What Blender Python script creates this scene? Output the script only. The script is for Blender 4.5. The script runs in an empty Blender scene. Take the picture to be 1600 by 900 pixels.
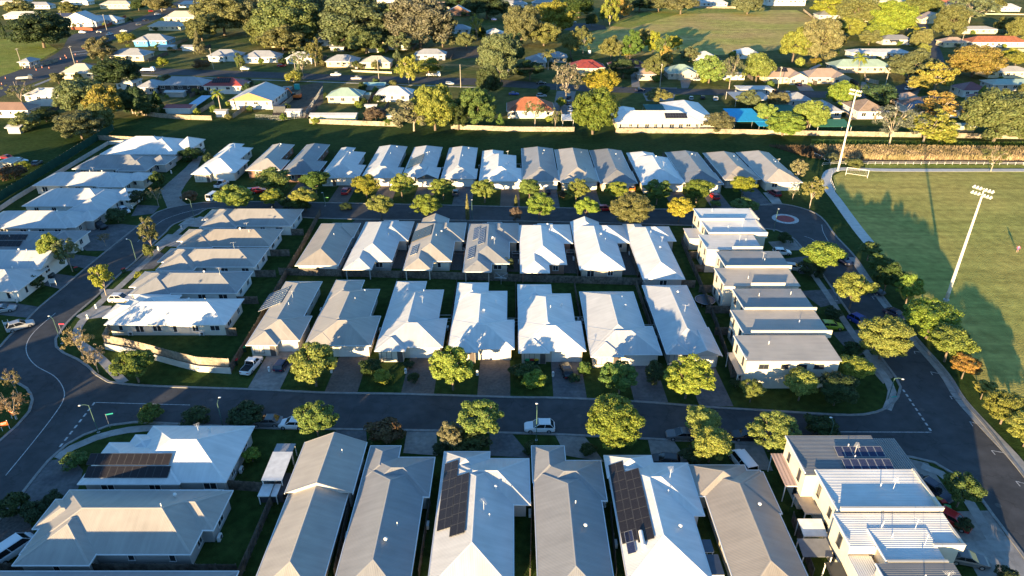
import bpy, math, random
import numpy as np
from mathutils import Vector, Matrix
from mathutils.geometry import tessellate_polygon
random.seed(7)
R = math.radians
SC = bpy.context.scene
COL = SC.collection

# ---------------------------------------------------------------- camera
CAM_H = 68.0; FPX = 1067.0; TILT = math.atan(572.0/FPX)
CT, ST = math.cos(TILT), math.sin(TILT)
cd = bpy.data.cameras.new('camera'); cam = bpy.data.objects.new('camera', cd); COL.objects.link(cam)
cam.location = (0, 0, CAM_H); cam.rotation_euler = (math.pi/2-TILT, 0, 0)
cd.sensor_width = 36.0; cd.lens = FPX/1600*36.0; cd.clip_end = 6000; cd.clip_start = 0.5
SC.camera = cam
# ---------------------------------------------------------------- sky, sun, exposure
SUN_AZ, SUN_EL = 26.0, 6.1          # light travels away from the camera and to the right
w = bpy.data.worlds.new('World'); SC.world = w; w.use_nodes = True
nt = w.node_tree; bg = nt.nodes['Background']
sky = nt.nodes.new('ShaderNodeTexSky'); sky.sky_type = 'NISHITA'; sky.sun_disc = False
sky.sun_elevation = R(SUN_EL); sky.sun_rotation = R(180+SUN_AZ)
sky.air_density = 1.0; sky.dust_density = 0.1; sky.ozone_density = 3.6
nt.links.new(sky.outputs[0], bg.inputs[0]); bg.inputs[1].default_value = 0.13
sl = bpy.data.lights.new('sun', 'SUN'); sl.energy = 5.0; sl.angle = R(0.53); sl.color = (1.0, 0.73, 0.39)
so = bpy.data.objects.new('sun', sl); COL.objects.link(so); so.location = (-40, -80, 120)
sd = Vector((math.sin(R(SUN_AZ))*math.cos(R(SUN_EL)), math.cos(R(SUN_AZ))*math.cos(R(SUN_EL)), -math.sin(R(SUN_EL))))
so.rotation_euler = sd.to_track_quat('-Z', 'Y').to_euler()
vs = SC.view_settings; vs.view_transform = 'Standard'; vs.look = 'None'; vs.exposure = 1.95; vs.gamma = 1.0
vs.use_curve_mapping = False
SC.cycles.max_bounces = 5; SC.cycles.diffuse_bounces = 3; SC.cycles.glossy_bounces = 2
SC.cycles.transparent_max_bounces = 4; SC.cycles.sample_clamp_indirect = 6

# ---------------------------------------------------------------- pixel -> place
def g(x, y, z=0.0):
    u = (x-800)/FPX; v = (y-450)/FPX
    t = (CAM_H-z)/(v*CT+ST)
    return (u*t, (CT-v*ST)*t)
def mpp(y, z=0.0): return (CAM_H-z)/(CT*(y-450)+FPX*ST)
def ray(x, y):
    u = (x-800)/FPX; v = (y-450)/FPX
    return Vector((u, CT-v*ST, -(v*CT+ST)))

# ---------------------------------------------------------------- materials
MATS = {}
def nodes_of(m):
    m.use_nodes = True
    return m.node_tree, m.node_tree.nodes, m.node_tree.links, m.node_tree.nodes['Principled BSDF']
def mat(name, col, rough=0.7, spec=0.3, var=0.12, scale=1.2, metal=0.0, bump=0.0, col2=None, scale2=None, objcol=False, detail=4, bd=0.05):
    """plain procedural surface: base colour broken up by noise, optional second colour and bump"""
    key = name
    if key in MATS: return MATS[key]
    m = bpy.data.materials.new(name); t, N, L, p = nodes_of(m)
    p.inputs['Roughness'].default_value = rough; p.inputs['Specular IOR Level'].default_value = spec
    p.inputs['Metallic'].default_value = metal
    tc = N.new('ShaderNodeTexCoord')
    nz = N.new('ShaderNodeTexNoise'); nz.inputs['Scale'].default_value = scale; nz.inputs['Detail'].default_value = detail
    geo = N.new('ShaderNodeNewGeometry')
    L.new(geo.outputs['Position'] if not objcol else tc.outputs['Object'], nz.inputs['Vector'])
    mr = N.new('ShaderNodeMapRange'); mr.inputs[1].default_value = 0.3; mr.inputs[2].default_value = 0.7
    mr.inputs[3].default_value = 1-var; mr.inputs[4].default_value = 1+var
    L.new(nz.outputs[0], mr.inputs[0])
    mx = N.new('ShaderNodeMix'); mx.data_type = 'RGBA'; mx.blend_type = 'MULTIPLY'; mx.inputs[0].default_value = 1.0
    if objcol:
        oi = N.new('ShaderNodeObjectInfo'); L.new(oi.outputs['Color'], mx.inputs[6])
    elif col2 is not None:
        n2 = N.new('ShaderNodeTexNoise'); n2.inputs['Scale'].default_value = scale2 or 0.1; n2.inputs['Detail'].default_value = 5
        L.new(geo.outputs['Position'], n2.inputs['Vector'])
        rp = N.new('ShaderNodeValToRGB'); rp.color_ramp.elements[0].position = 0.38; rp.color_ramp.elements[1].position = 0.62
        rp.color_ramp.elements[0].color = (*col, 1); rp.color_ramp.elements[1].color = (*col2, 1)
        L.new(n2.outputs[0], rp.inputs[0]); L.new(rp.outputs[0], mx.inputs[6])
    else:
        mx.inputs[6].default_value = (*col, 1)
    L.new(mr.outputs[0], mx.inputs[7]); L.new(mx.outputs[2], p.inputs['Base Color'])
    if bump > 0:
        b = N.new('ShaderNodeBump'); b.inputs['Strength'].default_value = bump; b.inputs['Distance'].default_value = bd
        n3 = N.new('ShaderNodeTexNoise'); n3.inputs['Scale'].default_value = scale*6; n3.inputs['Detail'].default_value = 3
        L.new(geo.outputs['Position'], n3.inputs['Vector']); L.new(n3.outputs[0], b.inputs['Height']); L.new(b.outputs[0], p.inputs['Normal'])
    MATS[key] = m
    return m
def roof_mat(col, pitch=0.2, depth=0.006, rough=0.42):
    """ribbed painted steel sheet: ribs run up the slope (uv.x is metres along the eave)"""
    key = 'roof_%d_%d_%d_%d' % (col[0]*1000, col[1]*1000, col[2]*1000, pitch*1000)
    if key in MATS: return MATS[key]
    m = bpy.data.materials.new('ribbed_steel_roof'); t, N, L, p = nodes_of(m)
    p.inputs['Roughness'].default_value = rough; p.inputs['Specular IOR Level'].default_value = 0.35
    uv = N.new('ShaderNodeUVMap'); sep = N.new('ShaderNodeSeparateXYZ'); L.new(uv.outputs[0], sep.inputs[0])
    m1 = N.new('ShaderNodeMath'); m1.operation = 'MULTIPLY'; m1.inputs[1].default_value = 2*math.pi/pitch; L.new(sep.outputs[0], m1.inputs[0])
    m2 = N.new('ShaderNodeMath'); m2.operation = 'SINE'; L.new(m1.outputs[0], m2.inputs[0])
    b = N.new('ShaderNodeBump'); b.inputs['Strength'].default_value = 1.0; b.inputs['Distance'].default_value = depth
    L.new(m2.outputs[0], b.inputs['Height']); L.new(b.outputs[0], p.inputs['Normal'])
    geo = N.new('ShaderNodeNewGeometry')
    nz = N.new('ShaderNodeTexNoise'); nz.inputs['Scale'].default_value = 0.35; nz.inputs['Detail'].default_value = 6
    L.new(geo.outputs['Position'], nz.inputs['Vector'])
    cb = N.new('ShaderNodeCombineXYZ')
    ms = N.new('ShaderNodeMath'); ms.operation = 'MULTIPLY'; ms.inputs[1].default_value = 0.12; L.new(sep.outputs[1], ms.inputs[0])
    L.new(sep.outputs[0], cb.inputs[0]); L.new(ms.outputs[0], cb.inputs[1])
    st = N.new('ShaderNodeTexNoise'); st.inputs['Scale'].default_value = 1.6; st.inputs['Detail'].default_value = 4   # streaks down the sheets
    L.new(cb.outputs[0], st.inputs['Vector'])
    ad = N.new('ShaderNodeMath'); ad.operation = 'ADD'; L.new(nz.outputs[0], ad.inputs[0]); L.new(st.outputs[0], ad.inputs[1])
    mr = N.new('ShaderNodeMapRange'); mr.inputs[1].default_value = 0.6; mr.inputs[2].default_value = 1.4; mr.inputs[3].default_value = 0.80; mr.inputs[4].default_value = 1.10
    L.new(ad.outputs[0], mr.inputs[0])
    mx = N.new('ShaderNodeMix'); mx.data_type = 'RGBA'; mx.blend_type = 'MULTIPLY'; mx.inputs[0].default_value = 1.0
    mx.inputs[6].default_value = (*col, 1); L.new(mr.outputs[0], mx.inputs[7]); L.new(mx.outputs[2], p.inputs['Base Color'])
    MATS[key] = m
    return m
def tile_mat(col):
    key = 'tile_%d_%d' % (col[0]*1000, col[1]*1000)
    if key in MATS: return MATS[key]
    m = bpy.data.materials.new('clay_roof_tiles'); t, N, L, p = nodes_of(m)
    p.inputs['Roughness'].default_value = 0.75
    uv = N.new('ShaderNodeUVMap')
    br = N.new('ShaderNodeTexBrick'); br.inputs['Scale'].default_value = 1.0
    br.inputs['Brick Width'].default_value = 0.3; br.inputs['Row Height'].default_value = 0.33; br.inputs['Mortar Size'].default_value = 0.03
    br.inputs['Color1'].default_value = (*col, 1); br.inputs['Color2'].default_value = (col[0]*.75, col[1]*.72, col[2]*.7, 1)
    br.inputs['Mortar'].default_value = (col[0]*.45, col[1]*.42, col[2]*.4, 1)
    L.new(uv.outputs[0], br.inputs['Vector'])
    nz = N.new('ShaderNodeTexNoise'); nz.inputs['Scale'].default_value = 0.5; nz.inputs['Detail'].default_value = 5
    geo = N.new('ShaderNodeNewGeometry'); L.new(geo.outputs['Position'], nz.inputs['Vector'])
    mr = N.new('ShaderNodeMapRange'); mr.inputs[1].default_value = 0.3; mr.inputs[2].default_value = 0.7; mr.inputs[3].default_value = 0.75; mr.inputs[4].default_value = 1.15
    L.new(nz.outputs[0], mr.inputs[0])
    mx = N.new('ShaderNodeMix'); mx.data_type = 'RGBA'; mx.blend_type = 'MULTIPLY'; mx.inputs[0].default_value = 1.0
    L.new(br.outputs[0], mx.inputs[6]); L.new(mr.outputs[0], mx.inputs[7]); L.new(mx.outputs[2], p.inputs['Base Color'])
    b = N.new('ShaderNodeBump'); b.inputs['Strength'].default_value = 0.7; b.inputs['Distance'].default_value = 0.03
    L.new(br.outputs[0], b.inputs['Height']); L.new(b.outputs[0], p.inputs['Normal'])
    MATS[key] = m
    return m
def leaf_mat():
    m = bpy.data.materials.new('foliage'); t, N, L, p = nodes_of(m)
    oi = N.new('ShaderNodeObjectInfo'); geo = N.new('ShaderNodeNewGeometry')
    mr = N.new('ShaderNodeMapRange'); mr.inputs[3].default_value = 0.62; mr.inputs[4].default_value = 1.3
    L.new(geo.outputs['Random Per Island'], mr.inputs[0])
    mx = N.new('ShaderNodeMix'); mx.data_type = 'RGBA'; mx.blend_type = 'MULTIPLY'; mx.inputs[0].default_value = 1.0
    L.new(oi.outputs['Color'], mx.inputs[6]); L.new(mr.outputs[0], mx.inputs[7])
    hs = N.new('ShaderNodeHueSaturation')
    wn = N.new('ShaderNodeTexWhiteNoise'); wn.noise_dimensions = '1D'; L.new(geo.outputs['Random Per Island'], wn.inputs['W'])
    m3 = N.new('ShaderNodeMapRange'); m3.inputs[3].default_value = 0.475; m3.inputs[4].default_value = 0.52; L.new(wn.outputs[0], m3.inputs[0])
    L.new(m3.outputs[0], hs.inputs['Hue']); L.new(mx.outputs[2], hs.inputs['Color']); L.new(hs.outputs[0], p.inputs['Base Color'])
    p.inputs['Roughness'].default_value = 0.6; p.inputs['Specular IOR Level'].default_value = 0.25
    tr = N.new('ShaderNodeBsdfTranslucent'); L.new(hs.outputs[0], tr.inputs[0])
    ms = N.new('ShaderNodeMixShader'); ms.inputs[0].default_value = 0.28
    out = N['Material Output']; L.new(p.outputs[0], ms.inputs[1]); L.new(tr.outputs[0], ms.inputs[2]); L.new(ms.outputs[0], out.inputs[0])
    return m
LEAF = leaf_mat()
BARK = mat('bark', (0.16, 0.125, 0.095), 0.9, 0.1, 0.3, 3)
PALEBARK = mat('pale_bark', (0.36, 0.30, 0.24), 0.9, 0.1, 0.25, 3)
PAINT = mat('car_paint', (1, 1, 1), 0.28, 0.6, 0.02, 1, objcol=True)
PLASTIC = mat('tinted_plastic', (1, 1, 1), 0.55, 0.35, 0.06, 2, objcol=True)
GLASSDK = mat('car_glass', (0.012, 0.015, 0.018), 0.08, 0.7, 0.05)
TYRE = mat('tyre_rubber', (0.018, 0.018, 0.019), 0.85, 0.2, 0.1)
RIM = mat('wheel_rim', (0.42, 0.42, 0.43), 0.35, 0.5, 0.1, metal=0.6)
PANE = mat('window_glass', (0.025, 0.03, 0.036), 0.1, 0.6, 0.2, 0.7)
FRAMEW = mat('white_frame', (0.72, 0.71, 0.68), 0.5, 0.3, 0.05)
FRAMED = mat('dark_frame', (0.08, 0.08, 0.085), 0.5, 0.3, 0.05)
GUTTER = mat('white_gutter', (0.72, 0.71, 0.69), 0.4, 0.4, 0.06)
TIMBER = mat('weathered_paling', (0.10, 0.082, 0.066), 0.9, 0.1, 0.35, 2.0, col2=(0.15, 0.128, 0.105), scale2=0.5)
TIMBERL = mat('pale_paling', (0.26, 0.215, 0.165), 0.9, 0.1, 0.35, 1.5, col2=(0.36, 0.30, 0.225), scale2=0.3)
CONC = mat('concrete', (0.36, 0.345, 0.32), 0.9, 0.15, 0.16, 0.9, bump=0.15, col2=(0.29, 0.28, 0.265), scale2=0.3)
KERBM = mat('kerb_concrete', (0.25, 0.243, 0.23), 0.9, 0.15, 0.2, 1.5)
ASPH = mat('asphalt', (0.078, 0.079, 0.082), 0.92, 0.2, 0.14, 0.6, bump=0.25, col2=(0.064, 0.066, 0.069), scale2=0.12)
def worn(m, crack_scale=0.16, crack=0.5, patch=0.28, stain=0.18):
    '''adds sealed cracks, repair patches and oil-dark stains to a ground material'''
    t = m.node_tree; N, L = t.nodes, t.links; p = N['Principled BSDF']; src = p.inputs['Base Color'].links[0].from_socket
    geo = N.new('ShaderNodeNewGeometry')
    nz = N.new('ShaderNodeTexNoise'); nz.inputs['Scale'].default_value = 0.5; nz.inputs['Detail'].default_value = 4; L.new(geo.outputs['Position'], nz.inputs['Vector'])
    ad = N.new('ShaderNodeVectorMath'); ad.operation = 'MULTIPLY_ADD'; ad.inputs[1].default_value = (3, 3, 3); L.new(nz.outputs['Color'], ad.inputs[0]); L.new(geo.outputs['Position'], ad.inputs[2])
    vo = N.new('ShaderNodeTexVoronoi'); vo.feature = 'DISTANCE_TO_EDGE'; vo.inputs['Scale'].default_value = crack_scale; L.new(ad.outputs[0], vo.inputs['Vector'])
    cr = N.new('ShaderNodeMapRange'); cr.inputs[1].default_value = 0.0; cr.inputs[2].default_value = 0.014; cr.inputs[3].default_value = 1-crack; cr.inputs[4].default_value = 1.0; L.new(vo.outputs['Distance'], cr.inputs[0])
    v2 = N.new('ShaderNodeTexVoronoi'); v2.distance = 'CHEBYCHEV'; v2.inputs['Scale'].default_value = 0.085; L.new(geo.outputs['Position'], v2.inputs['Vector'])
    sp = N.new('ShaderNodeSeparateColor'); L.new(v2.outputs['Color'], sp.inputs[0])
    pr = N.new('ShaderNodeMapRange'); pr.inputs[1].default_value = 0.0; pr.inputs[2].default_value = 1.0; pr.inputs[3].default_value = 1-patch/2; pr.inputs[4].default_value = 1+patch/2; L.new(sp.outputs[0], pr.inputs[0])
    n2 = N.new('ShaderNodeTexNoise'); n2.inputs['Scale'].default_value = 0.22; n2.inputs['Detail'].default_value = 6; n2.inputs['Roughness'].default_value = 0.65; L.new(geo.outputs['Position'], n2.inputs['Vector'])
    sr = N.new('ShaderNodeMapRange'); sr.inputs[1].default_value = 0.4; sr.inputs[2].default_value = 0.66; sr.inputs[3].default_value = 1-stain; sr.inputs[4].default_value = 1+stain; L.new(n2.outputs[0], sr.inputs[0])
    m1 = N.new('ShaderNodeMath'); m1.operation = 'MULTIPLY'; L.new(cr.outputs[0], m1.inputs[0]); L.new(pr.outputs[0], m1.inputs[1])
    m2 = N.new('ShaderNodeMath'); m2.operation = 'MULTIPLY'; L.new(m1.outputs[0], m2.inputs[0]); L.new(sr.outputs[0], m2.inputs[1])
    mx = N.new('ShaderNodeMix'); mx.data_type = 'RGBA'; mx.blend_type = 'MULTIPLY'; mx.inputs[0].default_value = 1.0; L.new(src, mx.inputs[6]); L.new(m2.outputs[0], mx.inputs[7]); L.new(mx.outputs[2], p.inputs['Base Color'])
def banded(m, amount=0.16, width=2.6):
    '''mowing bands running across the field'''
    t = m.node_tree; N, L = t.nodes, t.links; p = N['Principled BSDF']; src = p.inputs['Base Color'].links[0].from_socket
    geo = N.new('ShaderNodeNewGeometry'); mp = N.new('ShaderNodeMapping'); mp.inputs['Rotation'].default_value = (0, 0, R(2)); mp.inputs['Scale'].default_value = (0.02, 1/width, 1); L.new(geo.outputs['Position'], mp.inputs['Vector'])
    nz = N.new('ShaderNodeTexNoise'); nz.inputs['Scale'].default_value = 1.0; nz.inputs['Detail'].default_value = 5; nz.inputs['Roughness'].default_value = 0.7; L.new(mp.outputs[0], nz.inputs['Vector'])
    mr = N.new('ShaderNodeMapRange'); mr.inputs[1].default_value = 0.33; mr.inputs[2].default_value = 0.67; mr.inputs[3].default_value = 1-amount; mr.inputs[4].default_value = 1+amount; L.new(nz.outputs[0], mr.inputs[0])
    mx = N.new('ShaderNodeMix'); mx.data_type = 'RGBA'; mx.blend_type = 'MULTIPLY'; mx.inputs[0].default_value = 1.0; L.new(src, mx.inputs[6]); L.new(mr.outputs[0], mx.inputs[7]); L.new(mx.outputs[2], p.inputs['Base Color'])
worn(ASPH, 0.12, 0.22, 0.12, 0.10); worn(CONC, 0.3, 0.2, 0.12, 0.12)
DRIVE_A = mat('exposed_aggregate', (0.155, 0.125, 0.105), 0.9, 0.15, 0.2, 2.2, bump=0.3, col2=(0.115, 0.098, 0.085), scale2=0.35)
DRIVE_B = mat('grey_driveway', (0.15, 0.15, 0.15), 0.9, 0.15, 0.18, 1.8, bump=0.3, col2=(0.105, 0.105, 0.11), scale2=0.4)
DRIVE_C = mat('pale_driveway', (0.27, 0.25, 0.225), 0.9, 0.15, 0.18, 1.5, bump=0.2, col2=(0.215, 0.20, 0.185), scale2=0.4)
LINE = mat('road_paint', (0.46, 0.46, 0.45), 0.8, 0.2, 0.35, 2.5)
MANHOLE = mat('cast_iron_cover', (0.095, 0.092, 0.088), 0.8, 0.2, 0.2, 3)
STEEL = mat('galvanised_steel', (0.42, 0.43, 0.43), 0.45, 0.5, 0.12, metal=0.5)
CREAMPOLE = mat('cream_pole', (0.62, 0.58, 0.50), 0.5, 0.3, 0.06)
GREENPOLE = mat('green_pole', (0.075, 0.14, 0.115), 0.5, 0.3, 0.06)

# ---------------------------------------------------------------- mesh helpers
ORG = {}
class B:
    def __init__(s): s.v = []; s.f = []; s.u = []
    def poly(s, pts, uv=None):
        i = len(s.v); s.v.extend([tuple(p) for p in pts]); s.f.append(tuple(range(i, i+len(pts))))
        s.u.append(uv if uv else [(p[0], p[1]) for p in pts])
    def box(s, x0, x1, y0, y1, z0, z1, bottom=True):
        a = [(x0, y0, z0), (x1, y0, z0), (x1, y1, z0), (x0, y1, z0), (x0, y0, z1), (x1, y0, z1), (x1, y1, z1), (x0, y1, z1)]
        for q in ((4, 5, 6, 7), (0, 1, 5, 4), (1, 2, 6, 5), (2, 3, 7, 6), (3, 0, 4, 7)) + (((3, 2, 1, 0),) if bottom else ()):
            s.poly([a[k] for k in q])
        return s
    def tube(s, p, q, r0, r1=None, n=6, cap=True):
        r1 = r0 if r1 is None else r1
        p = Vector(p); q = Vector(q); d = (q-p).normalized()
        a = d.orthogonal().normalized(); b = d.cross(a)
        i = len(s.v)
        for k in range(n):
            t = 2*math.pi*k/n; e = a*math.cos(t)+b*math.sin(t)
            s.v.append(tuple(p+e*r0)); s.v.append(tuple(q+e*r1))
        for k in range(n):
            j = (k+1) % n; s.f.append((i+2*k, i+2*j, i+2*j+1, i+2*k+1)); s.u.append([(0, 0)]*4)
        if cap:
            s.f.append(tuple(i+2*k+1 for k in range(n))); s.u.append([(0, 0)]*n)
            s.f.append(tuple(i+2*k for k in reversed(range(n)))); s.u.append([(0, 0)]*n)
        return s
    def lathe(s, prof, n=10, cx=0, cy=0):
        i = len(s.v)
        for r, z in prof:
            for k in range(n):
                t = 2*math.pi*k/n; s.v.append((cx+r*math.cos(t), cy+r*math.sin(t), z))
        for a in range(len(prof)-1):
            for k in range(n):
                j = (k+1) % n
                s.f.append((i+a*n+k, i+a*n+j, i+(a+1)*n+j, i+(a+1)*n+k)); s.u.append([(0, 0)]*4)
        return s
    def mesh(s, name, m, off=(0, 0, 0)):
        me = bpy.data.meshes.new(name)
        ox, oy, oz = off
        me.from_pydata([(a-ox, b-oy, c-oz) for a, b, c in s.v], [], s.f)
        ul = me.uv_layers.new(name='UVMap')
        flat = [c for f in s.u for p in f for c in p]
        ul.data.foreach_set('uv', flat)
        if m: me.materials.append(m)
        return me
    def obj(s, name, m, parent=None):
        off = ORG.get(parent.name, (0, 0, 0)) if parent else (0, 0, 0)
        o = bpy.data.objects.new(name, s.mesh(name, m, off)); COL.objects.link(o)
        if parent: o.parent = parent; ORG[o.name] = off
        return o
def tag(o, label, cat, group=None):
    o['label'] = label; o['category'] = cat
    if group: o['group'] = group
    return o
def thing(name, label, cat, loc=(0, 0, 0), rz=0.0, group=None):
    o = bpy.data.objects.new(name, None); COL.objects.link(o); o.location = loc; o.rotation_euler = (0, 0, rz)
    o.empty_display_size = 0.3; ORG[o.name] = tuple(loc)
    return tag(o, label, cat, group)
def put(name, me, parent, loc=(0, 0, 0), rz=0.0, scale=None, color=None, world=True):
    """object from shared mesh data; loc in world coordinates under an unrotated parent"""
    o = bpy.data.objects.new(name, me); COL.objects.link(o)
    if parent is not None:
        o.parent = parent
        off = ORG.get(parent.name, (0, 0, 0)) if world else (0, 0, 0)
        loc = (loc[0]-off[0], loc[1]-off[1], loc[2]-off[2])
    o.location = loc; o.rotation_euler = (0, 0, rz)
    if scale: o.scale = scale
    if color: o.color = (*color, 1)
    return o
def structure(o): o['kind'] = 'structure'; return o
def spline(pts, step=2.0, closed=False):
    """catmull-rom through world points"""
    P = [Vector((p[0], p[1])) for p in pts]; n = len(P); out = []
    rng = range(n if closed else n-1)
    for i in rng:
        p0 = P[(i-1) % n] if (closed or i > 0) else P[0]; p1 = P[i]; p2 = P[(i+1) % n]
        p3 = P[(i+2) % n] if (closed or i+2 < n) else P[n-1]
        k = max(1, int((p2-p1).length/step))
        for j in range(k):
            t = j/k
            a = 2*p1 + (p2-p0)*t + (2*p0-5*p1+4*p2-p3)*t*t + (3*p1-p0-3*p2+p3)*t**3
            out.append((a.x*0.5, a.y*0.5))
    if not closed: out.append((P[-1].x, P[-1].y))
    return out
def px(pts, z=0.0): return [g(x, y, z) for x, y in pts]
def sheet(name, pts, z, m, holes=(), parent=None):
    loops = [[Vector((x, y, 0)) for x, y in pts]] + [[Vector((x, y, 0)) for x, y in h] for h in holes]
    tris = tessellate_polygon(loops)
    flat = [p for l in loops for p in l]
    b = B(); b.v = [(p.x, p.y, z) for p in flat]
    for t in tris:
        a, c, d = (flat[i] for i in t)
        if (c-a).cross(d-a).z < 0: t = tuple(reversed(t))
        b.f.append(tuple(t)); b.u.append([(flat[i].x, flat[i].y) for i in t])
    return b.obj(name, m, parent)
def ribbon(b, pts, wd, z0, z1=None, closed=False, off=0.0):
    """flat strip (or raised strip with sides when z1 is given) along a world polyline"""
    n = len(pts); L = []; Rr = []
    for i in range(n):
        a = pts[i-1] if (i > 0 or closed) else pts[i]; c = pts[(i+1) % n] if (i < n-1 or closed) else pts[i]
        dx, dy = c[0]-a[0], c[1]-a[1]; l = math.hypot(dx, dy) or 1; nx, ny = -dy/l, dx/l
        x, y = pts[i]; L.append((x+nx*(off+wd/2), y+ny*(off+wd/2))); Rr.append((x+nx*(off-wd/2), y+ny*(off-wd/2)))
    zt = z0 if z1 is None else z1
    for i in range(n if closed else n-1):
        j = (i+1) % n
        b.poly([(*Rr[i], zt), (*Rr[j], zt), (*L[j], zt), (*L[i], zt)])
        if z1 is not None:
            b.poly([(*L[i], zt), (*L[j], zt), (*L[j], z0), (*L[i], z0)])
            b.poly([(*Rr[j], zt), (*Rr[i], zt), (*Rr[i], z0), (*Rr[j], z0)])
    return b
# ================================================================ THE GROUND
LAWN = mat('lawn', (0.030, 0.056, 0.013), 0.95, 0.05, 0.3, 0.8, bump=1.0, bd=0.15, col2=(0.048, 0.074, 0.019), scale2=0.09)
FIELDG = mat('mown_field', (0.42, 0.355, 0.10), 0.95, 0.05, 0.22, 0.5, bump=1.0, bd=0.25, col2=(0.33, 0.32, 0.085), scale2=0.035)
DRYG = mat('dry_grass', (0.47, 0.345, 0.13), 0.95, 0.05, 0.25, 0.2, bump=1.0, bd=0.6, col2=(0.38, 0.36, 0.09), scale2=0.02)
BRIGHTG = mat('bright_grass', (0.20, 0.24, 0.045), 0.95, 0.05, 0.25, 0.3, bump=1.0, bd=0.4, col2=(0.26, 0.26, 0.06), scale2=0.05)
banded(FIELDG, 0.22); banded(DRYG, 0.22, 9.0)
SOIL = mat('bare_soil', (0.14, 0.105, 0.075), 0.95, 0.1, 0.3, 0.8, bump=0.4, col2=(0.10, 0.078, 0.058), scale2=0.3)
GRAVEL = mat('gravel', (0.10, 0.095, 0.088), 0.95, 0.1, 0.3, 3.0, bump=0.4)
b = B(); b.poly([(-1000, -160, 0), (1000, -160, 0), (1000, 1150, 0), (-1000, 1150, 0)])
structure(b.obj('ground', LAWN))
b = B(); b.poly([(-990, 268, 0.01), (990, 268, 0.01), (990, 1140, 0.01), (-990, 1140, 0.01)])
structure(b.obj('suburb_lawn', mat('suburb_grass', (0.075, 0.10, 0.026), 0.95, 0.05, 0.3, 0.3, bump=1.0, bd=0.4, col2=(0.15, 0.135, 0.048), scale2=0.035)))
def ground_sheet(name, pts, z, m, sm=False, step=4):
    w_ = px(pts)
    if sm: w_ = spline(w_, step, True)
    return structure(sheet(name, w_, z, m))
# sports field on the right
ground_sheet('sports_field', [(1352, 267), (1700, 267), (2300, 420), (2300, 900), (1660, 760), (1560, 640), (1500, 560), (1440, 480), (1400, 425), (1372, 392), (1330, 335), (1305, 298), (1302, 275), (1315, 268)], 0.012, FIELDG)
ground_sheet('dry_paddock', [(905, 58), (965, 36), (1010, 22), (1050, 15), (1245, 16), (1262, 24), (1275, 32), (1235, 62), (1215, 78), (1130, 86), (1060, 84), (960, 88), (905, 78)], 0.03, DRYG)
ground_sheet('green_paddock', [(950, 40), (1010, 18), (1050, 12), (1200, 13), (1190, 18), (1060, 22), (985, 44)], 0.045, BRIGHTG)
ground_sheet('school_oval', [(-200, 60), (10, 58), (60, 60), (90, 78), (60, 95), (0, 124), (-200, 190)], 0.03, BRIGHTG)
ground_sheet('back_verge', [(1268, 217), (1700, 222), (1700, 232), (1268, 229)], 0.014, BRIGHTG)
ground_sheet('field_verge', [(1352, 256), (1700, 258), (1700, 262.5), (1352, 262.5)], 0.014, BRIGHTG)
ground_sheet('drain_bank', [(1262, 231), (1700, 234), (1700, 256), (1500, 256), (1390, 255), (1300, 252)], 0.016, SOIL)
# gravel yards between the estate houses
ground_sheet('service_ground', [(462, 415), (1000, 430), (1040, 350), (560, 340)], 0.008, GRAVEL)
# ---- estate road loop
OUTER = [(-80, 745), (0, 689), (27, 665), (46, 643), (51, 625), (42, 607), (25, 597), (0, 591), (-40, 592), (-160, 605), (-160, 572), (-40, 562), (0, 542),
 (15, 525), (45, 497), (62, 480), (102, 447), (120, 431), (162, 396), (216, 353), (233, 342), (245, 332), (262, 326), (292, 320), (337, 315.5), (420, 315.5),
 (510, 317), (615, 319), (750, 322), (871, 325), (1017, 327), (1120, 326), (1177, 322), (1194, 320), (1222, 319), (1252, 325), (1275, 334), (1289, 346),
 (1305, 368), (1337, 403), (1375, 460), (1425, 522), (1475, 580), (1505, 625), (1551, 680), (1600, 744), (1700, 870), (1780, 990), (1690, 990), (1597, 866),
 (1551, 805), (1524, 769), (1490, 741), (1460, 723), (1426, 715), (1300, 699), (1145, 691), (1050, 688), (1014, 686), (867, 679), (800, 677), (684, 673.5),
 (528, 671), (415, 669), (300, 664), (211, 660), (171, 665), (131, 680), (104, 695), (76, 720), (34, 772), (0, 811), (-70, 890)]
HOLE = [(325, 326), (310, 335), (271, 351), (260, 362), (235, 385), (210, 410), (195, 422), (175, 440), (150, 464), (112, 497), (97, 515), (87, 530), (88, 542),
 (100, 552), (120, 561), (137, 572), (150, 585), (170, 597), (200, 601), (250, 604), (400, 609), (512, 614), (632, 616), (800, 621), (870, 622), (1000, 628),
 (1100, 636), (1200, 642), (1300, 648), (1350, 648), (1385, 638), (1403, 620), (1407, 605), (1398, 588), (1375, 557), (1322, 482), (1287, 432), (1260, 397),
 (1242, 375), (1222, 363), (1190, 357), (1060, 352), (830, 346), (525, 342), (430, 336), (360, 327)]
ow = spline(px(OUTER), 2.0, True); hw = spline(px(HOLE), 2.0, True)
structure(sheet('estate_road', ow, 0.02, ASPH, [hw]))
def kerb_line(name, pts, closed):
    b = B(); ribbon(b, pts, 0.42, -0.02, 0.13, closed); return structure(b.obj(name, KERBM))
kerb_line('kerb', hw, True); kerb_line('kerb', ow, True)
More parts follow.
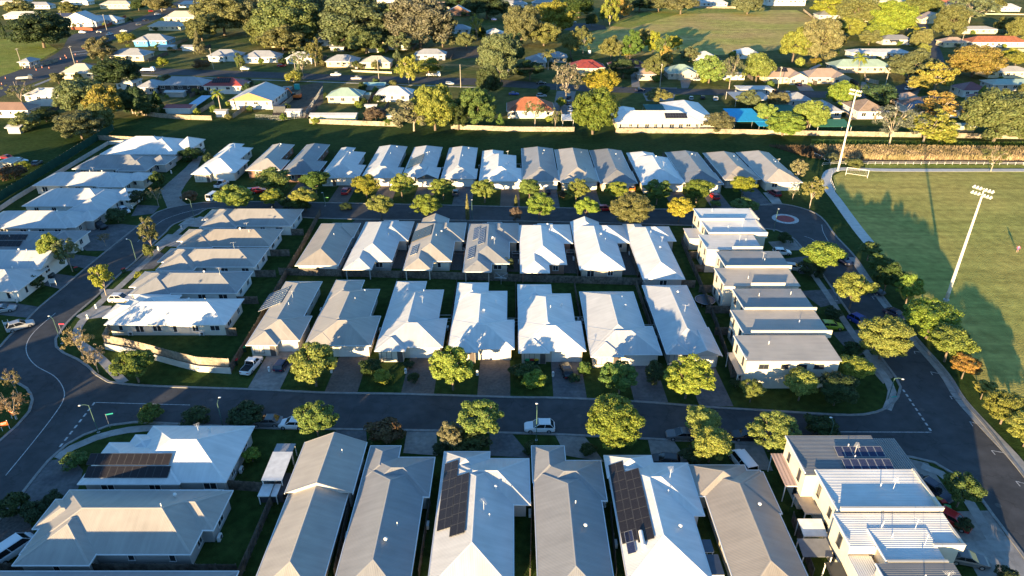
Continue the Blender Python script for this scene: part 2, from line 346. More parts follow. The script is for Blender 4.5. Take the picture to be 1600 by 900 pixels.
# ---- old suburb streets
def street(name, up, lo, z):
    return structure(sheet(name, spline(px(up), 8)+list(reversed(spline(px(lo), 8))), z, ASPH))
street('suburb_street', [(125, 97), (212, 105), (400, 112), (575, 118.5), (750, 123), (900, 133), (1040, 138), (1200, 141), (1300, 143), (1380, 139), (1432, 122), (1452, 100), (1446, 70), (1438, 45), (1425, 20)],
       [(118, 106), (212, 115), (400, 121.5), (600, 129), (750, 134), (900, 142), (1040, 147), (1200, 150.5), (1310, 153), (1400, 150), (1455, 130), (1476, 104), (1466, 70), (1452, 45), (1440, 20)], 0.05)
street('main_road', [(-60, 138), (0, 120), (60, 98), (95, 78), (112, 55), (150, 46), (190, 38), (250, 14), (282, 0), (310, -12)],
       [(-60, 172), (0, 152), (37, 135), (90, 116), (126, 97), (150, 76), (175, 63), (250, 28), (300, 3), (330, -10)], 0.04)
street('rear_lane', [(880, 38), (915, 36), (945, 40)], [(876, 47), (915, 48), (948, 46)], 0.05)
# ---- right footpath slabs, field path
path_r = spline(px([(1341, 403), (1381, 460), (1434, 525), (1486, 584), (1513, 625), (1560, 676), (1610, 730), (1720, 870)]), 1.8)
root = thing('footpath', 'grey concrete footpath between the parking street and the field trees', 'footpath', (*path_r[0], 0.0)); root['kind'] = 'structure'
for i in range(len(path_r)-1):
    bb = B(); a, c = Vector(path_r[i]), Vector(path_r[i+1]); d = (c-a).normalized(); a2 = a+d*0.02; c2 = c-d*0.02; n = Vector((-d.y, d.x))*-1
    q = [a2+n*0.30, c2+n*0.30, c2+n*2.1, a2+n*2.1]
    zz = 0.06+0.006*random.random()
    bb.poly([(p.x, p.y, zz) for p in q][::1]); lo = [(p.x, p.y, -0.02) for p in q]; hi = [(p.x, p.y, zz) for p in q]
    for k in range(4): bb.poly([lo[k], lo[(k+1) % 4], hi[(k+1) % 4], hi[k]])
    bb.obj('paving_slab', CONC, root)
b = B(); ribbon(b, spline(px([(1760, 266.3), (1600, 266), (1400, 266), (1345, 264.5), (1314, 264), (1297, 268), (1291, 280), (1295, 296), (1307, 312), (1322, 333), (1342, 360), (1360, 382)]), 2.0), 2.7, -0.02, 0.045)
structure(b.obj('field_path', mat('pale_path', (0.56, 0.54, 0.50), 0.9, 0.15, 0.12, 0.8)))
b = B(); ribbon(b, spline(px([(316, 339), (292, 352), (268, 372), (246, 392), (222, 415), (186, 449), (160, 470), (138, 492), (122, 512), (121, 532), (140, 547), (160, 563), (178, 582), (194, 598)]), 2.0), 1.5, -0.02, 0.05)
structure(b.obj('footpath', CONC))
b = B(); ribbon(b, spline(px([(88, 716), (112, 700), (150, 684), (200, 672), (260, 668), (330, 670)]), 2.0), 1.5, -0.02, 0.05); structure(b.obj('footpath', CONC))
b = B(); ribbon(b, spline(px([(1440, 728), (1470, 740), (1498, 762), (1524, 800), (1560, 860), (1590, 910)]), 2.0), 1.4, -0.02, 0.05); structure(b.obj('footpath', CONC))
b = B(); ribbon(b, spline(px([(1386, 640), (1394, 612), (1380, 585), (1360, 560), (1318, 500), (1296, 465), (1268, 425)]), 2.0), 1.3, -0.02, 0.05); structure(b.obj('footpath', CONC))
b = B(); ribbon(b, spline(px([(215, 117.5), (400, 124.5), (600, 131.5), (760, 137)]), 8), 1.6, -0.02, 0.07); structure(b.obj('footpath', CONC))
b = B(); ribbon(b, spline(px([(30, 143), (90, 120), (128, 107)]), 8), 2.2, -0.02, 0.07); structure(b.obj('footpath', CONC))
# ---- painted markings
def paint(name, pts, wd=0.13, z=0.03, m=LINE, sm=True):
    b = B(); w_ = px(pts); ribbon(b, spline(w_, 1.0) if sm and len(w_) > 2 else w_, wd, z); return structure(b.obj(name, m))
paint('centre_line', [(87, 489), (55, 517), (42, 537), (43, 555), (57, 572), (85, 588), (99, 607), (99, 625), (82, 652), (46, 698), (9, 743)])
paint('centre_line', [(150, 629), (297, 633)])
paint('centre_line', [(1313, 675), (1455, 675.5)])
paint('centre_line', [(322, 325.5), (304, 328.5), (280, 334.5), (257, 343), (242, 353)])
paint('centre_line', [(226, 368), (215, 378)])
def dashes(a, c, n, wd=0.3, fill=0.55):
    a = Vector(g(*a)); c = Vector(g(*c))
    for i in range(n):
        p = a+(c-a)*(i/n); q = a+(c-a)*((i+fill)/n); bb = B(); ribbon(bb, [tuple(p), tuple(q)], wd, 0.03); structure(bb.obj('dash_marking', LINE))
dashes((148, 629), (90, 703), 8); dashes((1411, 609), (1457, 677), 9); dashes((118, 698), (108, 708), 1)
for a, c, e in (((1428, 549), (1443, 551), (1430, 553)), ((1454, 581), (1471, 585), (1457, 586)), ((1484, 619), (1503, 622), (1488, 624)), ((1515, 659), (1535, 664.5), (1520, 666)),
                ((1549, 704), (1570, 708), (1555, 711)), ((1587, 752), (1606, 757), (1594, 760)), ((1380, 486), (1394, 489), (1384, 491)), ((1362, 463), (1375, 463), (1366, 468)), ((1320, 411), (1336, 414), (1323, 416))):
    bb = B(); ribbon(bb, px([a, c]), 0.12, 0.03); structure(bb.obj('bay_marking', LINE))
    bb = B(); ribbon(bb, px([a, e]), 0.12, 0.034); structure(bb.obj('bay_marking', LINE))
paint('bay_line', [(1256, 369), (1268, 373), (1276, 379)], 0.12); paint('bay_line', [(1284, 351), (1286, 362), (1294, 377)], 0.12)
paint('crossing_bar', [(110, 82), (137, 79)], 1.2, 0.06, sm=False); paint('crossing_bar', [(113, 86), (137, 83)], 1.2, 0.062, sm=False)
cx, cy = g(1227, 342)
for nm, r, zz, m in (('painted_circle', 3.35, 0.028, LINE), ('painted_circle', 2.3, 0.034, mat('red_road_paint', (0.33, 0.075, 0.07), 0.85, 0.2, 0.15, 2))):
    structure(sheet(nm, [(cx+r*math.cos(k*math.pi/20), cy+r*math.sin(k*math.pi/20)) for k in range(40)], zz, m))
# ---- driveways (sheets); auto ones for the row houses come with the houses
NDRV = [0]
def drive(pts, m, world=False):
    NDRV[0] += 1
    w_ = pts if world else px(pts)
    return structure(sheet('driveway', w_, 0.035+0.0007*(NDRV[0] % 12), m))
drive([(262, 326), (250, 297), (289, 263), (301, 250), (297, 230), (322, 233), (318, 240), (309, 263), (290, 288), (283, 300), (285, 314), (294, 320)], DRIVE_C)
for p, m in (([(155, 452), (190, 452), (235, 452), (215, 466), (160, 470)], CONC), ([(118, 494), (150, 478), (175, 478), (168, 495), (128, 500)], CONC), ([(196, 424), (240, 420), (262, 400), (238, 388)], DRIVE_B),
             ([(240, 384), (262, 366), (300, 368), (282, 386)], CONC), ([(278, 352), (296, 340), (330, 342), (318, 356)], CONC),
             ([(172, 392), (205, 364), (130, 356), (100, 372), (135, 392)], DRIVE_B), ([(135, 420), (155, 402), (100, 396), (85, 410)], DRIVE_B), ([(95, 452), (118, 432), (70, 425), (45, 440)], DRIVE_B),
             ([(62, 480), (45, 497), (-20, 490), (0, 470)], DRIVE_B), ([(216, 353), (190, 350), (160, 352), (178, 372), (198, 368)], DRIVE_B), ([(205, 338), (240, 334), (250, 322), (215, 320)], DRIVE_B),
             ([(76, 720), (34, 772), (20, 800), (120, 772), (130, 735), (110, 715)], DRIVE_B), ([(0, 811), (-40, 850), (0, 880), (60, 850), (40, 800)], GRAVEL),
             ([(525, 671.5), (572, 672), (574, 700), (556, 716), (520, 712)], DRIVE_B), ([(636, 673), (682, 674), (684, 712), (630, 708)], DRIVE_C), ([(765, 676.5), (800, 677.5), (832, 716), (765, 712)], DRIVE_B),
             ([(867, 679.5), (913, 681.5), (944, 722), (884, 712)], DRIVE_C), ([(1012, 686), (1052, 688), (1078, 726), (1020, 722)], DRIVE_C), ([(1148, 691.5), (1190, 694), (1208, 736), (1150, 730)], DRIVE_C),
             ([(1415, 716), (1450, 724), (1482, 770), (1440, 765), (1395, 735)], DRIVE_C), ([(1500, 850), (1572, 838), (1600, 870), (1610, 900), (1530, 905)], CONC), ([(1480, 800), (1545, 798), (1572, 838), (1500, 850)], DRIVE_C),
             ([(1380, 600), (1398, 588), (1372, 552), (1345, 560)], DRIVE_C), ([(1335, 560), (1366, 545), (1345, 515), (1300, 520)], DRIVE_B), ([(1282, 480), (1316, 474), (1300, 452), (1250, 455)], DRIVE_B),
             ([(1250, 428), (1284, 428), (1262, 400), (1222, 405)], DRIVE_B), ([(1212, 392), (1255, 391), (1241, 375), (1200, 378)], DRIVE_C), ([(1192, 301), (1212, 300), (1222, 318), (1207, 319)], CONC), ([(1160, 305), (1185, 303), (1196, 319), (1172, 321)], DRIVE_B)):
    drive(p, m)
for p in ([(1000, 137), (1058, 137), (1052, 158), (1010, 158)], [(870, 142), (900, 143), (890, 182), (862, 182)], [(1250, 142), (1272, 142), (1262, 128), (1238, 127)], [(985, 113), (997, 113), (1000, 136), (987, 136)], [(1062, 120), (1082, 122), (1075, 138), (1065, 138)], [(1345, 140), (1362, 140), (1352, 128), (1346, 128)],
          [(1300, 152), (1318, 152), (1368, 187), (1330, 187)], [(1400, 150), (1440, 138), (1432, 150), (1410, 152)]):
    drive(p, DRIVE_C)
# yards of the old suburb: worn soil
ground_sheet('worn_yard', [(440, 138), (505, 128), (505, 160), (478, 185), (425, 180)], 0.02, SOIL)
ground_sheet('worn_yard', [(690, 75), (790, 70), (760, 90), (700, 92)], 0.02, SOIL)

for x, y in ((905, 650), (330, 625), (1440, 640), (640, 332), (190, 395), (1560, 790)):
    X, Y = g(x, y); structure(sheet('manhole_cover', [(X+.42*math.cos(k*math.pi/8), Y+.42*math.sin(k*math.pi/8)) for k in range(16)], 0.031, MANHOLE))
# ================================================================ HOUSES: builders
CACHE = {}
def win_meshes(wd, h, dark=False):
    k = ('win', round(wd, 2), round(h, 2), dark)
    if k not in CACHE:
        f = B(); t = 0.07; x = wd/2
        f.box(-x, x, -0.07, 0.02, h-t, h); f.box(-x-0.06, x+0.06, -0.13, 0.02, -0.06, 0.0)
        f.box(-x, -x+t, -0.07, 0.02, 0, h-t); f.box(x-t, x, -0.07, 0.02, 0, h-t)
        if wd > 1.0: f.box(-0.035, 0.035, -0.066, 0.02, 0.001, h-t-0.001)
        p = B(); p.poly([(-x+t, -0.025, 0.0), (x-t, -0.025, 0.0), (x-t, -0.025, h-t), (-x+t, -0.025, h-t)])
        CACHE[k] = (f.mesh('window', FRAMED if dark else FRAMEW), p.mesh('pane', PANE))
    return CACHE[k]
ROT = {(0, -1): 0.0, (1, 0): math.pi/2, (-1, 0): -math.pi/2, (0, 1): math.pi}
def window(root, x, y, z, wd, h, n, dark=False):
    f, p = win_meshes(wd, h, dark)
    o = put('window', f, root, (x, y, z), ROT[n]); put('pane', p, o, (0, 0, 0), 0, world=False); return o
def door_mesh(kind, wd, h):
    k = (kind, round(wd, 1), h)
    if k not in CACHE:
        b_ = B(); x = wd/2
        if kind == 'garage':
            n = 4
            for i in range(n): b_.box(-x, x, -0.05, 0.02, i*h/n+0.012, (i+1)*h/n-0.012)
            b_.box(-x-0.08, x+0.08, -0.02, 0.015, 0, h+0.08)
        else:
            b_.box(-x, x, -0.05, 0.02, 0, h); b_.box(x-0.2, x-0.1, -0.12, -0.05, 0.95, 1.1); b_.box(-x-0.07, x+0.07, -0.02, 0.015, 0, h+0.07)
        CACHE[k] = b_.mesh('garage_door' if kind == 'garage' else 'door', PLASTIC)
    return CACHE[k]
def tri_strip(b, p, q, half, drop, lift):
    """folded cap along p-q"""
    p = Vector(p); q = Vector(q); d = q-p
    if d.length < 0.2: return
    s = Vector((-d.y, d.x, 0)); s = s.normalized()*half if s.length > 1e-6 else Vector((half, 0, 0))
    up = Vector((0, 0, lift)); dn = Vector((0, 0, lift-drop))
    b.poly([p+s+dn, p+up, q+up, q+s+dn]); b.poly([p+up, p-s+dn, q-s+dn, q+up])
    b.poly([p+s+dn, p-s+dn, p+up]); b.poly([q+up, q-s+dn, q+s+dn])
def roof_block(rb, cap, gut, gab, blk, tanp):
    x0, x1, y0, y1, ax, ends, ze = blk
    W, D = (x1-x0), (y1-y0)
    if ax == 'y': half, Ln = W/2, D
    else: half, Ln = D/2, W
    r0 = half if ends[0] == 'h' else 0.0; r1 = half if ends[1] == 'h' else 0.0
    if r0+r1 > Ln: k = Ln/(r0+r1); r0 *= k; r1 *= k
    zr = ze+half*tanp; c = math.sqrt(1+tanp*tanp)
    def T(a, s, z):       # a along the ridge, s across
        return ((x0+s, y0+a, z) if ax == 'y' else (x0+a, y1-s, z))
    A, Bq, Cq, Dq = T(0, 0, ze), T(Ln, 0, ze), T(Ln, 2*half, ze), T(0, 2*half, ze)
    P, Q = T(r0, half, zr), T(Ln-r1, half, zr)
    # slope s=0 side and s=2half side
    rb.poly([A, P, Q, Bq] , [(0, 0), (r0, half*c), (Ln-r1, half*c), (Ln, 0)])
    rb.poly([Cq, Q, P, Dq], [(Ln, 0), (Ln-r1, half*c), (r0, half*c), (0, 0)])
    if ends[0] == 'h': rb.poly([Dq, P, A], [(2*half, 0), (half, r0*c), (0, 0)])
    else: gab.poly([Dq, P, A])
    if ends[1] == 'h': rb.poly([Bq, Q, Cq], [(0, 0), (half, r1*c), (2*half, 0)])
    else: gab.poly([Bq, Q, Cq])
    rb.poly([A, Bq, Cq, Dq])
    tri_strip(cap, P, Q, 0.17, 0.17*tanp, 0.035)
    if ends[0] == 'h':
        for E_ in (A, Dq): tri_strip(cap, E_, P, 0.15, 0.15*tanp*0.7, 0.03)
    else:
        for E_ in (A, Dq): tri_strip(cap, E_, P, 0.09, 0.02, 0.05)
    if ends[1] == 'h':
        for E_ in (Bq, Cq): tri_strip(cap, E_, Q, 0.15, 0.15*tanp*0.7, 0.03)
    else:
        for E_ in (Bq, Cq): tri_strip(cap, E_, Q, 0.09, 0.02, 0.05)
    t = 0.1; za, zb = ze-0.13, ze+0.025
    sides = {'L': True, 'R': True, 'F': True, 'K': True}
    if ax == 'y': sides['F'] = ends[0] == 'h'; sides['K'] = ends[1] == 'h'
    else: sides['L'] = ends[0] == 'h'; sides['R'] = ends[1] == 'h'
    if sides['L']: gut.box(x0-t, x0+0.004, y0-t, y1+t, za, zb)
    if sides['R']: gut.box(x1-0.004, x1+t, y0-t, y1+t, za, zb)
    if sides['F']: gut.box(x0+0.006, x1-0.006, y0-t, y0+0.004, za+.002, zb-.002)
    if sides['K']: gut.box(x0+0.006, x1-0.006, y1-0.004, y1+t, za+.002, zb-.002)
def roof_z(blocks, x, y, tanp):
    best = 0
    for x0, x1, y0, y1, ax, ends, ze in blocks:
        if x0 < x < x1 and y0 < y < y1:
            dx, dy = min(x-x0, x1-x), min(y-y0, y1-y)
            if ax == 'y':
                h = dx
                if y-y0 < y1-y and ends[0] == 'h': h = min(h, y-y0)
                if y-y0 >= y1-y and ends[1] == 'h': h = min(h, y1-y)
            else:
                h = dy
                if x-x0 < x1-x and ends[0] == 'h': h = min(h, x-x0)
                if x-x0 >= x1-x and ends[1] == 'h': h = min(h, x1-x)
            best = max(best, ze+h*tanp)
    return best
def vent_mesh():
    if 'vent' not in CACHE:
        CACHE['vent'] = B().lathe([(0.0, 0.0), (0.1, 0.0), (0.1, 0.25), (0.2, 0.3), (0.24, 0.42), (0.18, 0.56), (0.0, 0.62)], 9).mesh('roof_vent', FRAMEW)
        CACHE['pipe'] = B().lathe([(0.0, 0.0), (0.055, 0.0), (0.055, 0.55), (0.09, 0.56), (0.0, 0.66)], 6).mesh('flue_pipe', FRAMEW)
        a = B(); a.tube((0, 0, -0.1), (0, 0, 1.7), 0.022, n=5); a.tube((-0.1, -0.6, 1.6), (0.1, 0.6, 1.6), 0.014, n=4)
        for k in range(6):
            yy = -0.55+k*0.2; l = 0.2+0.04*k; a.tube((-l+0.1*yy/0.75, yy, 1.61), (l+0.1*yy/0.75, yy, 1.61), 0.011, n=4)
        CACHE['antenna'] = a.mesh('tv_antenna', FRAMEW)
    return CACHE
HN = [0]
ALIAS = []
def house(label, rc, wc, blocks, ze=2.65, tanp=0.42, name='house', cat='house', group=None, tiles=False, gutter=None, inset=0.5, wins=True, vents=True, gabc=None, zb=0.0, caps=None, skip=(), darkwin=False, wstep=4.2, alias=None):
    """blocks: (x0,x1,y0,y1,axis,ends[,ze]) eave rectangles in world metres; blocks interpenetrate so valleys form by themselves"""
    HN[0] += 1
    rnd = random.Random(HN[0]*13+1)
    bl = []
    for i, q in enumerate(blocks):
        x0, x1, y0, y1, ax, ends = q[:6]; z = q[6] if len(q) > 6 else ze
        e = 0.012*i
        bl.append((min(x0, x1)-e, max(x0, x1)+e, min(y0, y1)-e, max(y0, y1)+e, ax, ends, z+0.005*i))
    cx = sum(q[0]+q[1] for q in bl)/2/len(bl); cy = min(q[2] for q in bl)
    root = thing(name, label, cat, (cx, cy, 0), 0, group)
    ALIAS.append(((min(q[0] for q in bl), max(q[1] for q in bl), cy, max(q[3] for q in bl)), alias or label))
    wb = B()
    for i, q in enumerate(bl):
        s = inset+0.006*i
        if i in skip:      # open patio: posts only
            for xx in (q[0]+s, q[1]-s):
                wb.box(xx-0.1, xx+0.1, q[2]+s, q[2]+s+0.2, 0, q[6]-0.01)
            wb.box(q[0]+s, q[1]-s, q[2]+s+3.2, q[3]-s, 0, q[6]-0.01-0.002*i)
        else: wb.box(q[0]+s, q[1]-s, q[2]+s, q[3]-s, -0.02, q[6]-0.01-0.002*i)
    rb, cap, gut, gab = B(), B(), B(), B()
    for q in bl: roof_block(rb, cap, gut, gab, q, tanp)
    WM = mat('render_%d_%d_%d' % tuple(int(c*100) for c in wc), wc, 0.85, 0.15, 0.07, 0.7)
    wb.obj('wall', WM, root)
    ro = rb.obj('roof', tile_mat(rc) if tiles else roof_mat(rc), root)
    cc = tuple(min(0.8, c*1.06) for c in rc) if caps is None else caps
    cap.obj('ridge_cap', mat('cap_%d_%d_%d' % tuple(int(c*100) for c in cc), cc, 0.45, 0.35, 0.06), ro)
    gut.obj('gutter', mat('gut_%d_%d_%d' % tuple(int(c*100) for c in gutter), gutter, 0.45, 0.35, 0.06) if gutter else GUTTER, ro)
    if gab.v:
        gc = gabc or wc; gab.obj('gable', mat('render_%d_%d_%d' % tuple(int(c*100) for c in gc), gc, 0.85, 0.15, 0.07, 0.7), root)
    def inside(x, y, j):
        return any(k != j and q[0]+inset-0.05 < x < q[1]-inset+0.05 and q[2]+inset-0.05 < y < q[3]-inset+0.05 for k, q in enumerate(bl))
    if wins:
        for j, q in enumerate(bl):
            s = inset+0.006*j
            if j in skip: continue
            for n in ((0, -1), (1, 0) if cx < 5 else (-1, 0)):
                if n[0] == 0: a0, a1 = q[0]+s, q[1]-s
                else: a0, a1 = q[2]+s, q[3]-s
                if a1-a0 < 2.2: continue
                k = max(1, int((a1-a0)/wstep)); st = (a1-a0)/k
                for i in range(k):
                    a = a0+st*(i+0.5)+rnd.uniform(-0.4, 0.4)
                    x, y = (a, q[2]+s) if n[0] == 0 else ((q[1]-s if n[0] > 0 else q[0]+s), a)
                    if inside(x, y, j) or (n[0] == 0 and any(abs(a-d) < 3.4 and abs(y-dy) < 0.8 for d, dy in RES)): continue
                    wd = rnd.choice((0.8, 1.2, 1.6, 1.8)); h = rnd.choice((1.2, 1.4, 1.05)); zz = (q[6]-0.5-h)
                    window(root, x+n[0]*0.01, y+n[1]*0.01, zz, wd, h, n, darkwin)
    if vents:
        C = vent_mesh()
        q = bl[0]
        for nm, key, k in (('roof_vent', 'vent', rnd.choice((0, 1, 1))), ('flue_pipe', 'pipe', 1), ('tv_antenna', 'antenna', rnd.choice((0, 0, 1)))):
            for i in range(k):
                xx = q[0]+(q[1]-q[0])*rnd.uniform(0.56, 0.8); yy = q[2]+(q[3]-q[2])*rnd.uniform(0.3, 0.85)
                put(nm, C[key], root, (xx, yy, roof_z(bl, xx, yy, tanp)-0.03), rnd.uniform(0, 3))
    root_blocks[root.name] = (bl, tanp)
    return root
RES = []          # reserved spans on front walls (garage doors)
root_blocks = {}
def garage(root, x, y, wd=4.8, n=(0, -1), col=(0.62, 0.60, 0.56), h=2.15):
    put('garage_door', door_mesh('garage', wd, h), root, (x+n[0]*0.015, y+n[1]*0.015, 0.02), ROT[n], color=col)
def fdoor(root, x, y, n=(0, -1), col=(0.1, 0.08, 0.07)):
    put('door', door_mesh('door', 0.95, 2.1), root, (x+n[0]*0.015, y+n[1]*0.015, 0.05), ROT[n], color=col)
# solar panels: each panel is its own part
def panel_mesh(kind):
    if ('pv', kind) not in CACHE:
        b_ = B(); b_.box(-0.495, 0.495, -0.82, 0.82, 0.09, 0.13)
        for xx in (-0.3, 0.3): b_.box(xx-0.02, xx+0.02, -0.8, 0.8, -0.02, 0.09)
        m = bpy.data.materials.new('solar_cells'); t, N, L, p = nodes_of(m)
        p.inputs['Roughness'].default_value = 0.22; p.inputs['Specular IOR Level'].default_value = 0.3
        tc = N.new('ShaderNodeTexCoord'); br = N.new('ShaderNodeTexBrick'); br.offset = 0.0
        br.inputs['Scale'].default_value = 1.0; br.inputs['Brick Width'].default_value = 0.165; br.inputs['Row Height'].default_value = 0.1645; br.inputs['Mortar Size'].default_value = 0.006
        base = (0.016, 0.014, 0.015) if kind == 'black' else (0.014, 0.022, 0.065)
        br.inputs['Color1'].default_value = (*base, 1); br.inputs['Color2'].default_value = tuple(c*1.3 for c in base)+(1,)
        br.inputs['Mortar'].default_value = (0.05, 0.05, 0.055, 1) if kind == 'black' else (0.10, 0.11, 0.14, 1)
        L.new(tc.outputs['Object'], br.inputs['Vector']); L.new(br.outputs[0], p.inputs['Base Color'])
        f = B()
        for (a, c, d, e) in ((-0.5, 0.5, -0.83, -0.795), (-0.5, 0.5, 0.795, 0.83), (-0.5, -0.465, -0.795, 0.795), (0.465, 0.5, -0.795, 0.795)): f.box(a, c, d, e, 0.085, 0.137)
        CACHE[('pv', kind)] = (b_.mesh('solar_panel', m), f.mesh('panel_frame', mat('panel_frame_black', (0.06, 0.06, 0.062), 0.4) if kind == 'black' else STEEL))
    return CACHE[('pv', kind)]
def solar(root, bi, side, pxc, ncol, nrow, kind='black', land=False, skip=()):
    bl, tanp = root_blocks[root.name]; x0, x1, y0, y1, ax, ends, ze = bl[bi]
    th = math.atan(tanp); c, s = math.cos(th), math.sin(th)
    if side == 'L': o = Vector((x0, (y0+y1)/2, ze)); ex = Vector((0, -1, 0)); ey = Vector((c, 0, s))
    elif side == 'F': o = Vector(((x0+x1)/2, y0, ze)); ex = Vector((1, 0, 0)); ey = Vector((0, c, s))
    else: o = Vector((x1, (y0+y1)/2, ze)); ex = Vector((0, 1, 0)); ey = Vector((-c, 0, s))
    n = ex.cross(ey); d = ray(*pxc); C0 = Vector((0, 0, CAM_H))
    P = C0+d*((o-C0).dot(n)/d.dot(n))
    pm, fm = panel_mesh(kind); off = Vector(ORG[root.name])
    a, h = (1.008, 1.668) if not land else (1.668, 1.008)
    for i in range(ncol):
        for j in range(nrow):
            if (i, j) in skip: continue
            q = P+ex*((i-(ncol-1)/2)*a)+ey*((j-(nrow-1)/2)*h)+n*0.02-off
            M = Matrix((ex, ey, n)).transposed().to_4x4()
            if land: M = M @ Matrix.Rotation(math.pi/2, 4, 'Z')
            M.translation = q
            o1 = bpy.data.objects.new('solar_panel', pm); COL.objects.link(o1); o1.parent = root; o1.matrix_basis = M
            o2 = bpy.data.objects.new('panel_frame', fm); COL.objects.link(o2); o2.parent = o1
WHITE = (0.69, 0.685, 0.66); CREAM = (0.54, 0.52, 0.47); PALE = (0.545, 0.542, 0.53); BEIGE = (0.385, 0.355, 0.315); TAN = (0.315, 0.285, 0.25)
GREY = (0.21, 0.215, 0.225); SLATE = (0.155, 0.16, 0.17); WINDS = (0.275, 0.275, 0.275)
W_CREAM = (0.62, 0.56, 0.46); W_WHITE = (0.70, 0.68, 0.63); W_GREY = (0.40, 0.39, 0.37); W_TAN = (0.46, 0.39, 0.31); W_BRICK = (0.27, 0.155, 0.11)
ZE = 2.65
ORD = ['first', 'second', 'third', 'fourth', 'fifth', 'sixth', 'seventh', 'eighth', 'ninth', 'tenth', 'eleventh', 'twelfth', 'thirteenth', 'fourteenth', 'fifteenth']
LOTS = {}
def front_house(row, label, rc, wc, FL, GFR, gby, MBR, rear=None, gable=False, drv=DRIVE_A, kerb_y=None, gcol=(0.62, 0.60, 0.56), doordark=False, entw=0.45, alias=None):
    """house whose garage front faces the camera side: main wing with ridge along the lot, cross wing with garage, small entry roof, optional rear wing"""
    X0, Yf = g(*FL, ZE); X1, Yg = g(*GFR, ZE); Ygb = g(GFR[0], gby, ZE)[1]; Xm, Yb = g(*MBR, ZE)
    Xm = min(Xm, X1-0.3) if Xm > X0+7 else X1-1
    W = X1-X0
    bl = [(X0, Xm, min(Yf, Yg)+1.5, Yb, 'y', 'hh')]
    if gable: bl.append((X0+W*0.42, X1, Yg, max(Ygb, Yg+8), 'y', 'gh'))
    else: bl.append((X0, X1, Yg, max(Ygb, Yg+7.5), 'x' , 'hh'))
    bl.append((X0, X0+W*entw, Yf-0.02, Yf+max(5.0, W*entw), 'y', 'hh'))
    if rear:
        Xr, Yr = g(*rear, ZE); bl.append((X0, Xr, Yb-5, max(Yr, Yb+1.2), 'y', 'hh'))
    gx = X1-0.7-2.6; gy_ = Yg+0.506
    RES.clear(); RES.append((gx, gy_)); RES.append((X0+W*entw*0.75, Yf+0.5))
    root = house(label, rc, wc, bl, alias=alias, group=None, gabc=(0.10, 0.11, 0.11) if gable == 'dark' else None)
    garage(root, gx, gy_, col=gcol); fdoor(root, X0+W*entw*0.8, Yf+0.512)
    window(root, X0+W*entw*0.35, Yf+0.505, 0.7, 1.8, 1.5, (0, -1), True)
    RES.clear()
    if kerb_y:
        ky = kerb_y((gx)); NDRV[0] += 1
        drive([(gx-2.7, ky+0.15), (gx+2.7, ky+0.15), (gx+2.6, Yg+0.55), (gx-2.6, Yg+0.55)], drv, True)
    LOTS.setdefault(row, []).append((X0, X1, min(Yf, Yg), Yb if not rear else max(Yb, g(*rear, ZE)[1])))
    return root
def back_house(row, label, rc, wc, FL, FRx, MFR, WFR, WBR, patio=True, ent=None, wide=False, alias=None):
    """house that turns its back to the camera: big hipped body, hipped patio wing at the left, garage wing at the far right"""
    X0, Yp = g(*FL, ZE); Xp = g(FRx, FL[1], ZE)[0]; Xm, Ym = g(*MFR, ZE); Xw, Yw = g(*WFR, ZE); _, Yb = g(*WBR, ZE)
    bl = [(X0, Xm, Ym, Yb, 'y', 'hh')]
    if not wide: bl.append((X0, Xp, Yp, Ym+7, 'y', 'hh'))
    bl.append((Xm-6.5, Xw, Yw, Yb+0.3, 'x' if (Xw-Xm+6.5) > (Yb-Yw) else 'y', 'hh'))
    if ent: bl.append((X0+(Xm-X0)*ent[0], X0+(Xm-X0)*ent[1], Yb-4, Yb+ent[2], 'y', ent[3]))
    root = house(label, rc, wc, bl, alias=alias, skip=(1,) if (patio and not wide) else ())
    LOTS.setdefault(row, []).append((X0, Xw, Yp, Yb))
    return root
def side_house(row, label, rc, wc, WFL, WFRx, MFR, MBR, left=True, extra=None, wend=None, alias=None):
    """house with its long ridge across the picture and a hipped street wing at one end"""
    X0, Yw = g(*WFL, ZE); Xw = g(WFRx, WFL[1], ZE)[0]; Xr, Ym = g(*MFR, ZE); _, Yb = g(*MBR, ZE)
    Yb = max(Yb, Ym+8.5)
    if left: bl = [(X0+2.0, Xr, Ym, Yb, 'x', 'hh'), (X0, Xw, Yw, Yb-0.6, 'y', 'hh')]
    else: bl = [(Xr, Xw-1.5, Ym, Yb, 'x', 'hh'), (X0, Xw, Yw, Yb-1.2, 'y', 'hh')]
    if extra: bl.append(extra(X0, Xw, Xr, Yw, Ym, Yb))
    root = house(label, rc, wc, bl, alias=alias)
    LOTS.setdefault(row, []).append((min(X0, Xr), max(Xw, Xr), Ym, Yb))
    return root
def lin(pts):
    P = sorted(px(pts))
    def f(x):
        if x <= P[0][0]: return P[0][1]
        for a, c in zip(P, P[1:]):
            if x <= c[0]: return a[1]+(c[1]-a[1])*(x-a[0])/(c[0]-a[0])
        return P[-1][1]
    return f
K1 = lin([(337, 315.5), (420, 315.5), (510, 317), (615, 319), (750, 322), (871, 325), (1017, 327), (1120, 326), (1177, 322)])
K3 = lin([(250, 604), (400, 609), (512, 614), (632, 616), (800, 621), (870, 622), (1000, 628), (1100, 636)])
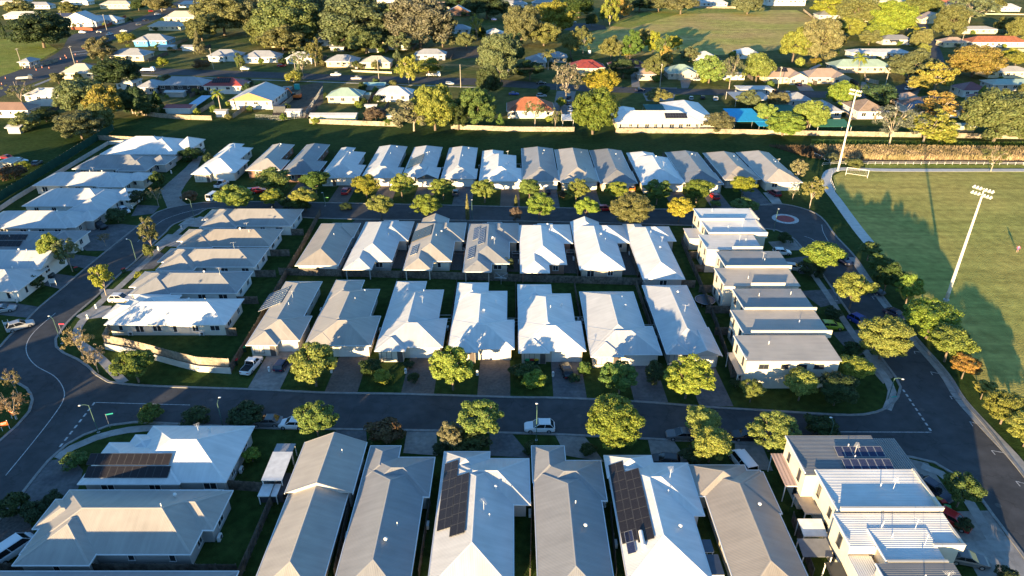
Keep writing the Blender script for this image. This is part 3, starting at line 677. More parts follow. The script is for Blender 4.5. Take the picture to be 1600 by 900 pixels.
# ================================================================ ESTATE HOUSES
# ---- far row along the green belt (counted from the end beside the field path)
far = [
 ('cream roofed', WHITE, W_CREAM, (299, 272), (367, 270), 250, (395, 231), dict(rear=(381, 225), drv=DRIVE_B)),
 ('grey-beige roofed', BEIGE, W_BRICK, (386, 264), (438, 266), 250, (460, 226), dict(drv=DRIVE_B)),
 ('slate grey roofed', GREY, W_BRICK, (445, 264), (495, 272), 252, (515, 226), dict(gcol=(0.16, 0.05, 0.05))),
 ('white roofed', PALE, W_WHITE, (499, 278), (560, 277), 258, (571, 238), dict(rear=(555, 231))),
 ('white roofed', PALE, W_WHITE, (568, 272), (624, 278), 262, (636, 229), {}),
 ('solar-panelled gable-fronted', PALE, W_GREY, (630, 272), (684, 279), 262, (691, 230), dict(gable='dark')),
 ('white roofed', PALE, W_GREY, (690, 276), (744, 279), 264, (746, 231), dict(drv=DRIVE_B)),
 ('white roofed', WHITE, W_WHITE, (749, 281), (815, 283), 263, (806, 243), dict(rear=(786, 236))),
 ('dove grey roofed', WINDS, W_WHITE, (817, 282), (874, 283), 266, (867, 232), dict(drv=DRIVE_B)),
 ('grey-beige roofed', BEIGE, W_CREAM, (876, 285), (936, 284), 262, (922, 234), dict(gable=True)),
 ('slate grey roofed', GREY, W_TAN, (938, 285), (996, 286), 268, (980, 235), {}),
 ('bright white roofed', WHITE, W_CREAM, (1004, 289), (1071, 286.5), 267, (1044, 246), dict(rear=(1020, 239))),
 ('slate grey roofed', GREY, W_GREY, (1072, 287), (1131, 288), 270, (1100, 238), dict(drv=DRIVE_B)),
 ('taupe roofed', TAN, W_GREY, (1133, 281), (1188, 280), 262, (1155, 239), dict(drv=DRIVE_B)),
 ('greenish grey roofed', BEIGE, W_CREAM, (1191, 280), (1254, 285), 266, (1216, 238), {})]
fh = []
for i, (nm, rc, wc, FL, GFR, gby, MBR, kw) in enumerate(far):
    k = len(far)-1-i
    lab = '%s house, %s from the field path in the row backing the green strip' % (nm, ORD[k])
    kw = dict(kw); kw['alias'] = '%s house from the field path' % ORD[k]; kw.setdefault('kerb_y', K1 if 1 < i < 14 else None)
    fh.append(front_house('far', lab, rc, wc, FL, GFR, gby, MBR, **kw))
solar(fh[5], 0, 'L', (650, 252), 9, 3)
# brick gabled porch of the second house
# ---- middle block, back row (faces the far street), counted from the long side fence
back = [
 ('taupe roofed', TAN, W_WHITE, (462, 414), 505, (528, 415), (552, 371), (562, 349.5), dict(wide=True)),
 ('white roofed', PALE, W_GREY, (536, 421), 580, (612, 408), (637, 376), (645, 347), dict(ent=(0.45, 0.8, 1.0, 'gh'))),
 ('beige roofed, solar-panelled', BEIGE, W_CREAM, (630, 421.5), 674, (705, 408), (724, 376.5), (728, 349), dict(ent=(0.1, 0.75, 3.0, 'hg'))),
 ('grey roofed, solar-panelled', WINDS, W_TAN, (723.5, 424.5), 767, (795.5, 412), (810, 378), (810, 350), dict(ent=(0.45, 0.8, 1.0, 'gh'))),
 ('white roofed', WHITE, W_BRICK, (813.5, 426), 858.5, (885.5, 413), (894.5, 380), (892, 352), dict(ent=(0.45, 0.8, 1.0, 'gh'))),
 ('white roofed', WHITE, W_TAN, (906, 421), 940, (977, 421), (984, 379), (978.5, 353), dict(wide=True, ent=(0.0, 0.7, 2.5, 'hg'))),
 ('cream-white roofed', WHITE, W_GREY, (1004, 433.5), 1026, (1070, 436), (1056, 376.5), (1048.5, 355), dict(wide=True, ent=(0.0, 0.5, 1.8, 'hh')))]
bh = []
for i, (nm, rc, wc, FL, FRx, MFR, WFR, WBR, kw) in enumerate(back):
    bh.append(back_house('back', '%s house, %s from the long side fence, back turned to the paling fence' % (nm, ORD[i]), rc, wc, FL, FRx, MFR, WFR, WBR, alias='%s far-street house' % ORD[i], **kw))
solar(bh[2], 0, 'L', (660, 365), 6, 3); solar(bh[2], 0, 'L', (648, 391), 5, 1, 'blue')
solar(bh[3], 0, 'L', (745, 365), 7, 1, 'blue'); solar(bh[3], 0, 'L', (753, 369), 9, 1, 'blue'); solar(bh[3], 0, 'L', (737, 395), 6, 1, 'blue')
# ---- middle block, front row (garages face the near street)
front = [
 ('taupe roofed, solar-panelled', BEIGE, W_CREAM, (385, 539), (467.5, 532), 494, (503, 440), dict(drv=DRIVE_C, entw=0.6)),
 ('grey-taupe roofed', BEIGE, W_CREAM, (476, 540), (579, 540), 494, (593, 452), dict(rear=(569, 438))),
 ('pale grey-white roofed', PALE, W_CREAM, (586, 548), (691, 542), 498, (693, 453), dict(rear=(666, 440))),
 ('white roofed', WHITE, W_CREAM, (700, 550), (803, 545), 500, (792, 455), dict(rear=(763, 442))),
 ('white roofed', WHITE, W_TAN, (811, 551), (915, 548), 502, (891, 459), dict(rear=(860, 445), drv=DRIVE_B)),
 ('pale roofed', PALE, W_CREAM, (924, 557), (1034, 554), 510, (989, 456), dict(drv=DRIVE_B)),
 ('white roofed and gable-fronted', PALE, W_GREY, (1042, 553), (1128, 556), 512, (1080, 446), dict(gable=True, drv=DRIVE_B))]
rh = []
for i, (nm, rc, wc, FL, GFR, gby, MBR, kw) in enumerate(front):
    rh.append(front_house('front', '%s house, %s from the curved corner fence, garage facing the near street' % (nm, ORD[i]), rc, wc, FL, GFR, gby, MBR, kerb_y=K3, alias='%s near-street garage' % ORD[i], **kw))
solar(rh[0], 0, 'L', (430, 467), 7, 3, 'blue')
# ---- houses fronting the left street, inside the block
names = ['first', 'second', 'third', 'fourth']
GREIGE = (0.32, 0.305, 0.285)
lw = [((312, 356), 368, (455, 353), (470, 327), GREIGE, W_WHITE, 'beige-grey'), ((277, 386.5), 331, (422, 385), (442, 358), TAN, W_WHITE, 'taupe'), ((244, 422), 302, (398, 417), (419.5, 388), GREIGE, W_WHITE, 'beige-grey'), ((202, 460), 265, (370, 458), (390, 424), WINDS, W_WHITE, 'grey')]
sh = []
for i, (a, wx, mf, mb, rc, wc, cn) in enumerate(lw):
    sh.append(side_house('inner', '%s long-roofed house fronting the left street, %s from the far bend' % (cn, names[i]), rc, wc, a, wx, mf, mb,
        extra=lambda X0, Xw, Xr, Yw, Ym, Yb: (X0-1.5, X0+6.5, Yb-7.0, Yb-0.2, 'x', 'hh'), alias='%s left-street house inside the block' % names[i]))
X0, Yf = g(163.5, 507, ZE); Xr, _ = g(353, 506, ZE); Yb = g(379.5, 467, ZE)[1]
h5 = house('white roofed house on the corner behind the curved timber fence', WHITE, W_CREAM, [(X0, Xr, Yf, Yb, 'x', 'hh'), (X0-1.6, X0+5, Yf+2.5, Yb-2.0, 'x', 'hh'), (g(214, 466, ZE)[0], g(279, 466, ZE)[0], Yb-6, Yb+1.6, 'x', 'hh')], wstep=3.4)
LOTS['inner'].append((X0, Xr, Yf, Yb))
# ---- houses on the far side of the left street, along the green boundary fence
def right_house(label, rc, wc, FL, WFLx, WFR, BRy, extra=None, alias=None):
    X0, Yf = g(*FL, ZE); Xw0 = g(WFLx, WFR[1], ZE)[0]; X1, Yw = g(*WFR, ZE); Yb = max(g(WFR[0], BRy, ZE)[1], Yf+9.5)
    bl = [(X0, X1-2, Yf, Yb, 'x', 'hh'), (Xw0, X1, Yw, Yb-1, 'y', 'hh')]
    if extra: bl.append((X1-3, X1+extra, Yf+4.5, Yb+0.4, 'x', 'hh'))
    LOTS.setdefault('outer', []).append((X0, X1, Yf, Yb))
    return house(label, rc, wc, bl, alias=alias)
ll = [('white', WHITE, (156, 241), 205, (275, 241), 218, 2.5), ('grey', WINDS, (113, 264), 181, (228, 267), 245, 3.0), ('white', PALE, (51, 290), 150, (193, 292), 271, 3.0), ('white', PALE, (34.5, 322), 100, (158, 333), 296, 2.5), ('pale blue-white', PALE, (-40, 356), 68, (118, 355), 330, 2.0), ('grey-beige solar-panelled', WINDS, (-70, 394), 15, (68, 394), 362, 4.0)]
lh = []
for i, (cn, rc, FL, wx, WFR, bry, ex) in enumerate(ll):
    lh.append(right_house('%s roofed house beside the green boundary fence, %s from the green strip' % (cn, ORD[i]), rc, (W_WHITE, W_GREY, W_CREAM, W_WHITE, W_GREY, W_WHITE)[i], FL, wx, WFR, bry, ex, '%s house along the green boundary fence' % ORD[i]))
solar(lh[5], 0, 'F', (8, 371), 10, 1); solar(lh[5], 0, 'F', (2, 381), 9, 1)
X0, Yf = g(-60, 425, ZE); X1, _ = g(66, 425, ZE)
house('white gable-ended house with tall rendered wall beside the left street', PALE, W_WHITE, [(X0, X1, Yf, Yf+9.5, 'x', 'hg', 3.4)])
X0, Yf = g(-120, 455, ZE); X1, _ = g(27, 455, ZE)
house('pale roofed house by the left street opposite the corner lamp', PALE, W_WHITE, [(X0, X1, Yf, Yf+10.5, 'x', 'hh')])
# ---- near row (backs to the camera)
def W(*p): return g(p[0], p[1], ZE)
def blk(FL, BR, ax, ends, ze=None):
    (x0, y0), (x1, y1) = W(*FL), W(*BR)
    return (x0, x1, y0, y1, ax, ends) if ze is None else (x0, x1, y0, y1, ax, ends, ze)
YN = 38.0
def nearblk(xl, xr_, ytop, apex, ends='hh'):
    h_ = (xr_-xl)/2; return (xl, xr_, g(apex[0], apex[1], ZE+h_*0.42)[1]-h_, ytop, 'y', ends)
xa, ya = W(455, 756); xb, _ = W(540, 775)
n1 = house('beige gabled house with a long stepped roof beside the yard with caravan', BEIGE, W_GREY, [(xa-0.2, W(550, 773)[0]+0.1, W(550, 773)[1], W(466, 694)[1], 'y', 'gg', 2.95), (xa+0.2, xb+0.2, g(452, 874, 4.6)[1]-(xb-xa)/2, W(550, 773)[1]+1.5, 'y', 'hg', 2.62)])
xl = W(562, 762)[0]; xr_ = W(661, 776)[0]
n2 = house('blue-grey roofed house, neighbour of the long stepped gable roof', WINDS, W_GREY, [nearblk(xl, xr_, W(661, 730)[1], (588, 874)), blk((565, 751), (626, 697), 'y', 'hh'), (xl+.3, W(670, 776)[0], W(666, 776)[1], W(680, 715)[1], 'x', 'hh')])
xl = W(691, 735)[0]; xr_ = W(802, 788)[0]
n3 = house('pale grey roofed house with two columns of black solar panels between grey neighbours', PALE, W_GREY, [nearblk(xl, xr_, W(700, 722)[1], (733, 847)), blk((689, 752), (765, 706), 'y', 'hh'), (xl+.3, W(828, 788)[0], W(828, 788)[1], W(828, 717)[1], 'x', 'hh')])
solar(n3, 0, 'L', (701, 772), 7, 2, land=True); solar(n3, 0, 'L', (719, 787), 6, 2, land=True)
xl = W(835, 770)[0]; xr_ = W(940, 784)[0]
n4 = house('grey roofed house with notched hips beside the two-column solar roof', WINDS, W_GREY, [nearblk(xl, xr_, W(900, 735)[1], (899, 884)), blk((833, 753), (881, 697), 'y', 'hh'), (xl+.3, W(948, 782)[0], W(947, 782)[1], W(940, 720)[1], 'x', 'hh')])
xl = W(951, 738)[0]; xr_ = W(1083, 807)[0]
n5 = house('white roofed house with solar panels and a roof-top hot water tank', WHITE, W_WHITE, [nearblk(xl, xr_, W(960, 724)[1], (1031, 836)), blk((950, 746), (1017, 712), 'y', 'hh'), (xl+.3, W(1100, 805)[0], W(1101, 805)[1], W(1078, 724)[1], 'x', 'hh')])
solar(n5, 0, 'L', (973, 782), 8, 2, land=True); solar(n5, 0, 'L', (998, 787), 7, 2, land=True)
solar(n5, 0, 'L', (985, 848), 2, 1, 'blue', land=True)
xl = W(1092, 745)[0]; xr_ = W(1222, 812)[0]
n6 = house('tan roofed house beside the white solar roof, next to the townhouses', TAN, W_TAN, [nearblk(xl, xr_, W(1100, 735)[1], (1187, 876)), blk((1091, 775), (1163, 727), 'y', 'hh'), (xl+.3, W(1221, 802)[0], W(1221, 802)[1], W(1200, 738)[1], 'x', 'hh')])
# hot water tank lying on the roof of n5
tz = roof_z(root_blocks[n5.name][0], *g(1003, 845, 4.4), 0.42)
hx, hy = g(1003, 845, tz); bb = B(); bb.tube((hx, hy-1.1, tz+0.35), (hx, hy+1.1, tz+0.35), 0.27, n=12); bb.obj('hot_water_tank', FRAMEW, n5)
# corner houses at bottom left
m1 = house('white roofed corner house with two rows of black solar panels', WHITE, W_GREY,
    [blk((178, 753), (397, 666), 'x', 'hh'), blk((122, 756), (318, 692), 'x', 'hh'), blk((186, 716), (262, 680), 'y', 'hh')])
bx0, bx1, by0, by1 = (root_blocks[m1.name][0][1])[:4]
solar(m1, 1, 'F', (203, 718), 11, 1); solar(m1, 1, 'F', (200, 738), 11, 1)
m2 = house('large beige roofed house with several wings on the bottom corner', BEIGE, W_GREY,
    [blk((31, 866), (348, 766), 'x', 'hh'), blk((20, 883), (203, 785), 'y', 'hh'), blk((230, 828), (363, 767), 'x', 'hh'), blk((52, 826), (150, 781), 'x', 'hh')])
m3 = house('grey roofed house behind the yard wall of the beige corner house', WINDS, W_GREY, [(-66, W(372, 893)[0], W(370, 893)[1]-10.5, W(370, 893)[1], 'x', 'hh')])
house('unseen slate roofed house added beyond the beige corner house to shade the road', GREY, W_GREY, [(-92, -72, 46, 56, 'x', 'hh'), (-92, -82, 42, 58, 'y', 'hh')])  # out of view, added to throw shade over the left road
house('unseen pale roofed house added across the left street to shade the road', PALE, W_WHITE, [(-106, -84, 66, 77, 'x', 'hh')])  # added beyond the left edge as a shadow caster for the road
house('unseen beige roofed house added beyond the corner to shade the left street', BEIGE, W_WHITE, [(-128, -103, 80, 90, 'x', 'hh')])  # unseen building, added to keep the left street shaded
# ---- two-storey townhouses
def townhouse(label, FL, FRx, by, zr, pl, pr, ph=1.0, col=WHITE, wc=W_CREAM, balcony=None, rib=0.25, slope=-0.4, parapets='F', lowz=3.0, low=None, yn=None, drop=0.0, wins=True, right_par=False, alias=None):
    """roof rectangle at height zr; parapet along the near edge between pixel columns pl..pr"""
    x0, y0 = g(*FL, zr); x1 = g(FRx, FL[1], zr)[0]; y1 = g(FL[0], by, zr)[1]
    if y1-y0 < 4.5: y1 = y0+4.5
    root = thing('townhouse', label, 'townhouse', ((x0+x1)/2, y0, 0))
    ALIAS.append(((x0, x1, y0, y1), alias or label))
    wb = B(); wb.box(x0+0.25, x1-0.25, y0+0.2, y1-0.01, -0.02, zr-0.16)
    za, zc_ = zr-0.15, zr-0.15-slope      # wedge under the sloping sheet
    for xs, o_ in ((x0+0.25, 0), (x1-0.25, 1)):
        t_ = [(xs, y0+0.2, za-.011), (xs, y1-0.01, za-.011), (xs, y1-0.01, zc_), (xs, y0+0.2, za)]; wb.poly(t_ if o_ else t_[::-1])
    wb.poly([(x1-0.25, y1-0.01, za-.011), (x0+0.25, y1-0.01, za-.011), (x0+0.25, y1-0.01, zc_), (x1-0.25, y1-0.01, zc_)])
    WM = mat('render_%d_%d_%d' % tuple(int(c*100) for c in wc), wc, 0.85, 0.15, 0.07, 0.7)
    wb.obj('wall', WM, root)
    rb = B(); zl = zr-slope
    rb.poly([(x0, y0, zr), (x1, y0, zr), (x1, y1, zl), (x0, y1, zl)], [(0, 0), (x1-x0, 0), (x1-x0, y1-y0), (0, y1-y0)])
    rb.poly([(x0, y1, zl-.14), (x1, y1, zl-.14), (x1, y0, zr-.14), (x0, y0, zr-.14)])
    for a, c in (((x0, y0, zr), (x1, y0, zr)), ((x1, y0, zr), (x1, y1, zl)), ((x1, y1, zl), (x0, y1, zl)), ((x0, y1, zl), (x0, y0, zr))):
        rb.poly([(a[0], a[1], a[2]-.14), (c[0], c[1], c[2]-.14), c, a])
    rm = roof_mat(col, rib, 0.016, 0.4)
    # ribs run across the slope direction: swap uv so the ribs follow x
    for f in range(len(rb.u)): rb.u[f] = [(q[1], q[0]) for q in rb.u[f]]
    rb.obj('roof', rm, root)
    pb = B()
    if pl is not None:
        a = g(pl, FL[1], zr)[0]; c = g(pr, FL[1], zr)[0]
        pb.box(a, c, y0-0.12, y0+0.13, zr-0.7, zr+ph)
        pb.box(a-0.03, c+0.03, y0-0.15, y0+0.16, zr+ph+0.002, zr+ph+0.07)
        if right_par:
            pb.box(x1-0.24, x1+0.02, y0+0.17, y1-0.02, zr-0.6, zr+ph*0.7); pb.box(x1-0.27, x1+0.05, y0+0.175, y1, zr+ph*0.7+.002, zr+ph*0.7+.07)
        pb.obj('parapet', WM, root)
    gut = B(); gut.box(x0-0.12, x0, y0, y1, zl-0.2, zl+0.02); gut.obj('gutter', GUTTER, root)
    if wins:
        rnd = random.Random(int(x0*10))
        for zz in (0.9, 3.7):
            k = max(1, int((y1-y0)/3.0))
            for i in range(k): window(root, x0+0.24, y0+(i+0.5)*(y1-y0)/k, zz, rnd.choice((0.7, 0.9)), rnd.choice((1.3, 1.7)), (-1, 0), True)
        if wins == 2:
            for xx in (0.2, 0.42, 0.6, 0.78): window(root, x0+(x1-x0)*xx, y0+0.19, 4.0, rnd.choice((1.2, 1.6)), 0.8, (0, -1), True)
    if balcony:
        # lower front block with its own roof
        bx0, bx1, d, hz = balcony
        b2 = B(); b2.box(x0+(x1-x0)*bx0, x0+(x1-x0)*bx1, y0-d, y0+0.19, 0, hz); b2.obj('front_block', WM, root)
        b2 = B(); b2.box(x0+(x1-x0)*bx0-0.15, x0+(x1-x0)*bx1+0.15, y0-d-0.15, y0-0.16, hz+0.002, hz+0.12); b2.obj('front_block_roof', rm, root)
    C = vent_mesh(); rnd = random.Random(int(y0*10)+3)
    for i in range(rnd.choice((1, 2))):
        xx = x0+(x1-x0)*rnd.uniform(.3, .85); yy = y0+(y1-y0)*rnd.uniform(.35, .8); put('flue_pipe', C['pipe'], root, (xx, yy, zr-slope*(yy-y0)/(y1-y0)-.02))
    if rnd.random() < 0.6: put('tv_antenna', C['antenna'], root, ((x0+x1)/2+2, (y0+y1)/2, zr-slope*.5), rnd.uniform(0, 3))
    return root, (x0, x1, y0, y1)
ZT = 5.9
ts = [((1094, 345), 1186, 328, 5.9, 1094, 1162, WHITE), ((1108, 367), 1199, 346, 5.7, 1108, 1199, WHITE), ((1104, 390), 1192, 369, 5.6, 1144, 1191, PALE), ((1134, 420), 1237, 395, 5.6, 1134, 1236, GREY),
      ((1131, 447), 1251, 421, 5.5, 1173, 1226, BEIGE), ((1163, 486), 1275, 454, 5.5, 1163, 1275, GREY), ((1161, 522), 1298, 487, 5.5, 1173, 1299, BEIGE), ((1166, 564), 1316, 527, 5.6, None, None, BEIGE)]
for i, (FL, FRx, by, zr, pl, pr, col) in enumerate(ts):
    nm = 'cream rendered townhouse, %s from the cul-de-sac circle' % ORD[i]
    if i == 7: nm = 'end townhouse with sunlit white side wall, ribbed roof and no parapet'
    tw_, _ = townhouse(nm, FL, FRx, by, zr, pl, pr, 0.6 if i < 2 else 0.7, col, W_CREAM, wins=2 if i == 7 else True, right_par=i in (0, 1), alias='%s townhouse from the cul-de-sac' % ORD[i])
tb, rc_ = townhouse('corner townhouse with dark ribbed roof and tilted solar rows', (1258, 742), 1400, 684, 6.2, None, None, col=SLATE)
for row_, yo in ((0, 0.42), (1, 0.08)):
    pm, fm = panel_mesh('blue')
    for i in range(6):
        x = rc_[0]+(rc_[1]-rc_[0])*0.52+i*1.04; y = rc_[2]+(rc_[3]-rc_[2])*yo+1.0
        M = Matrix.Rotation(R(12), 4, 'X'); M.translation = Vector((x, y, 6.2+0.25))-Vector(ORG[tb.name])
        o1 = bpy.data.objects.new('solar_panel', pm); COL.objects.link(o1); o1.parent = tb; o1.matrix_basis = M
        o2 = bpy.data.objects.new('panel_frame', fm); COL.objects.link(o2); o2.parent = o1
bb = B(); x0, y0 = g(1392, 737, 5.2); x1 = g(1436, 737, 5.2)[0]; bb.box(x0-1, x1, y0, y0+6.5, 5.0, 5.2); bb.obj('side_roof', roof_mat(SLATE, 0.3, 0.03), tb)
bb = B(); bb.box(x0-1, x1-0.6, y0+0.4, y0+6.2, -0.02, 4.99); bb.obj('side_wall', mat('render_62_56_46', W_CREAM), tb)
townhouse('white parapet townhouse beside the dark-roofed corner unit', (1308, 800), 1472, 737, 6.2, 1312, 1472, 0.7, WHITE, W_CREAM, right_par=True)
townhouse('white ribbed-roof townhouse between parapet neighbour and last unit', (1327, 854), 1507, 806, 6.1, 1458, 1507, 0.3, WHITE, W_CREAM, right_par=True, balcony=(0.02, 0.2, 2.8, 4.6))
townhouse('narrow white-roofed projecting bay before the ribbed townhouse', (1384, 880), 1480, 855, 6.05, 1386, 1480, 0.3, WHITE, W_CREAM, wins=False)
townhouse('last townhouse of the near terrace, dark ribbed roof under white parapet', (1402, 945), 1530, 884, 6.0, None, None, 0.3, SLATE, W_CREAM)

bb = B(); x0, y0 = g(1078, 372, 3.0); bb.box(x0, x0+3.2, y0, y0+5.5, -0.02, 2.9); an = thing('annex', 'low cream annex beside the first townhouse from the cul-de-sac', 'annex', (x0+1.6, y0, 0)); bb.obj('wall', mat('render_62_56_46', W_CREAM), an)
bb = B(); bb.box(x0-.3, x0+3.3, y0-.4, y0+5.7, 2.905, 3.05); bb.obj('roof', roof_mat(PALE, 0.2), an)

townhouse('unseen cream townhouse added south of the near terrace for its shade', (1440, 1015), 1590, 950, 6.0, None, None, col=SLATE)  # unseen below the frame, added to shade the parking street
townhouse('unseen southernmost cream townhouse added to the near terrace for its shade', (1480, 1120), 1650, 1022, 6.0, None, None, col=BEIGE)  # second unseen unit, added for the shadow it casts on the street
house('unseen grey roofed house added south of the tan near-row house for shade', WINDS, W_GREY, [(28, 41, 26, 38, 'y', 'hh')]); house('unseen white roofed house added south of the solar near-row house for shade', WHITE, W_GREY, [(12, 25, 24, 36, 'y', 'hh')])  # both out of view, added to block low sun from the right road
# ================================================================ THE OLD SUBURB
RED = (0.30, 0.055, 0.045); ORANGE = (0.42, 0.15, 0.07); GREENR = (0.30, 0.40, 0.33); BROWNT = (0.27, 0.17, 0.12); NAVY = (0.045, 0.055, 0.10); MAROON = (0.17, 0.05, 0.05)
ZINC = (0.31, 0.32, 0.335); TANR = (0.36, 0.27, 0.20)
W_BLUE = (0.10, 0.36, 0.62); W_DARK = (0.06, 0.055, 0.055); W_PAINT = (0.62, 0.60, 0.55); W_YEL = (0.60, 0.50, 0.33)
WHITE_O, CREAM_O = (0.50, 0.50, 0.485), (0.44, 0.41, 0.345)
def old(label, cx, by, wpx, d, rc, wc, ax=None, ends='hh', ze=3.0, wing=None, tanp=0.48, tiles=False, cat='house', name='house', wins=True, **kw):
    rc = {WHITE: WHITE_O, CREAM: CREAM_O}.get(rc, rc)
    x, y = g(cx, by); W_ = wpx*mpp(by, ze); x0, x1 = x-W_/2, x+W_/2; y0 = y-0.5; y1 = y0+d
    if ax is None: ax = 'x' if W_ > d else 'y'
    bl = [(x0, x1, y0, y1, ax, ends)]
    if wing:      # (u0,u1,forward m,back m,axis,ends): extra wing along the width
        u0, u1, f, bk, wa, we = wing; bl.append((x0+W_*u0, x0+W_*u1, y0-f, y0+bk, wa, we))
    return house(label, rc, wc, bl, ze=ze, tanp=tanp, tiles=tiles, cat=cat, name=name, wins=wins, wstep=3.6, vents=False, **kw)
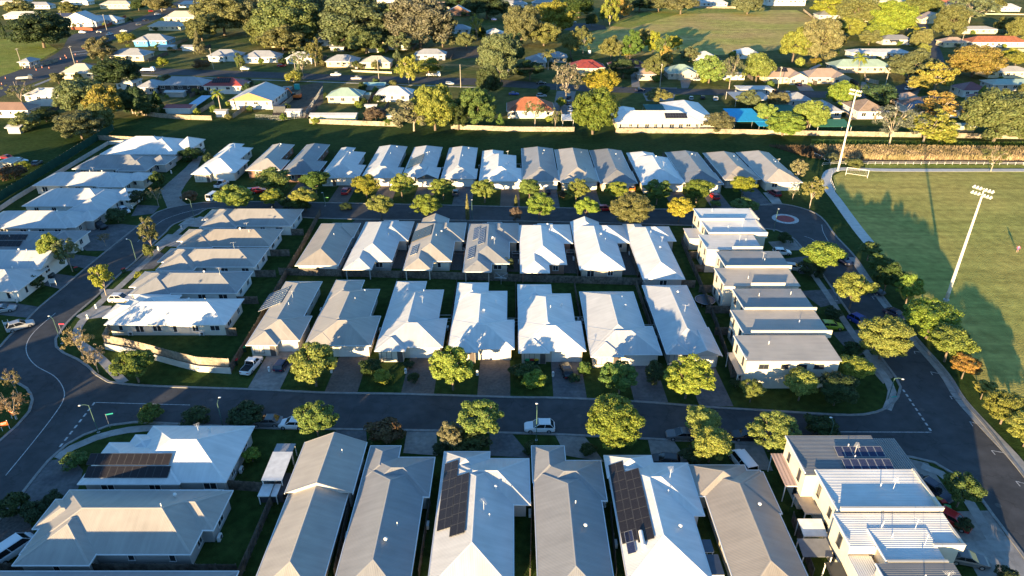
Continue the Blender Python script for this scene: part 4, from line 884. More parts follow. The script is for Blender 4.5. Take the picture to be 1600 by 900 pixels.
olds = [
 ('white roofed house behind the big dark tree by the oval', 36, 30, 62, 10, WHITE, W_PAINT, {}),
 ('navy roofed house beside the white gabled pair', 96, 33, 52, 10, NAVY, W_PAINT, {}),
 ('white gabled house with red-brown paling fence', 124, 42, 60, 14, WHITE, W_PAINT, dict(ends='gg', ax='y', ze=3.4)),
 ('white roofed house next to the white gable on the main road corner', 160, 38, 52, 12, WHITE, W_PAINT, {}),
 ('cream house with cream roof far up the main road', 181, 14, 52, 12, CREAM, W_YEL, dict(ze=3.6)),
 ('cream pyramid-roofed house right of the main road', 284, 34, 58, 14, CREAM, W_YEL, dict(tanp=0.6)),
 ('cream low-roofed house behind the blue house', 258, 48, 54, 12, CREAM, W_YEL, {}),
 ('bright blue weatherboard house with grey roof', 237, 72, 54, 13, ZINC, W_BLUE, dict(wing=(0.0, 0.45, 1.5, 7, 'y', 'hh'), ze=3.3)),
 ('cream corner house with grey roof and verandah', 200, 95, 60, 12, ZINC, W_YEL, dict(wing=(0.6, 1.0, 1.5, 7, 'y', 'hh'))),
 ('white house with grey roof before the side street, right of the lime sapling', 350, 96, 52, 11, ZINC, W_PAINT, dict(wing=(0.1, 0.6, 1.5, 7, 'y', 'hh'))),
 ('white cottage with zinc roof facing the suburb street beside the carport', 408, 98, 58, 11, ZINC, W_PAINT, dict(wing=(0.05, 0.5, 1.5, 7, 'y', 'hh'))),
 ('white cottage half hidden by thin street trees', 468, 100, 44, 11, WHITE, W_PAINT, {}),
 ('cream cottage with grey hipped roof, left of the walled cream cottage', 534, 105, 52, 11, ZINC, W_YEL, {}),
 ('cream cottage behind a low cream front wall', 587, 107, 50, 11, CREAM, W_YEL, {}),
 ('low zinc roofed house behind lime trees on the suburb street', 672, 94, 52, 10, ZINC, W_GREY, {}),
 ('dark brick house with pale blue roof far behind the olive trees', 716, 25, 40, 10, PALE, W_BRICK, dict(ends='gg', ax='y')),
 ('white house with zinc roof behind the yellow shrub', 714, 53, 44, 11, ZINC, W_PAINT, {}),
 ('white weatherboard house at the end of the dirt yard', 772, 60, 32, 11, WHITE, W_PAINT, {}),
 ('cream pyramid-roofed house beside the main road works', 122, 124, 54, 12, CREAM, W_YEL, dict(tanp=0.6)),
 ('white two-level house with blue-grey roof by the yellow trees', 70, 166, 62, 9, PALE, W_PAINT, dict(ze=4.6)),
 ('brown roofed house at the edge of the green yard', 12, 184, 76, 9, BROWNT, W_PAINT, {}),
 ('grey roofed cottage among dark trees', 231, 147, 34, 12, ZINC, W_GREY, {}),
 ('black weatherboard house with zinc hipped roof', 284, 146, 76, 11, ZINC, W_DARK, dict(ze=3.8)),
 ('white house with red tin roof and solar panels', 350, 147, 66, 11, RED, W_PAINT, dict(ze=3.6)),
 ('long white gabled house with timber end wall', 394, 171, 72, 22, WHITE, W_PAINT, dict(ax='y', ends='gg', ze=3.6, tanp=0.36, gabc=(0.40, 0.22, 0.11))),
 ('pale green roofed cottage behind the long shed', 537, 162, 54, 11, GREENR, W_YEL, dict(wing=(0.45, 1.05, -3, 11, 'y', 'hh'))),
 ('white cottage with lilac-grey roof before the tall lime tree', 614, 159, 56, 11, PALE, W_PAINT, dict(wing=(0.6, 1.05, -3, 11, 'y', 'hh'))),
 ('orange tiled house between the dark round trees', 829, 185, 78, 14, ORANGE, W_PAINT, dict(tiles=True, tanp=0.55)),
 ('red tiled brick house opposite the orange tiled house', 918, 115, 56, 12, RED, W_YEL, dict(tiles=True, wing=(0.2, 0.8, 2.0, 8, 'y', 'hh'))),
 ('brown tiled house behind a rounded dark tree', 982, 114, 62, 12, MAROON, W_TAN, dict(tiles=True)),
 ('pale green roofed brick house with white garage', 1067, 124, 52, 13, GREENR, W_TAN, dict(wing=(0.3, 0.9, 2.0, 8, 'y', 'gh'))),
 ('tan tiled house with solar panels and brick driveway', 1228, 131, 66, 13, TANR, W_YEL, dict(wing=(0.5, 1.0, 2.5, 9, 'y', 'gh'))),
 ('tan tiled house with red garage doors', 1292, 131, 68, 13, TANR, W_TAN, dict(wing=(0.55, 1.0, 2.5, 9, 'y', 'gh'))),
 ('pale green low-roofed house behind the palm', 1348, 114, 96, 12, GREENR, W_TAN, {}),
 ('long white metal-roofed house above the green roof', 1376, 91, 98, 10, WHITE, W_PAINT, dict(tanp=0.3)),
 ('charcoal roofed house with small solar panels', 1401, 70, 50, 10, GREY, W_GREY, {}),
 ('tan house at the turn of the far street', 1458, 37, 42, 11, TANR, W_YEL, dict(ends='gg', ax='y')),
 ('cream flat-roofed house across the far street', 1530, 53, 60, 12, CREAM, W_YEL, dict(tanp=0.25)),
 ('orange tiled house with cream wall on the far street', 1560, 74, 92, 12, ORANGE, W_PAINT, dict(tiles=True)),
 ('cream roofed house behind the golden tree', 1578, 122, 76, 12, CREAM, W_YEL, dict(tanp=0.3)),
 ('pale green roofed house below the cream roof', 1585, 142, 80, 10, GREENR, W_GREY, dict(tanp=0.3)),
 ('maroon roofed house beside the clipped green tree', 1522, 152, 44, 11, MAROON, W_PAINT, {}),
 ('brown tiled house with blue solar panels near the long pale fence', 1468, 184, 90, 16, BROWNT, W_PAINT, dict(tiles=True, wing=(0.0, 0.5, 1.5, 12, 'y', 'hh'))),
 ('tan tiled house left of the pale bare tree', 1362, 186, 52, 15, TANR, W_PAINT, dict(ax='y', tiles=True)),
 ('grey roofed house beside the green garden canopy', 1296, 186, 40, 15, ZINC, W_GREY, dict(ax='y')),
 ('white warehouse with flat roof at the top of the paddock', 1228, 9, 66, 14, WHITE, W_PAINT, dict(tanp=0.1, ze=5)),
 ('white low building behind the paddock trees', 1110, 10, 56, 12, WHITE, W_PAINT, {}),
 ('blue-roofed cottage at the far end beyond the paddock trees', 893, 22, 24, 10, PALE, W_PAINT, dict(ze=4)),
 ('white house far behind the leftmost olive trees', 425, 8, 40, 12, WHITE, W_PAINT, {}),
 ('zinc roofed house far behind the middle olive trees', 615, 6, 56, 12, ZINC, W_PAINT, {}),
 ('dark roofed house beside the paddock corner fence', 1300, 30, 46, 12, GREY, W_GREY, {}),
 ('brown roofed house among the yellow trees above the white roof', 1320, 50, 50, 12, BROWNT, W_TAN, {}),
 ('grey cottage behind the feather palm', 838, 106, 34, 14, ZINC, W_GREY, dict(ax='y')),
 ('zinc house half hidden behind tall gums', 800, 12, 50, 11, ZINC, W_PAINT, {}),
 ('cream house beyond the dry grass behind yellow trees', 1400, 8, 60, 12, CREAM, W_YEL, {}),
 ('white roofed house at the far right top', 1570, 18, 50, 12, WHITE, W_PAINT, {}),
 ('cream house with grey roof before the far left trees', 18, 8, 50, 12, ZINC, W_YEL, {}),
 ('white house across the main road', 118, 8, 44, 12, PALE, W_PAINT, {}),
 ('cream roofed carport behind the dark pair of trees', 1180, 150, 56, 8, PALE, W_GREY, dict(tanp=0.15)),
 ('white cottage between the olive trees and side yard', 330, 5, 40, 12, WHITE, W_PAINT, {}),
 ('tin roofed cottage behind the lime-green tree', 560, 50, 30, 10, ZINC, W_PAINT, {}),
]
for i_, (cx, by, wpx, rc, wc, lab) in enumerate([(505, 72, 36, ZINC, W_PAINT, 'zinc cottage under the olive trees'), (622, 78, 34, WHITE, W_PAINT, 'white cottage under the tall gums'), (872, 98, 30, ZINC, W_GREY, 'grey lean-to cottage left of the red tiles'), (1102, 98, 34, WHITE, W_PAINT, 'white cottage behind the lime street trees'), (1168, 92, 36, PALE, W_PAINT, 'pale roofed house at the paddock edge'), (1492, 74, 40, TANR, W_YEL, 'tan house beside the far street'), (1424, 168, 40, TANR, W_TAN, 'tan cottage behind the pale bare tree'), (1545, 168, 44, MAROON, W_YEL, 'maroon cottage left of the big olive tree'), (1248, 168, 40, ZINC, W_GREY, 'zinc cottage behind the lime garden trees'), (300, 12, 44, WHITE, W_PAINT, 'white cottage far right of the main road'), (520, 10, 44, ZINC, W_PAINT, 'zinc cottage beyond the olive row'), (690, 14, 40, TANR, W_TAN, 'tan cottage beyond the gums'), (850, 10, 40, ZINC, W_GREY, 'zinc cottage beyond the yellow trees'), (1482, 10, 44, ORANGE, W_YEL, 'orange cottage at the far right skyline'), (60, 14, 40, ZINC, W_PAINT, 'zinc cottage beyond the oval'), (1340, 34, 36, CREAM, W_YEL, 'cream cottage among yellow trees'), (440, 74, 36, CREAM, W_YEL, 'cream cottage behind the zinc cottages'), (1010, 126, 30, TANR, W_TAN, 'tan garage beside the brown tiles'), (790, 112, 34, ZINC, W_GREY, 'grey cottage behind the olive tree'), (1120, 118, 26, BROWNT, W_BRICK, 'brown brick cottage between lime trees'), (1192, 120, 26, BROWNT, W_BRICK, 'brown brick cottage right of the lime tree'), (196, 140, 30, PALE, W_PAINT, 'pale cottage half hidden by dark trees'), (40, 106, 20, ZINC, W_GREY, 'small kiosk at the oval edge')]):
    olds.append((lab, cx, by, wpx, 10, rc, wc, {}))
oh = {}
for (lab, cx, by, wpx, d, rc, wc, kw) in olds: oh[lab] = old(lab, cx, by, wpx, d, rc, wc, **kw)
solar(oh['white house with red tin roof and solar panels'], 0, 'F', (346, 126), 8, 2)
solar(oh['tan tiled house with red garage doors'], 0, 'L', (1274, 105), 3, 3); solar(oh['tan tiled house with red garage doors'], 1, 'L', (1299, 113), 3, 2)
solar(oh['brown tiled house with blue solar panels near the long pale fence'], 0, 'L', (1430, 163), 5, 3, 'blue')
solar(oh['tan tiled house with solar panels and brick driveway'], 0, 'F', (1220, 109), 6, 2)
solar(oh['charcoal roofed house with small solar panels'], 0, 'F', (1398, 64), 6, 1)
# sheds and garages
sheds = [('white shed with brown base beside the blue house', 260, 79, 27, 6, WHITE, W_PAINT), ('cream shed beside the lone conifer', 295, 80, 23, 7, CREAM, W_PAINT), ('red-roofed white garage by the back fence', 279, 178, 44, 7, RED, W_PAINT),
 ('white shed roof beside the black house', 274, 152, 32, 4, WHITE, W_GREY), ('grey garden shed behind the cream cottages', 527, 80, 24, 5, ZINC, W_GREY), ('open grey shed on the vacant yard', 585, 82, 22, 5, ZINC, W_GREY), ('long pale green shed along the back fence', 521, 190, 76, 5, PALE, (0.45, 0.5, 0.4)),
 ('white site hut by the excavator yard', 459, 183, 25, 4.5, WHITE, W_PAINT), ('weathered timber hut below the palm', 346, 183, 20, 4, CREAM, W_PAINT), ('grey shed in the green yard left of the boundary fence', 23, 209, 24, 4.5, PALE, W_GREY), ('cream shed beside the parked cars left of the boundary fence', 10, 266, 26, 5, CREAM, W_GREY),
 ('green garden shed between the cottages', 571, 156, 18, 4, GREENR, W_YEL), ('small white shed behind the white cottage', 580, 174, 20, 3, PALE, W_GREY), ('green-lidded shed by the back fence trees', 611, 190, 16, 3, GREENR, W_YEL), ('teal carport beside the green roofed cottage', 585, 141, 36, 6, (0.28, 0.45, 0.42), W_GREY),
 ('pale green garage near the right end of the back fence', 1510, 207, 28, 5, GREENR, W_YEL), ('white garage with green door before the bare tree', 1147, 125, 36, 7, CREAM, W_PAINT), ('white shed at the green fence corner', 149, 206, 10, 3, WHITE, W_PAINT), ('zinc lean-to behind the cottages', 850, 93, 20, 6, ZINC, W_GREY), ('white carport above the paddock corner', 1372, 92, 22, 5, PALE, W_GREY)]
for lab, cx, by, wpx, d, rc, wc in sheds: old(lab, cx, by, wpx, d, rc, wc, ends='gg', ze=2.3, tanp=0.25, cat='shed', name='shed', wins=False)
# school with the long white roof
x0, y0 = g(962, 205); x1, _ = g(1118, 205); sx = lambda u: x0+(x1-x0)*u
sch = house('long cream school building with white roof and central solar panels', WHITE, W_YEL, [(sx(0.0), sx(0.86), y0, y0+15, 'x', 'hh'), (sx(0.0), sx(0.27), y0+1, y0+23, 'y', 'hh'), (sx(0.6), sx(1.02), y0+0.8, y0+32, 'y', 'hh')], ze=3.1, tanp=0.36, name='school_building', cat='school', wstep=3.0, vents=False)
solar(sch, 0, 'F', (1056, 181), 8, 2)
# ================================================================ TREES
def crown_mesh(seed, nclump=46, nleaf=60, leaf=0.085, lo=0.45, hi=0.86, cr=(0.2, 0.34), flat=0.0, shape='round', jitter=0.0):
    rs = np.random.RandomState(seed)
    V = []; F = []
    k = 0; tries = 0
    while k < nclump and tries < 4000:
        tries += 1
        d = rs.normal(size=3); d /= np.linalg.norm(d)
        r = rs.uniform(lo, hi)
        if shape == 'round' and d[2] < -0.75: continue
        if shape == 'dome': d[2] = abs(d[2])*1.0-0.25
        if shape == 'cone':
            h = rs.uniform(-1, 1); rr = (1-h)/2*0.95+0.05; a = rs.uniform(0, 6.283); c = np.array([math.cos(a)*rr*rs.uniform(.5, .9), math.sin(a)*rr*rs.uniform(.5, .9), h*0.92]); R0 = 0.1+0.22*rr
        elif shape == 'spire':
            h = rs.uniform(-1, 1); rr = min(1, (1-h)*0.9); a = rs.uniform(0, 6.283); c = np.array([math.cos(a)*rr*.55, math.sin(a)*rr*.55, h]); R0 = 0.25+0.2*rr
        else:
            c = d*r; R0 = rs.uniform(*cr)
        if jitter: c = c*(1+rs.uniform(-jitter, jitter))
        k += 1
        # leaves on the outer side of the clump
        n = rs.normal(size=(nleaf, 3)); n /= np.linalg.norm(n, axis=1)[:, None]
        od = c/(np.linalg.norm(c)+1e-6); n += od*0.55; n /= np.linalg.norm(n, axis=1)[:, None]
        sc_ = rs.uniform(0.62, 1.04, size=(nleaf, 1))
        zz = np.array([1, 1, 0.8])
        P = c+n*R0*sc_*zz
        # leaf quad, facing roughly outward/up with scatter
        m = n+rs.normal(size=(nleaf, 3))*0.55+np.array([0, 0, 0.25]); m /= np.linalg.norm(m, axis=1)[:, None]
        t = np.cross(m, rs.normal(size=(nleaf, 3))); t /= (np.linalg.norm(t, axis=1)[:, None]+1e-6); b_ = np.cross(m, t)
        s = leaf*rs.uniform(0.65, 1.25, size=(nleaf, 1))
        q = np.stack([P-t*s, P-b_*s*0.6, P+t*s, P+b_*s*0.6], 1).reshape(-1, 3)
        i0 = len(V)
        V.extend(q.tolist()); F.extend([(i0+4*j, i0+4*j+1, i0+4*j+2, i0+4*j+3) for j in range(nleaf)])
    me = bpy.data.meshes.new('crown'); me.from_pydata(V, [], F); me.materials.append(LEAF)
    return me
def trunk_mesh(seed, limbs=6, spread=0.7, rise=1.0, m=BARK, thick=0.055):
    """unit trunk: base at 0, crown centre at z=1; limbs reach into the crown (radius 1 in xy is scaled separately)"""
    rd = random.Random(seed); b_ = B()
    th = thick
    b_.tube((0, 0, -0.05), (rd.uniform(-.03, .03), rd.uniform(-.03, .03), 0.45), th, th*0.75, 7)
    top = (rd.uniform(-.05, .05), rd.uniform(-.05, .05), 0.45)
    for i in range(limbs):
        a = 6.283*i/limbs+rd.uniform(-.4, .4); r = spread*rd.uniform(.5, 1); z = rise*rd.uniform(0.9, 1.45)
        mid = (top[0]+math.cos(a)*r*0.45, top[1]+math.sin(a)*r*0.45, 0.45+(z-0.45)*0.55)
        b_.tube(top, mid, th*0.6, th*0.4, 5, False); e = (math.cos(a)*r, math.sin(a)*r, z)
        b_.tube(mid, e, th*0.4, th*0.12, 5, False)
        a2 = a+rd.uniform(-.9, .9); b_.tube(mid, (mid[0]+math.cos(a2)*r*.5, mid[1]+math.sin(a2)*r*.5, z*1.02), th*0.3, th*0.08, 4, False)
    return b_.mesh('trunk', m)
CR = {'round': [crown_mesh(i, 70+12*(i % 3), 190, 0.054, 0.40, 0.80+0.04*(i % 4), (0.15+0.02*(i % 3), 0.27+0.03*(i % 3)), jitter=0.05*(i % 3)) for i in range(7)],
      'big': [crown_mesh(20+i, 150, 170, 0.040, 0.45, 0.88, (0.14, 0.26)) for i in range(4)],
      'loose': [crown_mesh(40+i, 62, 56, 0.07, 0.5, 1.0, (0.12, 0.24), jitter=0.12) for i in range(3)],
      'sparse': [crown_mesh(60+i, 46, 44, 0.05, 0.4, 1.0, (0.12, 0.22), jitter=0.15) for i in range(3)],
      'small': [crown_mesh(80+i, 30, 90, 0.09, 0.4, 0.82, (0.28, 0.42)) for i in range(3)],
      'conifer': [crown_mesh(100, 70, 36, 0.08, shape='cone')], 'cypress': [crown_mesh(101, 50, 40, 0.16, shape='spire')]}
TR = {'round': [trunk_mesh(1), trunk_mesh(2)], 'big': [trunk_mesh(3, 7), trunk_mesh(4, 8)], 'loose': [trunk_mesh(5, 7, .8, 1.05, PALEBARK, .045)], 'sparse': [trunk_mesh(6, 8, .85, 1.1, PALEBARK, .04)], 'small': [trunk_mesh(7, 4)],
      'conifer': [trunk_mesh(8, 0)], 'cypress': [trunk_mesh(9, 0)]}
def frond_mesh():
    b_ = B(); rd = random.Random(5)
    for i in range(22):
        a = 6.283*i/22+rd.uniform(-.15, .15); el = rd.uniform(-0.35, 1.1); p = Vector((0, 0, 0)); d = Vector((math.cos(a)*math.cos(el), math.sin(a)*math.cos(el), math.sin(el))); s = Vector((-math.sin(a), math.cos(a), 0))
        L_ = 1.0; n = 6
        for k in range(n):
            q = p+d*(L_/n); w0 = 0.16*math.sin(math.pi*(k+0.35)/(n+.3)); w1 = 0.16*math.sin(math.pi*(k+1.2)/(n+.3))
            dn = Vector((0, 0, -0.06))
            b_.poly([p, q, q+s*w1+dn, p+s*w0+dn]); b_.poly([p, p-s*w0+dn, q-s*w1+dn, q]); p = q; d = (d+Vector((0, 0, -0.26))).normalized()
    return b_.mesh('crown', LEAF)
PALM_C = frond_mesh(); PALM_T = B().lathe([(0.5, -0.02), (0.42, 0.1), (0.36, 0.5), (0.34, 1.0), (0.0, 1.01)], 8).mesh('trunk', PALEBARK)
COLN = {'green': (0.135, 0.195, 0.036), 'lime': (0.240, 0.290, 0.048), 'dark': (0.062, 0.092, 0.026), 'olive': (0.175, 0.182, 0.062), 'yellow': (0.310, 0.300, 0.046), 'golden': (0.36, 0.245, 0.048), 'brown': (0.17, 0.11, 0.055), 'autumn': (0.30, 0.215, 0.105), 'grey': (0.175, 0.178, 0.088)}
CNAME = {'green': 'green', 'lime': 'lime green', 'dark': 'dark green', 'olive': 'olive green', 'yellow': 'yellow green', 'golden': 'golden', 'brown': 'reddish brown', 'autumn': 'orange autumn', 'grey': 'grey-green'}
KNAME = {'round': 'rounded tree', 'big': 'broad leafy tree', 'loose': 'loose open gum tree', 'sparse': 'sparse thin-leaved tree', 'small': 'small bushy shrub', 'conifer': 'conical conifer', 'cypress': 'slim cypress', 'palm': 'palm tree'}
TN = [0]
def tree(cx, cy, wp, hp=None, kind='round', col='green', hb=None, label=None, extra=''):
    """crown centre pixel, crown width and height in pixels; the trunk foot follows from a usual clear-trunk height"""
    TN[0] += 1; rd = random.Random(TN[0]*7+3)
    hp = hp or wp*0.78
    zc = 4.0
    for _ in range(6):
        X, Y = g(cx, cy, zc); m = mpp(cy, zc); Rr = max(0.4, wp*m/2*1.04)
        dep = math.atan2(CAM_H-zc, math.hypot(X, Y)); c_, s_ = math.cos(dep), math.sin(dep)
        v = ((hp*m/2)**2-(Rr*s_)**2); Vr = math.sqrt(max(v, (Rr*0.55)**2))/c_ if v > 0 else Rr*0.55
        Vr = min(max(Vr, Rr*0.55), Rr*1.5) if kind not in ('cypress', 'conifer') else max(Vr, Rr)
        h0 = hb if hb is not None else {'round': 0.9+0.25*Rr, 'big': 0.8+0.2*Rr, 'loose': 1.2+0.45*Rr, 'sparse': 0.9+0.4*Rr, 'small': 0.05, 'conifer': 0.2, 'cypress': 0.1}.get(kind, 1)
        zc = h0+Vr*0.92
    c3 = COLN[col]; jt = rd.uniform(0.78, 1.12); tint = (c3[0]*jt*rd.uniform(.82, 1.12), c3[1]*jt, c3[2]*jt*rd.uniform(.8, 1.5))
    if label is None:
        def dd(bx): return math.hypot(max(bx[0]-X, 0, X-bx[1]), max(bx[2]-Y, 0, Y-bx[3]))
        al = extra or min(ALIAS, key=lambda q: dd(q[0]))[1]
        size = 'low ' if Vr+zc < 2.6 else ('tall ' if Vr+zc > 11 else '')
        label = ' '.join(('%s%s %s near the %s' % (size, CNAME[col], KNAME[kind], al)).split()[:16]); grp = label
    else: grp = None
    root = thing({'small': 'shrub', 'cypress': 'cypress_tree', 'conifer': 'conifer_tree'}.get(kind, 'tree'), label, 'shrub' if kind == 'small' else 'tree', (X, Y, 0), 0, grp)
    put('crown', rd.choice(CR[kind]), root, (0, 0, zc), rd.uniform(0, 6.28), (Rr*rd.uniform(.92, 1.06), Rr*rd.uniform(.92, 1.06), Vr), tint, world=False)
    put('trunk', rd.choice(TR[kind]), root, (0, 0, 0), rd.uniform(0, 6.28), (Rr*0.95, Rr*0.95, max(zc, 0.6)), None, world=False)
    return root
def palm(cx, cy, rp, col='green', label='feather palm'):
    zc = 8.0
    X, Y = g(cx, cy, zc); Rr = rp*mpp(cy, zc)
    root = thing('palm_tree', label, 'palm', (X, Y, 0))
    put('crown', PALM_C, root, (0, 0, zc), random.uniform(0, 6), (Rr, Rr, Rr), COLN[col], world=False); put('trunk', PALM_T, root, (0, 0, 0), 0, (0.6, 0.6, zc), None, world=False)
# --- estate street trees: crown centre x, y, width, height, kind, colour
EST = [(365, 306, 57, 40, 'round', 'lime'), (427, 280, 52, 38, 'round', 'green'), (424, 306, 38, 22, 'round', 'lime'), (492, 281, 42, 30, 'round', 'green'), (474, 306, 48, 33, 'round', 'yellow'), (571, 287, 43, 31, 'round', 'yellow'),
 (627, 287, 45, 31, 'round', 'yellow'), (594, 319, 47, 35, 'round', 'lime'), (668, 319, 45, 37, 'round', 'lime'), (692, 291, 41, 29, 'round', 'lime'), (757, 294, 41, 32, 'round', 'lime'), (827, 292, 37, 28, 'round', 'lime'), (843, 320, 47, 36, 'round', 'lime'),
 (806, 334, 19, 23, 'round', 'brown'), (901, 295, 35, 30, 'round', 'lime'), (918, 323, 41, 36, 'round', 'lime'), (963, 295, 41, 30, 'round', 'lime'), (986, 324, 67, 50, 'big', 'olive'), (1028, 296, 48, 33, 'round', 'green'), (1063, 323, 45, 34, 'round', 'yellow'),
 (1091, 294, 47, 30, 'round', 'green'), (1162, 288, 43, 28, 'round', 'yellow'), (1118, 319, 18, 12, 'small', 'lime'), (1165, 321, 42, 20, 'round', 'green'), (1249, 262, 24, 28, 'loose', 'olive'), (1271, 296, 34, 35, 'loose', 'olive'), (1241, 298, 18, 14, 'sparse', 'grey'),
 (878, 303, 13, 14, 'small', 'brown'), (540, 322, 20, 10, 'small', 'dark'), (460, 320, 46, 14, 'small', 'dark'),
 (1287, 397, 62, 40, 'round', 'lime'), (1336, 448, 64, 56, 'round', 'lime'), (1385, 524, 80, 68, 'big', 'lime'), (1335, 574, 56, 30, 'round', 'lime'), (1254, 598, 54, 46, 'round', 'lime'), (1176, 607, 40, 32, 'round', 'lime'), (1310, 605, 60, 34, 'round', 'dark'), (1268, 420, 40, 30, 'small', 'dark'), (1300, 490, 30, 24, 'small', 'dark'), (1335, 545, 34, 26, 'small', 'dark'), (1226, 372, 24, 20, 'small', 'dark'),
 (1360, 388, 36, 26, 'round', 'green'), (1378, 411, 38, 30, 'round', 'green'), (1388, 430, 42, 44, 'round', 'dark'), (1424, 447, 43, 43, 'round', 'lime'), (1458, 496, 82, 58, 'big', 'lime'), (1487, 533, 72, 44, 'round', 'lime'), (1511, 569, 43, 34, 'round', 'golden'), (1540, 604, 36, 26, 'round', 'yellow'), (1575, 634, 66, 52, 'big', 'yellow'), (1612, 670, 66, 50, 'big', 'yellow'), (1507, 762, 60, 54, 'round', 'green'),
 (488, 565, 73, 67, 'round', 'lime'), (598, 589, 30, 27, 'small', 'lime'), (706, 571, 69, 67, 'round', 'lime'), (836, 594, 40, 34, 'small', 'lime'), (970, 585, 62, 50, 'round', 'green'), (1076, 585, 73, 66, 'round', 'lime'), (913, 576, 20, 26, 'small', 'green'), (1023, 584, 34, 40, 'small', 'dark'), (580, 572, 34, 26, 'small', 'dark'), (825, 580, 46, 26, 'small', 'dark'), (806, 580, 24, 20, 'small', 'dark'),
 (493, 652, 67, 48, 'round', 'lime'), (601, 676, 60, 38, 'small', 'brown'), (749, 650, 75, 60, 'round', 'lime'), (704, 679, 40, 42, 'round', 'olive'), (733, 690, 60, 26, 'small', 'dark'), (962, 657, 99, 73, 'big', 'lime'), (1098, 655, 52, 38, 'round', 'lime'), (1112, 692, 62, 52, 'round', 'lime'), (1208, 671, 74, 56, 'round', 'lime'), (1283, 668, 56, 28, 'small', 'dark'),
 (235, 646, 38, 30, 'small', 'green'), (305, 649, 42, 28, 'small', 'dark'), (385, 648, 58, 34, 'small', 'dark'), (393, 712, 30, 28, 'small', 'lime'),
 (120, 531, 42, 44, 'sparse', 'autumn'), (145, 557, 32, 34, 'sparse', 'autumn'), (208, 567, 66, 48, 'round', 'green'), (18, 592, 26, 36, 'sparse', 'autumn'), (16, 630, 44, 28, 'sparse', 'autumn'), (156, 430, 38, 40, 'loose', 'yellow'), (76, 388, 37, 58, 'round', 'lime'), (103, 393, 34, 40, 'loose', 'olive'), (231, 362, 30, 43, 'loose', 'olive'), (182, 337, 30, 26, 'small', 'dark'), (243, 303, 24, 22, 'sparse', 'autumn'),
 (246, 280, 24, 28, 'small', 'dark'), (213, 308, 38, 26, 'small', 'dark'), (161, 371, 20, 12, 'sparse', 'autumn'), (50, 440, 36, 26, 'small', 'dark'), (30, 422, 16, 16, 'small', 'olive'), (296, 305, 26, 14, 'small', 'brown'), (300, 240, 36, 14, 'small', 'dark'), (326, 250, 16, 30, 'small', 'dark'), (232, 392, 16, 26, 'small', 'olive'), (218, 430, 14, 14, 'small', 'lime'), (20, 790, 50, 46, 'small', 'dark'), (55, 800, 40, 40, 'small', 'dark'), (80, 780, 34, 20, 'small', 'dark'), (115, 718, 40, 8, 'small', 'green'),
 (654, 420, 12, 11, 'small', 'lime'), (684, 570, 20, 16, 'small', 'dark'), (897, 590, 20, 14, 'small', 'dark'), (645, 590, 20, 18, 'small', 'dark'), (795, 413, 16, 24, 'small', 'dark'), (640, 570, 18, 14, 'small', 'dark'), (1150, 600, 20, 18, 'small', 'dark'),
 (1505, 820, 30, 26, 'small', 'dark'), (1575, 900, 34, 30, 'small', 'dark'), (830, 700, 26, 20, 'small', 'dark'), (920, 702, 30, 18, 'small', 'dark'), (690, 700, 30, 20, 'small', 'dark'), (1085, 712, 40, 20, 'small', 'dark'), (575, 700, 20, 24, 'small', 'dark')]
for t in EST: tree(*t)
for cx, cy, wp, hp in ((730, 326, 6, 37), (806, 314, 6, 16)): tree(cx, cy, wp, hp, 'cypress', 'olive')
